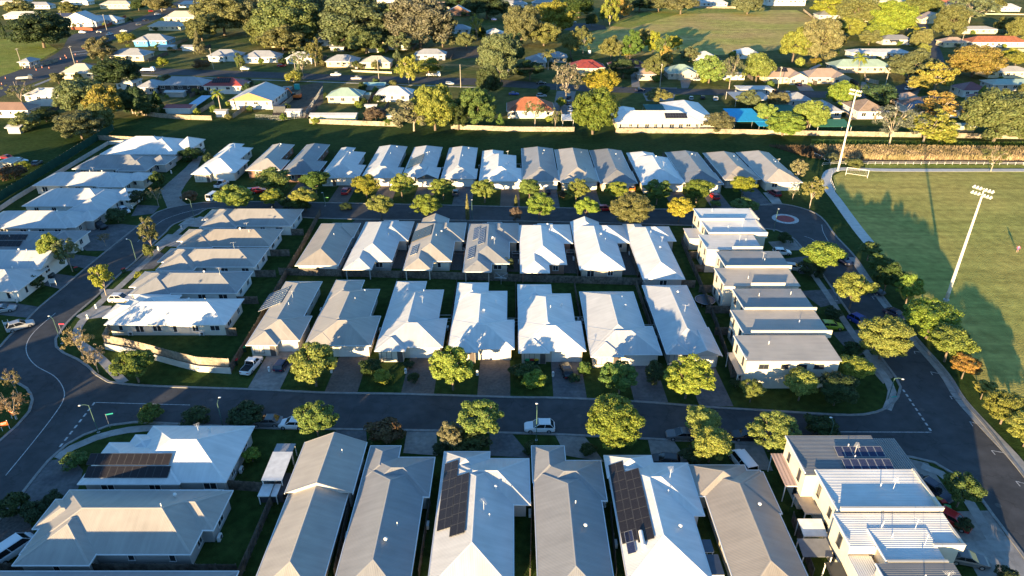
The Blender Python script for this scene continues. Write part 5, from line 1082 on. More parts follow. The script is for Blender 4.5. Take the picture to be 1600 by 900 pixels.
# --- old suburb trees
OLD = [(60, 45, 78, 52, 'big', 'dark'), (3, 46, 10, 26, 'conifer', 'dark'), (215, 7, 22, 16, 'round', 'dark'), (345, 22, 74, 58, 'big', 'olive'), (312, 42, 44, 38, 'round', 'olive'), (309, 66, 20, 32, 'conifer', 'olive'), (385, 18, 60, 60, 'big', 'olive'), (155, 76, 44, 34, 'round', 'olive'), (182, 112, 60, 42, 'big', 'dark'), (126, 150, 74, 54, 'big', 'olive'), (160, 158, 54, 56, 'round', 'yellow'),
 (122, 194, 62, 36, 'big', 'olive'), (150, 182, 40, 44, 'round', 'olive'), (208, 156, 38, 44, 'round', 'dark'), (245, 160, 26, 32, 'conifer', 'dark'), (28, 142, 36, 26, 'sparse', 'olive'), (254, 96, 15, 13, 'small', 'lime'), (198, 58, 26, 12, 'small', 'yellow'), (70, 180, 34, 20, 'small', 'dark'), (90, 122, 20, 18, 'small', 'olive'), (315, 100, 24, 14, 'small', 'brown'), (225, 170, 30, 24, 'small', 'dark'),
 (450, 30, 92, 72, 'big', 'olive'), (410, 46, 44, 42, 'round', 'olive'), (500, 25, 60, 60, 'big', 'olive'), (560, 32, 110, 74, 'big', 'grey'), (655, 32, 92, 78, 'big', 'grey'), (570, 62, 52, 38, 'round', 'olive'), (690, 40, 40, 60, 'round', 'olive'), (470, 95, 32, 36, 'sparse', 'olive'), (490, 80, 22, 34, 'loose', 'olive'), (637, 106, 33, 36, 'loose', 'yellow'), (620, 90, 13, 22, 'small', 'olive'), (669, 103, 36, 22, 'small', 'lime'), (620, 110, 10, 10, 'small', 'lime'),
 (728, 62, 30, 24, 'round', 'olive'), (745, 40, 20, 30, 'sparse', 'yellow'), (748, 52, 22, 18, 'small', 'dark'), (780, 88, 62, 68, 'big', 'olive'), (764, 125, 38, 50, 'round', 'dark'), (458, 120, 26, 17, 'small', 'yellow'), (587, 127, 10, 9, 'small', 'green'), (645, 177, 62, 42, 'loose', 'grey'), (678, 166, 66, 68, 'big', 'yellow'), (744, 166, 62, 56, 'big', 'green'), (715, 180, 30, 40, 'round', 'dark'), (781, 187, 15, 19, 'conifer', 'green'), (587, 177, 33, 23, 'round', 'brown'), (760, 8, 60, 34, 'big', 'dark'), (715, 5, 40, 20, 'round', 'dark'),
 (815, 38, 56, 60, 'big', 'olive'), (865, 26, 58, 48, 'big', 'yellow'), (850, 52, 50, 34, 'round', 'olive'), (803, 78, 30, 56, 'round', 'dark'), (892, 66, 26, 32, 'round', 'olive'), (912, 60, 25, 36, 'loose', 'olive'), (954, 16, 24, 40, 'loose', 'yellow'), (972, 12, 30, 28, 'round', 'golden'), (944, 22, 16, 24, 'round', 'yellow'), (955, 74, 29, 32, 'round', 'olive'), (986, 70, 32, 38, 'round', 'green'), (1004, 62, 26, 32, 'round', 'olive'), (1022, 66, 24, 32, 'round', 'yellow'), (1036, 72, 20, 30, 'loose', 'green'), (1053, 67, 21, 21, 'round', 'yellow'), (1078, 84, 27, 20, 'round', 'olive'), (1039, 91, 22, 32, 'round', 'golden'), (1022, 103, 30, 34, 'round', 'olive'), (975, 104, 44, 30, 'round', 'dark'), (980, 82, 18, 14, 'small', 'yellow'),
 (885, 121, 46, 50, 'sparse', 'grey'), (939, 127, 46, 36, 'round', 'yellow'), (928, 172, 67, 68, 'big', 'green'), (1030, 149, 39, 20, 'round', 'olive'), (1110, 107, 45, 40, 'round', 'lime'), (1144, 106, 30, 44, 'sparse', 'grey'), (1185, 105, 42, 42, 'round', 'lime'), (836, 172, 32, 28, 'sparse', 'olive'), (868, 182, 16, 24, 'sparse', 'olive'), (876, 160, 14, 16, 'small', 'lime'), (1125, 190, 41, 30, 'round', 'olive'), (1170, 154, 32, 26, 'round', 'olive'), (1194, 172, 28, 24, 'round', 'lime'), (1065, 6, 46, 18, 'round', 'olive'), (1030, 4, 40, 16, 'round', 'olive'), (1170, 6, 46, 18, 'round', 'olive'), (1000, 4, 40, 20, 'round', 'dark'), (905, 10, 40, 30, 'round', 'dark'), (925, 30, 20, 20, 'round', 'dark'), (828, 108, 40, 30, 'round', 'dark'), (850, 140, 20, 14, 'small', 'dark'),
 (1243, 68, 46, 52, 'round', 'lime'), (1280, 62, 62, 62, 'big', 'olive'), (1345, 16, 64, 36, 'big', 'olive'), (1330, 42, 40, 28, 'round', 'yellow'), (1398, 26, 60, 46, 'big', 'lime'), (1375, 50, 40, 24, 'round', 'lime'), (1440, 60, 32, 32, 'round', 'olive'), (1360, 58, 32, 20, 'round', 'olive'), (1488, 32, 46, 46, 'big', 'olive'), (1520, 14, 60, 34, 'loose', 'grey'), (1572, 38, 30, 22, 'round', 'olive'), (1592, 45, 26, 36, 'round', 'olive'), (1425, 100, 56, 42, 'round', 'olive'), (1445, 76, 20, 18, 'round', 'lime'), (1525, 94, 72, 46, 'big', 'golden'), (1466, 118, 50, 38, 'loose', 'yellow'), (1440, 128, 34, 26, 'round', 'yellow'), (1318, 146, 40, 36, 'round', 'lime'), (1216, 155, 38, 14, 'round', 'olive'), (1265, 178, 52, 46, 'round', 'lime'), (1226, 192, 56, 30, 'round', 'lime'), (1200, 180, 30, 30, 'round', 'lime'), (1400, 186, 58, 48, 'sparse', 'grey'), (1450, 195, 66, 40, 'loose', 'yellow'), (1470, 166, 60, 32, 'loose', 'golden'), (1532, 155, 28, 38, 'conifer', 'lime'), (1566, 180, 92, 78, 'big', 'olive'), (1612, 165, 50, 60, 'big', 'olive'), (1250, 98, 14, 16, 'small', 'lime'), (1275, 95, 16, 8, 'small', 'golden'), (1375, 146, 50, 10, 'small', 'dark'), (1590, 92, 30, 20, 'round', 'yellow'), (1580, 85, 30, 14, 'small', 'yellow'), (1300, 10, 50, 24, 'round', 'yellow'), (1440, 8, 50, 26, 'big', 'olive'), (1545, 6, 40, 20, 'round', 'olive'), (1415, 12, 30, 20, 'round', 'olive'), (1556, 244, 32, 26, 'sparse', 'olive'), (1300, 245, 20, 14, 'small', 'olive'), (1335, 255, 24, 8, 'small', 'olive'),
 (30, 12, 40, 20, 'round', 'olive'), (110, 14, 30, 20, 'round', 'olive'), (250, 4, 40, 16, 'round', 'olive'), (36, 258, 18, 14, 'small', 'lime'), (20, 268, 36, 10, 'small', 'brown'), (40, 190, 40, 12, 'small', 'olive'), (100, 198, 8, 14, 'conifer', 'olive'), (260, 120, 12, 8, 'small', 'olive'), (505, 98, 12, 8, 'small', 'olive'), (385, 130, 20, 14, 'small', 'dark'), (388, 140, 16, 20, 'small', 'dark'), (1470, 210, 40, 10, 'small', 'lime'), (375, 95, 14, 22, 'loose', 'olive'), (440, 60, 60, 30, 'round', 'olive'), (1310, 60, 24, 16, 'small', 'olive'), (535, 60, 40, 30, 'round', 'dark'), (620, 66, 40, 24, 'loose', 'olive')]
for t in OLD: tree(t[0], t[1], t[2]*1.14, t[3]*1.1, *t[4:], hb={'round': 0.7, 'big': 0.9, 'loose': 1.8}.get(t[4]))
palm(340, 146, 13, 'lime', 'palm with arching fronds beside the red roofed house'); palm(857, 84, 13, 'olive', 'feather palm beside the red tiled brick house'); palm(1345, 90, 15, 'lime', 'tall palm before the pale green low roof'); palm(1422, 30, 18, 'lime', 'palm among the yellow trees above the charcoal roof'); palm(1432, 48, 14, 'yellow', 'yellowing palm beside the far street turn'); palm(652, 42, 14, 'lime', 'palm growing in front of the grey-green gums')
# garden shrubs beside the old houses
for k, (bx, al) in enumerate([q for q in ALIAS if q[0][2] > 262 and q[0][2] < 600]):
    rd = random.Random(k*5+2)
    for e in range(2):
        X = rd.uniform(bx[0]-3, bx[1]+3) if e else rd.choice((bx[0]-2.5, bx[1]+2.5)); Y = (bx[2]-rd.uniform(1.0, 6.0)) if e else rd.uniform(bx[2], bx[3]+6)
        r = rd.uniform(0.9, 2.4); h = r*rd.uniform(.7, 1.1); cn = rd.choice(('green', 'olive', 'dark', 'lime'))
        lb = ' '.join(('%s garden shrub %s the %s' % (CNAME[cn], 'before' if e else 'beside', al)).split()[:16])
        root = thing('shrub', lb, 'shrub', (X, Y, 0)); put('crown', rd.choice(CR['small']), root, (0, 0, h*.85), rd.uniform(0, 6), (r, r, h), COLN[cn], world=False); put('trunk', TR['small'][0], root, (0, 0, 0), 0, (r*.9, r*.9, h*.9), None, world=False)
# tall unseen trees added sunward to shade the near corner and left roofs
for X, Y, r, hgt in ((-104, 58, 4.0, 8), (-118, 72, 4.5, 9), (-132, 64, 5, 10), (-142, 126, 5.5, 13), (-152, 141, 6, 14), (-131, 112, 5, 12), (-166, 152, 6, 14), (-127, 97, 4.5, 10), (-150, 112, 6, 14), (-172, 134, 6, 14), (-180, 168, 6, 13), (-119, 120, 5, 12), (-109, 103, 4.5, 11), (-77, 33, 5, 10), (-87, 40, 5, 10)):
    TN[0] += 1
    root = thing('tree', 'unseen broad leafy tree added outside the corner to cast shade', 'tree', (X, Y, 0), 0, 'unseen shade trees outside the corner')
    put('crown', CR['big'][TN[0] % 4], root, (0, 0, hgt-r*0.8), TN[0], (r, r, r*0.9), COLN['green'], world=False); put('trunk', TR['big'][0], root, (0, 0, 0), 0, (r, r, hgt-r*0.8), None, world=False)
# ================================================================ FENCES
def panel(kind):
    k = ('fence', kind)
    if k in CACHE: return CACHE[k]
    b_ = B(); p = B(); rd = random.Random(3)
    if kind in ('paling', 'pale', 'redpaling', 'lowpaling'):
        h = 1.2 if kind == 'lowpaling' else 1.8
        for i in range(17):
            x = i*0.141; b_.box(x+0.006, x+0.136, -0.011-0.008*(i % 2), 0.011-0.008*(i % 2), 0.06, h+rd.uniform(-.025, .025))
        for z in (0.35, h-0.35): b_.box(0, 2.4, 0.0125, 0.06, z, z+0.09)
        p.box(-0.05, 0.05, 0.003, 0.1, -0.05, h+0.04)
        m = {'paling': TIMBER, 'lowpaling': TIMBER, 'pale': TIMBERL, 'redpaling': mat('red_brown_paling', (0.26, 0.075, 0.045), 0.85, 0.15, 0.2, 1.5)}[kind]
    elif kind == 'green':
        h = 2.6; m = mat('green_shade_cloth', (0.018, 0.06, 0.042), 0.9, 0.1, 0.15, 0.6)
        for i in range(6): b_.box(i*0.4, i*0.4+0.4, -0.015+0.012*(i % 2), 0.015+0.012*(i % 2), 0.05, h)
        p.tube((0, 0.06, -0.05), (0, 0.06, h+0.1), 0.04, n=6)
    elif kind == 'block':
        h = 1.25; m = mat('retaining_concrete', (0.47, 0.45, 0.41), 0.9, 0.15, 0.15, 0.7)
        for i in range(3): b_.box(0.06, 2.34, -0.05, 0.05, -0.02+i*0.42, 0.40+i*0.42)
        p.box(-0.06, 0.06, -0.08, 0.08, -0.05, h+0.03)
    elif kind == 'lowwall':
        h = 0.9; m = mat('cream_front_wall', (0.50, 0.42, 0.29), 0.9, 0.15, 0.12, 0.7)
        b_.box(0.1, 2.3, -0.06, 0.06, -0.02, h); p.box(-0.12, 0.12, -0.12, 0.12, -0.05, h+0.12)
    else:             # rail: white post and rail
        h = 1.0; m = FRAMEW
        for z in (0.45, 0.9): b_.tube((0, 0, z), (2.4, 0, z), 0.035, n=5)
        p.tube((0, 0, -0.05), (0, 0, 1.0), 0.045, n=6)
    CACHE[k] = (b_.mesh('fence_panel', m), p.mesh('post', STEEL if kind == 'green' else m))
    return CACHE[k]
def fence(label, pts, kind='paling', z=0.0, group=None, name='fence'):
    pm, po = panel(kind); w_ = pts
    root = thing(name, label, 'retaining wall' if kind == 'block' else ('wall' if kind == 'lowwall' else 'fence'), (w_[0][0], w_[0][1], z), 0, group)
    for a, c in zip(w_, w_[1:]):
        L = math.hypot(c[0]-a[0], c[1]-a[1])
        if L < 0.5: continue
        n = max(1, round(L/2.4)); ang = math.atan2(c[1]-a[1], c[0]-a[0])
        for i in range(n):
            t = i/n; q = (a[0]+(c[0]-a[0])*t, a[1]+(c[1]-a[1])*t, z)
            put('fence_panel', pm, root, q, ang, (L/n/2.4, 1, 1)); put('post', po, root, q, ang)
    put('post', po, root, (*w_[-1], z), 0)
    return root
def pf(label, pts, kind='paling', **k): return fence(label, px(pts), kind, **k)
for row, yb, gp in (('far', 226.0, 'side fences of the row backing the green strip'), ('front', 127.5, 'side fences of the near-street row'), ('back', 152.0, 'side fences of the far-street row')):
    Ls = LOTS[row]
    for i, (a, c) in enumerate(zip(Ls, Ls[1:])):
        xm = (a[1]+c[0])/2
        y0 = max(a[2], c[2])+4.5 if row != 'back' else 131.0
        ye = yb if row != 'far' else 225-0.055*(xm+90)
        fence('weathered paling side fence between the %s and %s houses of the %s row' % (ORD[i], ORD[i+1], {'far': 'green-strip', 'front': 'near-street', 'back': 'far-street'}[row]), [(xm, y0), (xm, ye)], group=gp)
pf('long paling back fence between the two middle house rows', [(437, 430), (560, 433), (680, 436), (800, 440), (1001, 446), (1085, 450)])
pf('long stepped paling fence beside the taupe corner houses', [(361, 583), (400, 520), (437, 452), (470, 395), (501, 336)])
pf('curved pale timber fence on a white block wall at the street corner', [(177, 520), (166, 543), (200, 549), (240, 559), (280, 570), (312, 578), (361, 581)], 'pale', z=0.9)
pf('white concrete block wall under the curved corner fence', [(166, 546), (200, 552), (240, 562), (280, 573), (312, 581), (361, 584)], 'block', name='retaining_wall')
for (X0, X1, Ym, Yb), nm in zip(LOTS['inner'][:5], ORD):
    fence('short paling yard fence behind the %s left-street house' % nm, [(X1-0.3, Ym+0.2), (-51.2, Ym+0.2)])
pf('dark green shade-cloth boundary fence left of the white roofs', [(-60, 352), (0, 316), (80, 266), (168, 210), (178, 203)], 'green')
pf('pale concrete retaining wall behind the left white roofs', [(-30, 350), (25, 313), (100, 268), (170, 226), (205, 224)], 'block', name='retaining_wall')
pf('grey paling fence along the green strip behind the white roof', [(155, 219), (200, 221), (212, 222)], 'pale')
pf('pale paling back fence behind the red-roofed garage', [(207, 178), (250, 184), (290, 187), (331, 188)], 'pale')
pf('pale paling back fence behind the long green shed', [(484, 193), (560, 196), (625, 198)], 'pale')
pf('pale paling back fence between dark round trees and orange roof', [(705, 202), (800, 205.5), (897, 206)], 'pale')
pf('pale paling back fence behind the school', [(962, 208), (1060, 208.5), (1142, 209)], 'pale')
pf('long pale paling back fence above the reeds', [(1142, 209.5), (1300, 212.5), (1450, 215), (1640, 218)], 'pale')
pf('white post-and-rail fence between the reeds and the field path', [(1285, 259), (1310, 257), (1390, 257.5), (1500, 257.5), (1660, 258.5)], 'rail')
pf('white hand rail on the inside of the field path bend', [(1304, 300), (1298, 284), (1300, 272)], 'rail')
pf('low reed-edge rail running to the path bend', [(1272, 243), (1296, 254)], 'rail')
pf('red-brown paling fence before the white gabled house', [(112, 46), (145, 48), (168, 42), (197, 27)], 'redpaling')
pf('cream front wall of the cream cottage', [(550, 112), (612, 115)], 'lowwall', name='front_wall')
pf('pale fence along the top edge of the paddock', [(1050, 12), (1195, 14)], 'pale')
pf('pale slanting fence at the paddock corner', [(1255, 17), (1276, 34)], 'pale')
pf('cream wall above the far street houses', [(1505, 22), (1640, 24)], 'lowwall', name='front_wall')
pf('cream yard fence below the orange tiled roof', [(1545, 80), (1640, 82)], 'pale')
pf('low wall at the olive trees behind cream cottages', [(435, 66), (480, 66)], 'lowwall', name='front_wall')
pf('cream wall under the tall gums', [(590, 68), (665, 70)], 'lowwall', name='front_wall')
pf('cream yard fence in front of the tan tiled house', [(1368, 190), (1352, 172)], 'pale')
pf('cream yard wall beside the brown tiled house', [(1520, 190), (1495, 168)], 'pale')
pf('tan brick fence before the pale green low roof', [(1350, 118), (1352, 128), (1372, 132)], 'pale')
for i, (a, c) in enumerate((((1076, 404), (1106, 404)), ((1084, 425), (1118, 425)), ((1092, 457), (1142, 458)), ((1102, 490), (1158, 490)), ((1116, 524), (1162, 524)))):
    pf('dark paling fence across the terrace back yards, %s from the cul-de-sac' % ORD[i], [a, c])
pf('dark paling fence between the terrace yards and the gable-fronted house', [(1064, 380), (1092, 445), (1118, 510), (1136, 566), (1142, 590)])
pf('slatted dark yard enclosure beside the end townhouse', [(1142, 590), (1165, 592), (1158, 560)])
pf('paling fence beside the caravan yard of the stepped gable house', [(450, 722), (425, 790), (400, 850), (372, 915)])
for i, (a, c) in enumerate((((672, 790), (655, 905)), ((830, 800), (828, 905)), ((1112, 815), (1140, 905)), ((1236, 815), (1268, 905)), ((548, 790), (524, 905)), ((953, 800), (962, 905)))):
    pf('weathered side fence beside the %s' % ('solar-panelled pale grey roof', 'notched grey roof', 'tan near-row roof', 'townhouse back yards', 'long stepped gable', 'hot water tank roof')[i], [a, c], group='side fences of the near row')
pf('paling fence behind the beige corner house yard', [(0, 896), (372, 898)])
pf('short paling fence behind the solar-panelled corner house', [(352, 765), (424, 770)])
for k, (bx, al) in enumerate([q for q in ALIAS if q[0][2] > 262 and q[0][2] < 480]):
    lb = ' '.join(('timber side fence beside the %s' % al).split()[:16])
    fence(lb, [(bx[1]+3.0, bx[2]-1.5), (bx[1]+3.0, bx[3]+9.0)], 'pale' if k % 3 == 0 else 'paling')
# wire mesh site fence
def mesh_fence(label, pts):
    w_ = px(pts); root = thing('mesh_fence', label, 'fence', (*w_[0], 0))
    for a, c in zip(w_, w_[1:]):
        n = max(1, round(math.hypot(c[0]-a[0], c[1]-a[1])/3))
        for i in range(n):
            p = [a[k]+(c[k]-a[k])*i/n for k in (0, 1)]; q = [a[k]+(c[k]-a[k])*(i+1)/n for k in (0, 1)]
            b_ = B()
            for z in (0.1, 0.7, 1.3, 1.8): b_.tube((*p, z), (*q, z), 0.025, n=4)
            for t in (0.25, 0.5, 0.75): b_.tube((p[0]+(q[0]-p[0])*t, p[1]+(q[1]-p[1])*t, 0.1), (p[0]+(q[0]-p[0])*t, p[1]+(q[1]-p[1])*t, 1.8), 0.015, n=4)
            b_.obj('mesh_panel', STEEL, root); b_ = B(); b_.tube((*p, -0.02), (*p, 1.9), 0.04, n=5); b_.obj('post', STEEL, root)
mesh_fence('grey wire mesh fence around the excavator yard', [(400, 186), (440, 188), (475, 184), (484, 172), (505, 140)])
# ================================================================ REEDS
rs = np.random.RandomState(11)
def reeds(label, poly, n, hmin, hmax, wd, m, name='reeds'):
    xs = [p[0] for p in poly]; ys = [p[1] for p in poly]
    V = []; F = []; k = 0
    while k < n:
        x, y = rs.uniform(min(xs), max(xs)), rs.uniform(min(ys), max(ys)); ins = False
        for i in range(len(poly)):
            (x1, y1), (x2, y2) = poly[i], poly[i-1]
            if (y1 > y) != (y2 > y) and x < (x2-x1)*(y-y1)/(y2-y1)+x1: ins = not ins
        if not ins: continue
        k += 1
        X, Y = g(x, y); h = rs.uniform(hmin, hmax); a = rs.uniform(0, 6.28); dx, dy = math.cos(a)*wd*rs.uniform(.5, 1), math.sin(a)*wd*rs.uniform(.5, 1); lx, ly = rs.uniform(-.4, .4, 2)
        i0 = len(V); V += [(X-dx, Y-dy, -0.02), (X+dx, Y+dy, -0.02), (X+lx+dx*.25, Y+ly+dy*.25, h), (X+lx-dx*.25, Y+ly-dy*.25, h)]; F.append((i0, i0+1, i0+2, i0+3))
    me = bpy.data.meshes.new(name); me.from_pydata(V, [], F); me.materials.append(m); o = bpy.data.objects.new(name, me); COL.objects.link(o)
    tag(o, label, 'reeds'); o['kind'] = 'stuff'; return o
REEDM = mat('dry_reed', (0.37, 0.275, 0.16), 0.9, 0.1, 0.3, 0.4, col2=(0.20, 0.165, 0.08), scale2=0.15)
reeds('tall golden dry reeds along the drain beside the field', [(1266, 231), (1640, 234), (1640, 251), (1500, 250), (1390, 250), (1300, 247)], 16000, 0.6, 1.7, 0.22, REEDM)
reeds('brown dead scrub at the far corner of the green strip', [(1200, 228), (1268, 230), (1290, 250), (1262, 246)], 1600, 0.3, 1.0, 0.25, mat('dead_scrub', (0.11, 0.075, 0.045), 0.95, 0.1, 0.3, 0.4), 'scrub')
reeds('short grass growing under the back fence', [(1268, 220), (1640, 224), (1640, 231), (1268, 229)], 5000, 0.25, 0.6, 0.2, mat('long_grass', (0.10, 0.15, 0.03), 0.95, 0.1, 0.3, 0.4), 'grass')
# ================================================================ CARS
def loft(b_, secs):
    n = len(secs[0]); i0 = len(b_.v)
    for s in secs: b_.v.extend(s)
    for a in range(len(secs)-1):
        for k in range(n):
            j = (k+1) % n; b_.f.append((i0+a*n+k, i0+a*n+j, i0+(a+1)*n+j, i0+(a+1)*n+k)); b_.u.append([(0, 0)]*4)
    b_.f.append(tuple(i0+k for k in reversed(range(n)))); b_.u.append([(0, 0)]*n); b_.f.append(tuple(i0+(len(secs)-1)*n+k for k in range(n))); b_.u.append([(0, 0)]*n)
def csec(x, hw, z0, z1, tw=0.94):
    return [(x, -hw*.93, z0), (x, -hw, z0+.18), (x, -hw, z1-.14), (x, -hw*tw, z1), (x, hw*tw, z1), (x, hw, z1-.14), (x, hw, z0+.18), (x, hw*.93, z0)]
CARS = {}
def car_meshes(kind):
    if kind in CARS: return CARS[kind]
    P = {'suv': (4.65, 1.86, 1.66, 1.0, (-2.15, -1.6, 0.1, 1.0)), 'sedan': (4.6, 1.8, 1.44, 0.92, (-1.85, -1.05, 0.1, 1.0)), 'hatch': (4.1, 1.75, 1.5, 0.95, (-1.95, -1.6, 0.2, 1.0)), 'ute': (5.2, 1.86, 1.78, 1.06, (-0.55, -0.4, 0.75, 1.45)), 'van': (5.0, 1.95, 2.0, 1.12, (-2.45, -2.35, 1.1, 1.9))}[kind]
    L, W_, H, zb, (c0, c1, c2, c3) = P; h = L/2; hw = W_/2
    body = B()
    st = [(-h, .86, .38, zb-.16), (-h+.12, .95, .26, zb-.04), (-h+.7, 1, .22, zb), (0, 1, .22, zb), (c3-.1, 1, .22, zb), (c3+.25, .99, .22, zb-.04), (h-.35, .95, .24, zb-.16), (h-.08, .86, .28, zb-.26), (h, .78, .36, zb-.36)]
    loft(body, [csec(x, hw*f, z0, z1) for x, f, z0, z1 in st])
    glass = B(); tw = 0.78; zt = H-.05
    lo = [(c0, -hw*.9, zb-.02), (c3, -hw*.9, zb-.02), (c3, hw*.9, zb-.02), (c0, hw*.9, zb-.02)]; hi = [(c1, -hw*tw, zt), (c2, -hw*tw, zt), (c2, hw*tw, zt), (c1, hw*tw, zt)]
    for k in range(4): glass.poly([lo[k], lo[(k+1) % 4], hi[(k+1) % 4], hi[k]])
    roof = B(); e = 0.05
    rl = [(c1-e, -hw*tw-e, zt-.02), (c2+e, -hw*tw-e, zt-.02), (c2+e, hw*tw+e, zt-.02), (c1-e, hw*tw+e, zt-.02)]; rh_ = [(c1+.12, -hw*tw+.1, H+.01), (c2-.15, -hw*tw+.1, H+.01), (c2-.15, hw*tw-.1, H+.01), (c1+.12, hw*tw-.1, H+.01)]
    for k in range(4): roof.poly([rl[k], rl[(k+1) % 4], rh_[(k+1) % 4], rh_[k]])
    roof.poly(rh_)
    for sgn in (-1, 1):       # pillars
        for xl_, xh in ((c0, c1), (c3, c2), ((c0+c3)/2-.15, (c1+c2)/2-.1)):
            roof.tube((xl_, sgn*hw*.905, zb-.03), (xh, sgn*(hw*tw+.02), zt), 0.05, n=4)
    extra = None
    if kind == 'ute':
        extra = B(); extra.box(-h+.12, c0-.08, -hw*.84, hw*.84, zb+.004, zb+.03)
    wt = B(); wt.tube((0, -.11, 0), (0, .11, 0), .335, n=14); wr = B(); wr.tube((0, -.118, 0), (0, .118, 0), .2, n=10)
    hl = B(); hl.box(-.14, .05, -.2, .2, -.07, .07)
    CARS[kind] = dict(body=body.mesh('body', PAINT), glass=glass.mesh('windows', GLASSDK), roof=roof.mesh('roof', PAINT), tray=extra.mesh('tray', mat('tray_liner', (0.02, 0.02, 0.02), 0.8)) if extra else None,
        tyre=wt.mesh('wheel', TYRE), rim=wr.mesh('rim', RIM), lamp=hl.mesh('headlight', mat('headlight', (0.75, 0.76, 0.78), 0.15, 0.6)), tail=hl.mesh('tail_light', mat('tail_light', (0.35, 0.02, 0.02), 0.2, 0.5)), dim=(h, hw, zb, H))
    return CARS[kind]
CC = {'white': (0.72, 0.72, 0.71), 'silver': (0.36, 0.37, 0.38), 'grey': (0.12, 0.125, 0.13), 'black': (0.015, 0.016, 0.018), 'red': (0.42, 0.02, 0.02), 'blue': (0.03, 0.06, 0.30), 'green': (0.30, 0.42, 0.03), 'dark red': (0.16, 0.012, 0.02), 'navy': (0.015, 0.02, 0.05), 'orange': (0.6, 0.18, 0.03), 'sky blue': (0.12, 0.42, 0.75)}
VN = {'suv': 'sport utility car', 'sedan': 'sedan', 'hatch': 'hatchback', 'ute': 'utility pickup', 'van': 'van'}
def car(pxl, pyl, deg, kind, col, where, zz=0.03):
    M = car_meshes(kind); X, Y = g(pxl, pyl, 0.7); h, hw, zb, H = M['dim']
    root = thing('parked_car', '%s %s %s' % (col, VN[kind], where), {'van': 'van', 'ute': 'pickup'}.get(kind, 'car'), (X, Y, zz), R(deg))
    c = CC[col]; P = lambda n, m, l=(0, 0, 0), rz=0, color=None: put(n, m, root, l, rz, None, color, world=False)
    P('body', M['body'], color=c); P('windows', M['glass']); P('roof', M['roof'], color=c)
    if M['tray']: P('tray', M['tray'])
    for sx in (-1, 1):
        for sy in (-1, 1):
            w_ = P('wheel', M['tyre'], (sx*h*0.6, sy*(hw-.1), .335)); put('rim', M['rim'], w_, (0, 0, 0), world=False)
    for sy in (-1, 1):
        P('headlight', M['lamp'], (h-.14, sy*hw*.58, zb-.42)); P('tail_light', M['tail'], (-h+.13, sy*hw*.68, zb-.3), 0)
    return root
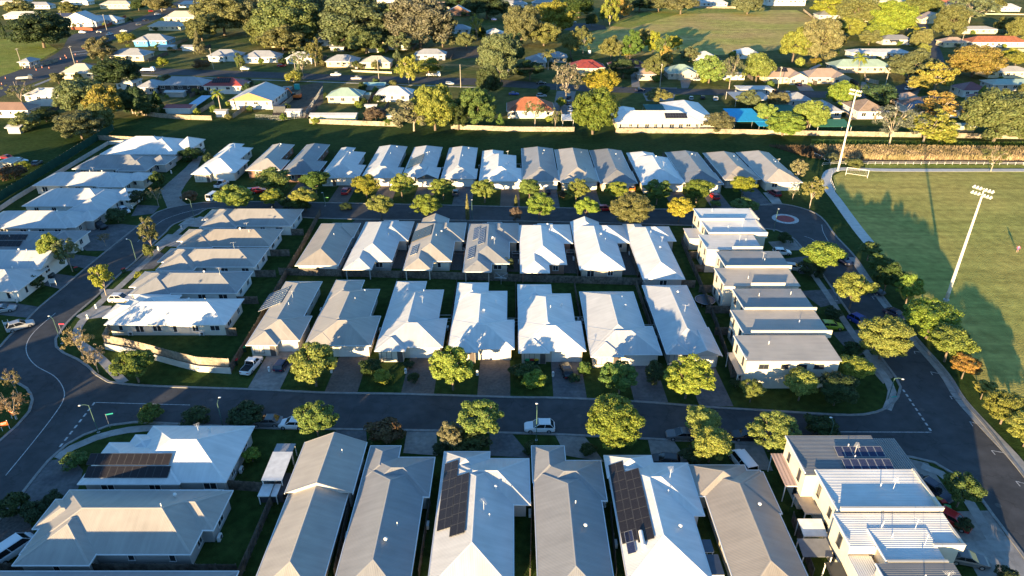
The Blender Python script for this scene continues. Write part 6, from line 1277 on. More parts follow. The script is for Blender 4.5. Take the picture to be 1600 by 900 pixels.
for a in [(31, 508, 40, 'suv', 'silver', 'driving past the pale kerb on the left street'), (393, 570, 80, 'ute', 'white', 'parked beside the corner timber fence'), (441, 568, 82, 'hatch', 'navy', 'on the driveway of the taupe solar house'), (843, 666, 180, 'suv', 'white', 'parked by the lamp post on the near street'),
 (885, 577, 100, 'sedan', 'black', 'on the dark driveway of the fifth near-street garage'), (189, 466, 0, 'suv', 'white', 'beside the white corner roof on the left street'), (194, 328, -38, 'hatch', 'white', 'by the dark bush at the white left houses'), (155, 352, -30, 'suv', 'black', 'on the driveway below the white left houses'), (20, 858, 60, 'van', 'white', 'beside the beige corner roof at the picture edge'),
 (1222, 393, -5, 'hatch', 'white', 'in the terrace driveway nearest the cul-de-sac'), (1240, 417, -15, 'hatch', 'silver', 'half hidden at the grey terrace roof'), (1300, 508, -5, 'hatch', 'green', 'parked at the terrace under beige roof'), (1344, 501, -62, 'suv', 'blue', 'standing at the kerb below the large lime tree'), (1317, 406, -58, 'suv', 'navy', 'parked in the bay near the path entrance'), (1366, 452, -60, 'sedan', 'black', 'parked in the bay under the lime tree'), (1400, 490, -58, 'sedan', 'navy', 'parked in the bay beside the big lime tree'),
 (346, 287, 75, 'ute', 'white', 'on the driveway of the cream far-row house'), (334, 307, 78, 'van', 'white', 'parked like a small bus before the cream far-row house'), (404, 297, 20, 'hatch', 'red', 'half hidden by the far-row trees'), (391, 297, 80, 'sedan', 'grey', 'on the driveway of the brick porch house'), (541, 298, 85, 'suv', 'red', 'on the far-row driveway beside a white garage'), (854, 298, 95, 'suv', 'black', 'on the far-row driveway before the dove grey roof'), (946, 325, 0, 'hatch', 'red', 'parked on the far street behind a lime tree'), (1116, 306, 100, 'hatch', 'red', 'on the far-row driveway before the slate roof'), (1210, 301, 105, 'suv', 'dark red', 'on the pale driveway by the cul-de-sac'), (985, 292, 95, 'suv', 'orange', 'before the far-row slate roof garage'),
 (712, 300, 90, 'hatch', 'grey', 'beside the white far-row garage'), (1065, 678, 178, 'sedan', 'grey', 'parked by the near kerb left of two lime trees'), (1167, 679, 178, 'sedan', 'black', 'parked by the near kerb right of two lime trees'), (1160, 722, 105, 'van', 'white', 'parked by the tan near-row house'), (1040, 718, 170, 'hatch', 'black', 'behind the white solar near-row house'), (417, 657, 180, 'sedan', 'grey', 'parked behind the dark shrubs'), (457, 661, 178, 'hatch', 'white', 'parked half under the lime street tree'),
 (65, 430, 10, 'suv', 'black', 'in the dark driveway left of the lime tree'), (4, 482, 20, 'sedan', 'silver', 'at the edge of the left driveway'), (1461, 766, -60, 'suv', 'navy', 'behind the dark-roofed corner townhouse'), (1491, 812, -50, 'hatch', 'red', 'behind the white parapet townhouse'), (1512, 872, -15, 'sedan', 'grey', 'behind the last white townhouse'), (1432, 750, -55, 'hatch', 'black', 'beside the corner townhouse garage'),
 (31, 251, 0, 'suv', 'white', 'on the grass by the boundary shed'), (57, 254, 95, 'sedan', 'grey', 'on the grass beside the green boundary fence'), (9, 245, 160, 'sedan', 'dark red', 'on the grass behind the white car'), (129, 50, 0, 'suv', 'white', 'turning at the main road corner'), (193, 48, 20, 'sedan', 'white', 'driving on the main road'), (228, 31, 40, 'sedan', 'black', 'waiting on the main road'), (217, 38, 40, 'hatch', 'grey', 'queueing on the main road'), (246, 22, 40, 'suv', 'white', 'far up the main road'), (255, 15, 40, 'suv', 'silver', 'behind the white car far up the main road'), (236, 17, 40, 'hatch', 'red', 'at the far side of the main road'), (155, 49, 0, 'sedan', 'navy', 'at the mouth of the corner street'), (171, 53, 80, 'ute', 'white', 'stopped at the main road signals'), (58, 102, 15, 'sedan', 'white', 'passing the road work cones'),
 (383, 107, 0, 'suv', 'white', 'parked before the zinc-roofed cottage'), (525, 116, 0, 'ute', 'white', 'parked opposite the green roofed cottage'), (557, 122, 0, 'ute', 'silver', 'on the suburb street by the cottages'), (703, 130, 0, 'hatch', 'silver', 'parked by the lime trees'), (752, 132, 5, 'hatch', 'white', 'parked by the power pole'), (846, 129, 0, 'sedan', 'black', 'on the suburb street in tree shade'), (1000, 140, 0, 'sedan', 'navy', 'driving past the school'), (440, 102, 10, 'suv', 'red', 'beside the carport cottage'), (587, 152, 80, 'hatch', 'blue', 'between the two back cottages'), (559, 105, 80, 'hatch', 'silver', 'in the cream cottage driveway'),
 (1080, 153, 80, 'hatch', 'silver', 'in the school car park by the forecourt'), (1098, 152, 80, 'hatch', 'black', 'in the school car park'), (1118, 154, 80, 'suv', 'white', 'in the school car park by the white roof'), (888, 152, 70, 'sedan', 'black', 'in the orange house yard'), (889, 160, 70, 'sedan', 'grey', 'second in the orange house yard'), (891, 168, 70, 'sedan', 'silver', 'third in the orange house yard'), (892, 175, 70, 'hatch', 'white', 'last in the orange house yard'), (846, 149, 10, 'suv', 'silver', 'behind the orange tiled roof'), (803, 146, 0, 'sedan', 'blue', 'beside the orange tiled roof'),
 (1191, 139, 175, 'suv', 'white', 'parked on the suburb street past the lime trees'), (1228, 146, 175, 'suv', 'silver', 'on the suburb street by the school trees'), (1247, 131, 100, 'sedan', 'navy', 'on the brick driveway of the tan house'), (1421, 138, 25, 'suv', 'white', 'at the bend of the suburb street'), (1433, 134, 25, 'hatch', 'sky blue', 'at the bend behind the white car'), (1424, 127, 0, 'sedan', 'silver', 'before the olive tree at the bend'), (1388, 142, 0, 'sedan', 'grey', 'parked by the clipped hedge'), (896, 34, 0, 'suv', 'white', 'on the rear lane by the paddock'), (772, 30, 0, 'suv', 'blue', 'beside the dark far trees'), (1090, 124, 0, 'suv', 'silver', 'by the green roofed brick house')]:
    car(*a)
# trucks
def truck(pxl, pyl, deg, label, col):
    X, Y = g(pxl, pyl, 1.0); root = thing('truck', label, 'truck', (X, Y, 0.03), R(deg)); M = car_meshes('suv')
    b_ = B(); loft(b_, [csec(x, 1.15*f, .6, z) for x, f, z in ((2.0, 1, 2.5), (2.6, 1, 2.5), (3.3, .98, 2.3), (3.6, .95, 1.6))]); o = b_.obj('cab', PAINT, root); o.color = (*col, 1); ORG[o.name] = (0, 0, 0)
    for v in o.data.vertices: v.co.x += X; v.co.y += Y; v.co.z += 0.03
    b_ = B(); b_.box(-3.4, 1.85, -1.15, 1.15, .85, 1.0); b_.box(-3.4, 1.85, -1.15, -1.08, 1.001, 1.5); b_.box(-3.4, 1.85, 1.08, 1.15, 1.001, 1.5)
    o = b_.obj('tray', STEEL, root)
    for v in o.data.vertices: v.co.x += X; v.co.y += Y; v.co.z += 0.03
    b_ = B(); b_.poly([(3.42, -.95, 1.7), (3.42, .95, 1.7), (3.28, .9, 2.25), (3.28, -.9, 2.25)]); o = b_.obj('windscreen', GLASSDK, root)
    for v in o.data.vertices: v.co.x += X; v.co.y += Y; v.co.z += 0.03
    for sx in (-2.4, 2.6):
        for sy in (-1, 1): put('wheel', M['tyre'], root, (sx, sy*1.0, .42), 0, (1.3, 1.3, 1.3), world=False)
truck(677, 117, 0, 'white flat-tray truck parked by the lime trees', CC['white']); truck(231, 109, 0, 'white tip truck at the side street corner', CC['white']); truck(38, 122, 20, 'dark work truck by the road cones', CC['grey'])
# ================================================================ LAMPS, POLES, MASTS
def lamp(bx, by, tx, ty, m, deg, where, hgt=None):
    X, Y = g(bx, by)
    gx_, gy_ = g(tx, ty); k = Y/gy_; hgt = hgt or max(4.0, min(9.0, CAM_H*(1-k)))
    root = thing('street_lamp', '%s street lamp %s' % ('green' if m is GREENPOLE else 'grey', where), 'street lamp', (X, Y, 0))
    b_ = B(); b_.tube((X, Y, -.05), (X, Y, hgt), .075, .05, 7); b_.obj('pole', m, root)
    a = R(deg); e = (X+math.cos(a)*1.1, Y+math.sin(a)*1.1)
    b_ = B(); b_.tube((X, Y, hgt-.05), (X+math.cos(a)*.5, Y+math.sin(a)*.5, hgt+.22), .04, n=6); b_.tube((X+math.cos(a)*.5, Y+math.sin(a)*.5, hgt+.22), (*e, hgt+.25), .035, n=6); b_.obj('arm', m, root)
    b_ = B(); b_.lathe([(0, -.02), (.22, 0), (.26, .06), (.16, .15), (0, .18)], 10); b_.v = [(x*.85+e[0], y*.7+e[1], z*.7+hgt+.19) for x, y, z in b_.v]; b_.obj('lamp_head', FRAMEW, root)
    b_ = B(); b_.box(X-.18, X+.18, Y-.18, Y+.18, -.02, .12); b_.obj('base_plate', STEEL, root)
for a in [(97, 537, 85, 498, GREENPOLE, 150, 'with red flags at the left street corner'), (154, 676, 139, 633, GREENPOLE, 200, 'at the corner of the solar-panelled house'), (213, 406, 200, 376, GREENPOLE, 160, 'by the taupe left-street houses'), (304, 343, 294, 313, GREENPOLE, 160, 'at the far bend of the left street'), (838, 688, 838, 640, GREENPOLE, 90, 'in front of the white car on the near street'), (349, 668, 343, 630, GREENPOLE, 90, 'above the dark shrubs'), (1387, 625, 1399, 591, GREENPOLE, -30, 'at the terrace corner of the parking street'), (1307, 470, 1312, 440, GREENPOLE, -30, 'in the terrace front gardens'), (1209, 361, 1215, 330, GREENPOLE, 60, 'beside the painted cul-de-sac circle'), (738, 345, 737, 316, GREENPOLE, 90, 'beside the slim cypress'), (508, 322, 507, 310, GREENPOLE, -90, 'before the far-row slate roof'), (1292, 700, 1300, 662, GREENPOLE, 90, 'behind the corner townhouse')]:
    lamp(*a)
def power_pole(bx, by, ty, label, arm=True):
    X, Y = g(bx, by); h = 10.5
    root = thing('power_pole', label, 'power pole', (X, Y, 0))
    b_ = B(); b_.tube((X, Y, -.1), (X, Y, h), .17, .12, 7); b_.obj('pole', mat('grey_pole', (0.36, 0.32, 0.26), .9), root)
    b_ = B(); b_.box(X-.07, X+.07, Y-1.2, Y+1.2, h-.7, h-.55); b_.obj('crossarm', mat('grey_pole', (0.36, 0.32, 0.26), .9), root)
    for k in (-1.05, -.45, .45, 1.05):
        b_ = B(); b_.lathe([(0, 0), (.06, 0), (.08, .1), (.03, .22), (0, .23)], 6); b_.v = [(x+X, y+Y+k, z+h-.55) for x, y, z in b_.v]; b_.obj('insulator', FRAMEW, root)
    return (X, Y, h)
pp = [power_pole(*a) for a in ((36, 108, 50, 'power pole at the oval edge of the main road'), (118, 104, 58, 'power pole on the corner island'), (334, 108, 68, 'power pole by the white cottage drive'), (462, 113, 75, 'power pole before the thin street trees'), (592, 123, 80, 'power pole before the walled cottage'), (720, 137, 87, 'power pole by the vacant grass yard'), (870, 141, 105, 'power pole beside the bare grey tree'), (1031, 136, 110, 'power pole before the brown tiled house'), (1215, 141, 118, 'power pole by the tan solar house'), (1381, 143, 115, 'power pole at the suburb street bend'), (1460, 50, 20, 'power pole at the far street turn'), (1500, 76, 46, 'leaning power pole by the orange tiled house'), (100, 40, 17, 'power pole before the white gables'), (167, 47, 0, 'power pole at the red-brown fence end'))]
def wire(a, c, label):
    for k in (-1.05, 1.05):
        b_ = B(); P = []
        for i in range(9):
            t = i/8; P.append((a[0]+(c[0]-a[0])*t, a[1]+(c[1]-a[1])*t+k, a[2]-.3+(c[2]-a[2])*t-2.2*t*(1-t)*2))
        for p, q in zip(P, P[1:]): b_.tube(p, q, .014, n=4, cap=False)
        o = b_.obj('overhead_wire', FRAMED); tag(o, label, 'wire', 'overhead wires of the old suburb')
for i in range(1, 9): wire(pp[i], pp[i+1], 'thin overhead wire, %s span from the corner island pole' % ORD[i-1])
wire(pp[0], pp[1], 'thin overhead wire between oval edge and corner island'); wire(pp[12], pp[13], 'thin overhead wire before the white gables')
def mast(bx, by, h, label, rz):
    X, Y = g(bx, by); root = thing('floodlight_mast', label, 'floodlight', (X, Y, 0))
    b_ = B(); b_.tube((X, Y, -.1), (X, Y, h), .34, .17, 10); b_.obj('mast', CREAMPOLE, root); b_ = B(); b_.lathe([(0, 0), (.55, 0), (.55, .35), (.36, .5), (.36, 1.9), (.34, 1.92)], 10, X, Y); b_.obj('base_sleeve', STEEL, root)
    b_ = B(); dx, dy = math.cos(rz), math.sin(rz); nx, ny = math.sin(rz), -math.cos(rz)
    for z in (h-.2, h+.9):
        b_.tube((X-dx*1.9, Y-dy*1.9, z), (X+dx*1.9, Y+dy*1.9, z), .08, n=6)
    b_.tube((X, Y, h-.3), (X, Y, h+1.1), .12, n=6); b_.obj('lamp_frame', CREAMPOLE, root)
    for z in (h-.2, h+.9):
        for u in (-1.7, -1.1, -.5, .5, 1.1, 1.7):
            b_ = B(); c = Vector((X+dx*u+nx*.35, Y+dy*u+ny*.35, z+.1)); d = Vector((nx, ny, -.9)).normalized(); b_.tube(c-d*.3, c+d*.25, .13, .28, 9); b_.obj('floodlight', mat('floodlight_shell', (.6, .6, .58), .35, .5), root)
mast(1478, 470, 23, 'tall cream floodlight mast beside the field trees', R(-62)); mast(1309, 267, 23.5, 'tall cream floodlight mast at the field path bend', R(-60))
# ================================================================ FIELD THINGS
def goal():
    X, Y = g(1338, 276); root = thing('football_goal', 'white portable football goal at the corner of the field', 'goal', (X, Y, 0)); b_ = B()
    rz = R(-28); ux, uy = math.cos(rz), math.sin(rz); vx, vy = -uy, ux
    P = lambda u, v, z: (X+ux*u+vx*v, Y+uy*u+vy*v, z)
    b_.tube(P(-3, 0, 0), P(-3, 0, 2.4), .07, n=6); b_.tube(P(3, 0, 0), P(3, 0, 2.4), .07, n=6); b_.tube(P(-3, 0, 2.4), P(3, 0, 2.4), .07, n=6); b_.obj('goal_frame', FRAMEW, root)
    b_ = B()
    for u in (-3, 3): b_.tube(P(u, 0, 2.4), P(u, 1.9, .08), .05, n=5); b_.tube(P(u, 0, .06), P(u, 1.9, .06), .05, n=5)
    b_.tube(P(-3, 1.9, .06), P(3, 1.9, .06), .05, n=5); b_.obj('back_frame', FRAMEW, root)
    b_ = B()
    for i in range(1, 12): u = -3+i*.5; b_.tube(P(u, 0, 2.38), P(u, 1.88, .08), .01, n=3)
    for i in range(1, 5): t = i/5; b_.tube(P(-3, 1.9*t, 2.4-2.34*t), P(3, 1.9*t, 2.4-2.34*t), .01, n=3)
    b_.obj('net', FRAMEW, root)
goal()
def person():
    X, Y = g(1589, 394); root = thing('person', 'person in a pink and purple outfit standing alone on the field', 'person', (X, Y, 0), R(150))
    J = [((0, 0, .95), .14), ((0, 0, 1.2), .15), ((0, 0, 1.42), .15), ((0, 0, 1.52), .06), ((0, .01, 1.62), .1), ((0, .01, 1.72), .09),
         ((.1, 0, .9), .09), ((.12, .03, .5), .065), ((.13, -.02, .1), .05), ((.13, .1, .03), .045), ((-.1, 0, .9), .09), ((-.13, -.06, .5), .065), ((-.15, -.1, .1), .05), ((-.15, .02, .03), .045),
         ((.2, 0, 1.4), .06), ((.3, .02, 1.15), .045), ((.32, .14, .95), .035), ((-.2, 0, 1.4), .06), ((-.3, .02, 1.15), .045), ((-.3, .16, .97), .035)]
    Ed = [(0, 1), (1, 2), (2, 3), (3, 4), (4, 5), (0, 6), (6, 7), (7, 8), (8, 9), (0, 10), (10, 11), (11, 12), (12, 13), (2, 14), (14, 15), (15, 16), (2, 17), (17, 18), (18, 19)]
    me = bpy.data.meshes.new('body'); me.from_pydata([p for p, _ in J], Ed, []); o = bpy.data.objects.new('body', me); COL.objects.link(o); o.parent = root
    m1 = o.modifiers.new('skin', 'SKIN')
    if not me.skin_vertices:
        bpy.context.view_layer.objects.active = o
    for i, (_, r) in enumerate(J):
        if me.skin_vertices: me.skin_vertices[0].data[i].radius = (r, r)
    if me.skin_vertices: me.skin_vertices[0].data[0].use_root = True
    o.modifiers.new('sub', 'SUBSURF').levels = 1
    m = bpy.data.materials.new('clothes'); t, N, L, p = nodes_of(m); tc = N.new('ShaderNodeTexCoord'); sp = N.new('ShaderNodeSeparateXYZ'); rp = N.new('ShaderNodeValToRGB'); rp.color_ramp.interpolation = 'CONSTANT'
    e = rp.color_ramp.elements; e[0].position = 0; e[0].color = (.75, .72, .7, 1); e[1].position = .04; e[1].color = (.35, .2, .15, 1)
    for ps, cc in ((.27, (.16, .08, .26, 1)), (.48, (.55, .10, .26, 1)), (.74, (.45, .28, .2, 1)), (.84, (.05, .03, .02, 1))): x = e.new(ps); x.color = cc
    mm = N.new('ShaderNodeMath'); mm.operation = 'DIVIDE'; mm.inputs[1].default_value = 2.0; L.new(tc.outputs['Object'], sp.inputs[0]); L.new(sp.outputs[2], mm.inputs[0]); L.new(mm.outputs[0], rp.inputs[0]); L.new(rp.outputs[0], p.inputs['Base Color'])
    me.materials.append(m)
    b_ = B(); b_.lathe([(.0, -.02), (.09, 0), (.115, .08), (.1, .15), (.05, .19), (0, .2)], 9); b_.v = [(x, y-.01, z+1.6) for x, y, z in b_.v]; me2 = b_.mesh('hair', mat('dark_hair', (.03, .02, .015), .7)); put('hair', me2, root, world=False)
person()
# ================================================================ YARD AND STREET CLUTTER
def bin_(pxl, pyl, lid, where, deg=0):
    if 'bin' not in CACHE:
        b_ = B(); lo = [(-.22, -.25, .05), (.22, -.25, .05), (.22, .25, .05), (-.22, .25, .05)]; hi = [(-.29, -.36, .98), (.29, -.36, .98), (.29, .36, .98), (-.29, .36, .98)]
        for k in range(4): b_.poly([lo[k], lo[(k+1) % 4], hi[(k+1) % 4], hi[k]])
        b_.poly(lo[::-1]); b_.tube((-.3, .36, .95), (.3, .36, .95), .03, n=5)
        l = B(); l.box(-.31, .31, -.4, .38, .985, 1.03); l.box(-.24, .24, -.3, .3, 1.031, 1.07)
        w_ = B(); w_.tube((-.27, .27, .1), (-.21, .27, .1), .1, n=8)
        CACHE['bin'] = (b_.mesh('bin_body', mat('bin_green', (.012, .05, .03), .6)), l.mesh('lid', PLASTIC), w_.mesh('wheel', TYRE))
    X, Y = g(pxl, pyl, .5); M = CACHE['bin']; root = thing('wheelie_bin', where, 'bin', (X, Y, 0.05), R(deg))
    put('bin_body', M[0], root, world=False); put('lid', M[1], root, color=lid, world=False); put('wheel', M[2], root, world=False); put('wheel', M[2], root, (.48, 0, 0), world=False)
GL, YL, RL = (.02, .3, .1), (.6, .35, .02), (.4, .02, .02)
for i, (x, y, l, wh) in enumerate([(599, 559, GL, 'green-lidded bin under the eave of the third near-street house'), (605, 559, YL, 'yellow-lidded bin under the eave of the third near-street house'), (611, 559, RL, 'red-lidded bin under the eave of the third near-street house'),
  (824, 566, GL, 'green-lidded bin before the fifth near-street house window'), (831, 566, RL, 'red-lidded bin before the fifth near-street house window'), (838, 566, YL, 'yellow-lidded bin before the fifth near-street house window'),
  (119, 421, RL, 'red-lidded bin on the left verge by the kerb'), (193, 423, RL, 'red-lidded bin on the verge of the inner left houses'), (369, 566, RL, 'red-lidded bin beside the corner fence end'), (382, 546, GL, 'green-lidded bin beside the taupe solar house'),
  (1466, 784, YL, 'yellow-lidded bin behind the white parapet townhouse'), (1479, 796, GL, 'green-lidded bin behind the white parapet townhouse'), (1472, 788, RL, 'red-lidded bin behind the white parapet townhouse'), (22, 452, GL, 'green-lidded bin by the left white wall')]):
    bin_(x, y, l, wh, i*23)
def small(name, label, cat, parts, pxl, pyl, rz=0, z=0.0, group=None):
    X, Y = g(pxl, pyl); root = thing(name, label, cat, (X, Y, z), R(rz), group)
    for nm, b_, m in parts: put(nm, b_.mesh(nm, m), root, world=False)
    return root
def ac(pxl, pyl, where):
    b_ = B().box(-.45, .45, -.17, .17, .12, .8); f = B(); f.tube((.08, -.18, .46), (.08, -.2, .46), .27, n=12); s = B().box(-.45, -.35, -.2, .2, -.02, .119); s.box(.35, .45, -.2, .2, -.02, .119)
    small('air_conditioner', where, 'air conditioner', [('casing', b_, FRAMEW), ('fan_grille', f, FRAMED), ('feet', s, STEEL)], pxl, pyl)
for k, (bx, al) in enumerate([q for q in ALIAS if q[0][2] < 262 and 'townhouse' not in q[1] and q[0][0] > -60]):
    X = bx[1]+0.02 if bx[0] < 5 else bx[0]-0.02; Y = bx[2]+(bx[3]-bx[2])*(0.35+0.08*(k % 5))
    lb = ' '.join(('white air conditioner unit beside the side wall of the %s' % al).split()[:16])
    if 'acm' not in CACHE: CACHE['acm'] = (B().box(-.45, .45, -.17, .17, .12, .8).mesh('casing', FRAMEW), B().tube((.08, -.18, .46), (.08, -.2, .46), .27, n=12).mesh('fan_grille', FRAMED))
    r_ = thing('air_conditioner', lb, 'air conditioner', (X, Y, 0), R(90)); put('casing', CACHE['acm'][0], r_, world=False); put('fan_grille', CACHE['acm'][1], r_, world=False)
ac(205, 524, 'white air conditioner unit left on the white corner house wall'); ac(316, 524, 'white air conditioner unit right on the white corner house wall')
def utility_box(pxl, pyl, where):
    b_ = B().lathe([(0, 0), (.22, 0), (.22, .8), (.17, .95), (0, 1.0)], 8); small('letterbox', where, 'letterbox', [('post_body', b_, FRAMEW), ('flap', B().box(-.12, .12, -.24, -.2, .6, .72), FRAMED)], pxl, pyl)
for x, y, wh in ((421, 580, 'by the taupe solar house'), (518, 582, 'by the second near-street garage'), (634, 583, 'by the third near-street garage'), (746, 586, 'by the fourth near-street garage'), (864, 588, 'by the fifth near-street garage'), (138, 498, 'on the verge before the white corner roof'), (151, 482, 'by the two paved crossings of the white corner house'), (129, 391, 'on the lawn below the lime tree'), (88, 423, 'beside the left white wall'), (27, 472, 'at the left driveway edge'), (268, 271, 'on the lane verge'), (207, 326, 'by the white left houses'), (284, 358, 'by the first left-street house'), (248, 391, 'by the third left-street house')):
    utility_box(x, y, 'small white letterbox %s' % wh)
# sign boards
def board(pxl, pyl, where, wd=1.3, hh=1.0, rz=10, rows=3, m=FRAMEW):
    p = B(); p.box(-wd/2, -wd/2+.07, 0, .07, -.02, 1.7); p.box(wd/2-.07, wd/2, 0, .07, -.02, 1.7); f = B().box(-wd/2, wd/2, -.04, -.005, .75, .75+hh); t = B()
    for i in range(rows): t.box(-wd*.4, wd*(.35-.1*i), -.048, -.041, .75+hh*(.75-.25*i), .75+hh*(.82-.25*i))
    small('sign_board', where, 'sign', [('posts', p, FRAMEW), ('face', f, m), ('print', t, FRAMED if m is FRAMEW else FRAMEW)], pxl, pyl, rz)
board(84, 447, 'white sale sign board on the lawn of the left street')
board(12, 512, 'white board lying by the left driveway', .9, .5, 20, 1)
ORANGEM = mat('safety_orange', (.62, .13, .02), .6)
board(10, 672, 'orange road work sign at the bottom-left kerb', 1.0, .8, 30, 2, ORANGEM)
board(22, 655, 'second orange road work sign on the bottom-left verge', .9, .7, -20, 1, ORANGEM)
def street_sign(pxl, pyl, where, rz=0, col=(.03, .3, .26)):
    p = B(); p.tube((0, 0, -.05), (0, 0, 2.6), .035, n=6); f = B().box(.04, 1.0, -.02, .02, 2.35, 2.55)
    small('street_sign', where, 'street sign', [('pole', p, STEEL), ('blade', f, mat('sign_%d' % int(col[0]*100), col, .4))], pxl, pyl, rz)
street_sign(172, 668, 'teal street name sign at the solar house corner', 20); street_sign(1386, 640, 'teal street name sign at the terrace corner', 10); street_sign(509, 322, 'small green street sign on the far street', 0, (.1, .3, .1)); street_sign(182, 40, 'yellow warning sign on the main road', 0, (.7, .42, .02)); street_sign(98, 524, 'red flag board on the corner lamp verge', 0, (.6, .04, .08))
# traffic cones
if True:
    c = B(); c.lathe([(.17, .03), (.06, .7), (0, .72)], 8); c.box(-.2, .2, -.2, .2, 0, .03); bd = B(); bd.lathe([(.132, .26), (.095, .47)], 8)
    cm, bm = c.mesh('cone_body', ORANGEM), bd.mesh('white_band', FRAMEW)
    for x, y in ((95, 93), (104, 91), (102, 88), (121, 97), (130, 76), (57, 110), (66, 106), (77, 107), (47, 107), (9, 123), (3, 132), (118, 86), (73, 60), (140, 74)):
        X, Y = g(x, y); r_ = thing('traffic_cone', 'orange traffic cone with white band on the main road works', 'traffic cone', (X, Y, .045), 0, 'traffic cones on the main road'); put('cone_body', cm, r_, world=False, scale=(1.3, 1.3, 1.3)); put('white_band', bm, r_, world=False, scale=(1.33, 1.33, 1.3))
# roofs on posts: pergolas, carports, sails
def canopy(label, FL, BR, z, m, name='pergola', cat='pergola', slope=0.0, rafters=True, mpost=FRAMEW):
    x0, y0 = g(*FL, z); x1, y1 = g(*BR, z); x0, x1 = min(x0, x1), max(x0, x1); y1 = max(y1, y0+1.5)
    root = thing(name, label, cat, ((x0+x1)/2, y0, 0)); rb = B(); u = 0.07
    A = [(x0, y0, z), (x1, y0, z), (x1, y1, z+slope), (x0, y1, z+slope)]; L_ = [(a, b, c-u) for a, b, c in A]
    rb.poly(A, [(0, 0), (x1-x0, 0), (x1-x0, y1-y0), (0, y1-y0)]); rb.poly(L_[::-1])
    for k in range(4): rb.poly([L_[k], L_[(k+1) % 4], A[(k+1) % 4], A[k]])
    rb.obj('canopy', m, root)
    for x in (x0+.12, x1-.12):
        for y, zz in ((y0+.12, z), (y1-.12, z+slope)): b_ = B(); b_.box(x-.05, x+.05, y-.05, y+.05, -.02, zz-u-.002); b_.obj('post', mpost, root)
    if rafters:
        b_ = B(); b_.box(x0, x1, y0+.05, y0+.1, z-u-.16, z-u-.003); b_.box(x0, x1, y1-.1, y1-.05, z+slope-u-.16, z+slope-u-.003); b_.obj('beam', mpost, root)
POLY = mat('polycarbonate', (.055, .065, .085), .25, .5, .1); SAILB = mat('blue_sail', (.02, .36, .62), .7); SAILG = mat('grey_sail', (.14, .145, .16), .8)
canopy('dark patio roof between the white solar house and the tan house', (1098, 862), (1110, 843), 2.5, POLY); canopy('second dark patio roof behind the tan house', (1106, 898), (1122, 866), 2.5, POLY)
canopy('pink-striped pergola behind the dark-roofed corner townhouse', (1227, 759), (1258, 711), 2.9, roof_mat((.44, .33, .30), .5, .02), slope=.3)
canopy('tan tilted shade roof in the terrace back yard', (1258, 802), (1286, 768), 2.6, mat('tan_canvas', (.36, .31, .25), .8), slope=-.4); canopy('white awning roof behind the parapet townhouses', (1256, 838), (1282, 815), 2.3, mat('white_canvas', (.66, .66, .64), .7), slope=.5); canopy('grey shade sail over the terrace yard toys', (1255, 870), (1290, 846), 2.2, SAILG, 'shade_sail', 'shade sail', .5, False)
canopy('pale paved-yard awning beside the grey shade sail', (1300, 905), (1340, 880), 2.4, PANE, slope=.2)
canopy('white arched carport roof in the caravan yard', (408, 750), (458, 708), 2.5, mat('white_canvas', (.66, .66, .64), .7), 'carport', 'carport', .25); canopy('low white trailer canopy at the caravan yard', (402, 775), (440, 756), 1.6, mat('white_canvas', (.66, .66, .64), .7), 'trailer', 'trailer'); canopy('blue-grey lean-to roof behind the white carport', (426, 708), (462, 693), 2.2, roof_mat(ZINC, .2), 'lean_to', 'shed')
canopy('grey-white side roof of the end townhouse', (1152, 585), (1174, 553), 2.6, roof_mat(BEIGE, .3), 'carport', 'carport', .3)
canopy('bright blue school shade sail', (1148, 190), (1174, 173), 3.2, SAILB, 'shade_sail', 'shade sail', .9, False, STEEL); canopy('small blue shade sail beside the school fence', (1186, 197), (1202, 188), 2.8, SAILB, 'shade_sail', 'shade sail', .4, False, STEEL); canopy('dark teal shade cloth behind the school', (1010, 172), (1034, 164), 3, mat('teal_canvas', (.03, .12, .11), .8), 'shade_sail', 'shade sail', .3, False, STEEL)
canopy('dark green garden canopy on white posts', (1278, 198), (1318, 190), 3, mat('green_canvas', (.03, .14, .09), .8), 'gazebo', 'gazebo', 1.0, False); canopy('small green shade in the suburb garden', (1214, 174), (1234, 165), 2.6, mat('green_canvas', (.03, .14, .09), .8), 'gazebo', 'gazebo', .4, False)
canopy('pale blue pool slide deck beside the red garage', (296, 173), (316, 152), 1.2, mat('pale_blue', (.30, .46, .60), .5), 'slide_deck', 'deck', .8, False); canopy('white tent in the orange house yard', (879, 188), (894, 180), 2.2, mat('white_canvas', (.66, .66, .64), .7), 'tent', 'tent', .4, False); canopy('pale carport over the school forecourt', (1150, 156), (1190, 144), 3.0, roof_mat(ZINC, .2), 'carport', 'carport', .2)
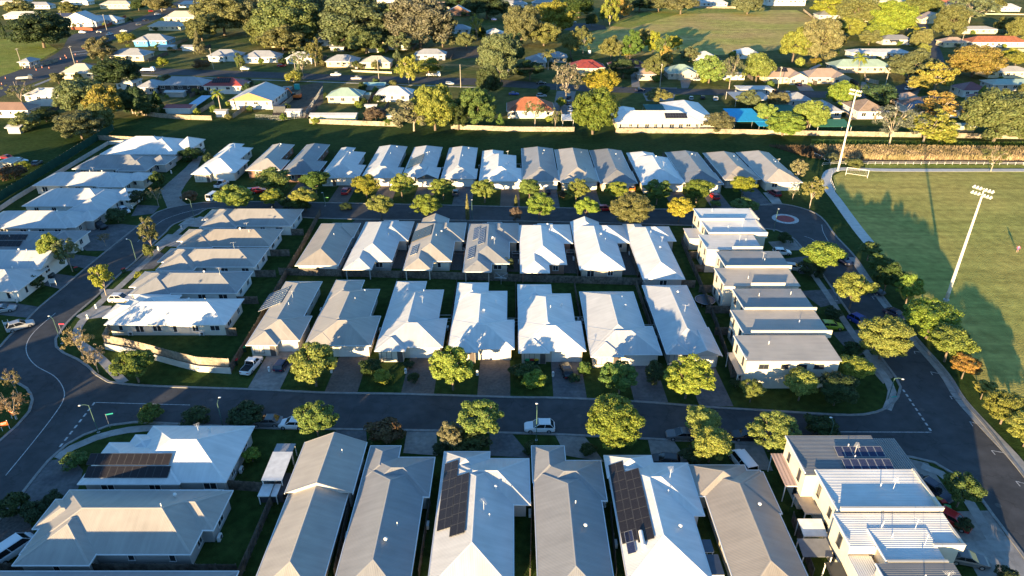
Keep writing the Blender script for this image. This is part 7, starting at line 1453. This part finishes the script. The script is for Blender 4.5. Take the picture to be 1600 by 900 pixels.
# trampoline, clothes line, tanks, furniture
def trampoline(pxl, pyl, where, r=2.0):
    b_ = B().lathe([(r*.86, .7), (0, .68)], 20); f = B()
    for k in range(20): a, c = k*math.pi/10, (k+1)*math.pi/10; f.tube((r*math.cos(a), r*math.sin(a), .72), (r*math.cos(c), r*math.sin(c), .72), .05, n=4)
    pd = B().lathe([(r*.86, .715), (r*.99, .73)], 20); l = B()
    for k in range(6): a = k*math.pi/3; l.tube((r*math.cos(a), r*math.sin(a), -.02), (r*math.cos(a), r*math.sin(a), .72), .04, n=5)
    small('trampoline', where, 'trampoline', [('mat', b_, FRAMED), ('rim', f, STEEL), ('padding', pd, mat('blue_pad', (.03, .05, .12), .7)), ('legs', l, STEEL)], pxl, pyl)
trampoline(1101, 473, 'dark round trampoline in a terrace back yard')
def hoist(pxl, pyl, where):
    b_ = B(); b_.tube((0, 0, -.05), (0, 0, 2.0), .05, n=6); a_ = B()
    for k in range(4): t = k*math.pi/2+.7; a_.tube((0, 0, 1.7), (1.9*math.cos(t), 1.9*math.sin(t), 2.1), .035, n=5)
    w_ = B()
    for rr in (.7, 1.1, 1.5, 1.9):
        for k in range(4): t, u = k*math.pi/2+.7, (k+1)*math.pi/2+.7; z = 1.7+.21*rr; w_.tube((rr*math.cos(t), rr*math.sin(t), z), (rr*math.cos(u), rr*math.sin(u), z), .014, n=3)
    small('clothes_hoist', where, 'clothes line', [('pole', b_, STEEL), ('arms', a_, STEEL), ('lines', w_, STEEL)], pxl, pyl)
hoist(783, 444, 'rotary clothes hoist on the lawn behind the fourth near-street house'); hoist(460, 186, 'rotary clothes hoist behind the site hut')
def tank(pxl, pyl, where, m=None):
    b_ = B().lathe([(0, -.02), (.9, -.02), (.92, .6), (.9, 1.2), (.92, 1.8), (.85, 1.95), (0, 2.1)], 14); small('water_tank', where, 'water tank', [('tank_body', b_, m or FRAMEW), ('lid', B().lathe([(.25, 2.06), (.25, 2.16), (0, 2.17)], 10), FRAMED)], pxl, pyl)
tank(921, 84, 'white water tank behind the red tiled house'); tank(1155, 455, 'small pale tank on the terrace balcony side')
def fold_line(pxl, pyl, where):
    b_ = B(); b_.box(-1.2, 1.2, .03, .08, -.02, .05); f = B()
    for x in (-1.2, 1.15): f.box(x, x+.05, -1.2, .05, 1.5, 1.55)
    f.box(-1.2, 1.2, -1.2, -1.15, 1.5, 1.55); f.box(-1.2, 1.2, .0, .05, 1.5, 1.55); f.box(-1.2, -1.15, 0.0, .05, -.02, 1.499); f.box(1.15, 1.2, 0.0, .05, -.02, 1.499)
    small('folding_clothes_line', where, 'clothes line', [('frame', f, FRAMEW), ('foot', b_, STEEL)], pxl, pyl)
for x, y, wh in ((697, 503, 'beside the third near-street house'), (802, 508, 'beside the fourth near-street house'), (906, 506, 'beside the fifth near-street house'), (1012, 518, 'beside the sixth near-street house'), (718, 397, 'beside the beige solar house'), (808, 402, 'beside the grey solar house'), (893, 400, 'beside the fifth far-street house'), (811, 263, 'behind the eighth far-row house')):
    fold_line(x, y, 'white folding clothes line frame %s' % wh)
def skip_yard():
    X, Y = g(463, 155); root = thing('excavator', 'orange tracked excavator in the fenced work yard', 'excavator', (X, Y, 0), R(170)); P = lambda n, b_, m: put(n, b_.mesh(n, m), root, world=False)
    for s in (-1, 1):
        b_ = B(); loft(b_, [[(x, s*1.1-.28, z0), (x, s*1.1+.28, z0), (x, s*1.1+.28, z1), (x, s*1.1-.28, z1)] for x, z0, z1 in ((-1.9, .25, .6), (-1.6, 0, .85), (1.6, 0, .85), (1.9, .25, .6))]); P('track', b_, TYRE)
    b_ = B(); loft(b_, [csec(x, 1.3, .95, z) for x, z in ((-2.2, 1.9), (-1.9, 2.2), (.2, 2.1), (1.3, 1.6))]); P('engine_body', b_, ORANGEM)
    b_ = B(); loft(b_, [[(x, .3, 1.2), (x, 1.25, 1.2), (x, 1.2, z), (x, .35, z)] for x, z in ((-.3, 2.9), (.9, 2.9), (1.5, 2.2))]); P('cab', b_, GLASSDK)
    b_ = B(); b_.tube((1.1, -.3, 1.6), (3.4, -.3, 4.4), .28, .22, 6); b_.tube((3.4, -.3, 4.4), (5.4, -.3, 3.6), .22, .2, 6); P('boom', b_, ORANGEM)
    b_ = B(); b_.tube((5.4, -.3, 3.8), (6.0, -.3, 1.2), .2, .14, 6); P('stick', b_, ORANGEM)
    b_ = B(); loft(b_, [[(x, -.8, z0), (x, .2, z0), (x, .2, z1), (x, -.8, z1)] for x, z0, z1 in ((5.4, .2, .5), (5.9, .05, 1.3), (6.4, .5, 1.2))]); P('bucket', b_, FRAMED)
skip_yard()
def container(pxl, pyl, wd, d, h, m, where, rz=0):
    b_ = B(); n = int(wd/.3)
    for i in range(n): x = -wd/2+i*wd/n; b_.box(x, x+wd/n, -.03*(i % 2), d, 0, h)
    t = B().box(-wd/2-.03, wd/2+.03, -.06, d+.03, h+.002, h+.1); small('storage_container', where, 'container', [('corrugated_sides', b_, m), ('top_rim', t, m)], pxl, pyl, rz)
container(437, 176, 5, 2.5, 2.4, mat('dark_container', (.06, .065, .07), .6), 'dark grey container beside the white site hut'); container(464, 140, 2.2, 1.6, 2.2, mat('teal_box', (.04, .35, .32), .5), 'teal portable toilet in the work yard'); container(448, 141, 4, 2.3, 1.2, mat('grey_skip', (.3, .3, .3), .6), 'grey skip bin in the work yard')
container(425, 785, 3.2, 4.0, 1.3, mat('dark_deck', (.05, .05, .055), .7), 'dark covered trailer beside the near-row paling fence')
# outdoor table and chairs on the patios
def outdoor_table(pxl, pyl, where):
    t = B().box(-.8, .8, -.45, .45, .70, .75); l = B()
    for x in (-.7, .7):
        for y in (-.37, .37): l.box(x-.04, x+.04, y-.04, y+.04, -.02, .699)
    small('outdoor_table', where, 'table', [('table_top', t, FRAMED), ('legs', l, FRAMED)], pxl, pyl)
for x, y, wh in ((655, 428, 'of the beige solar house'), (746, 431, 'of the grey solar house'), (838, 433, 'of the fifth far-street house'), (562, 428, 'of the second far-street house')): outdoor_table(x, y, 'dark outdoor table under the patio roof %s' % wh)
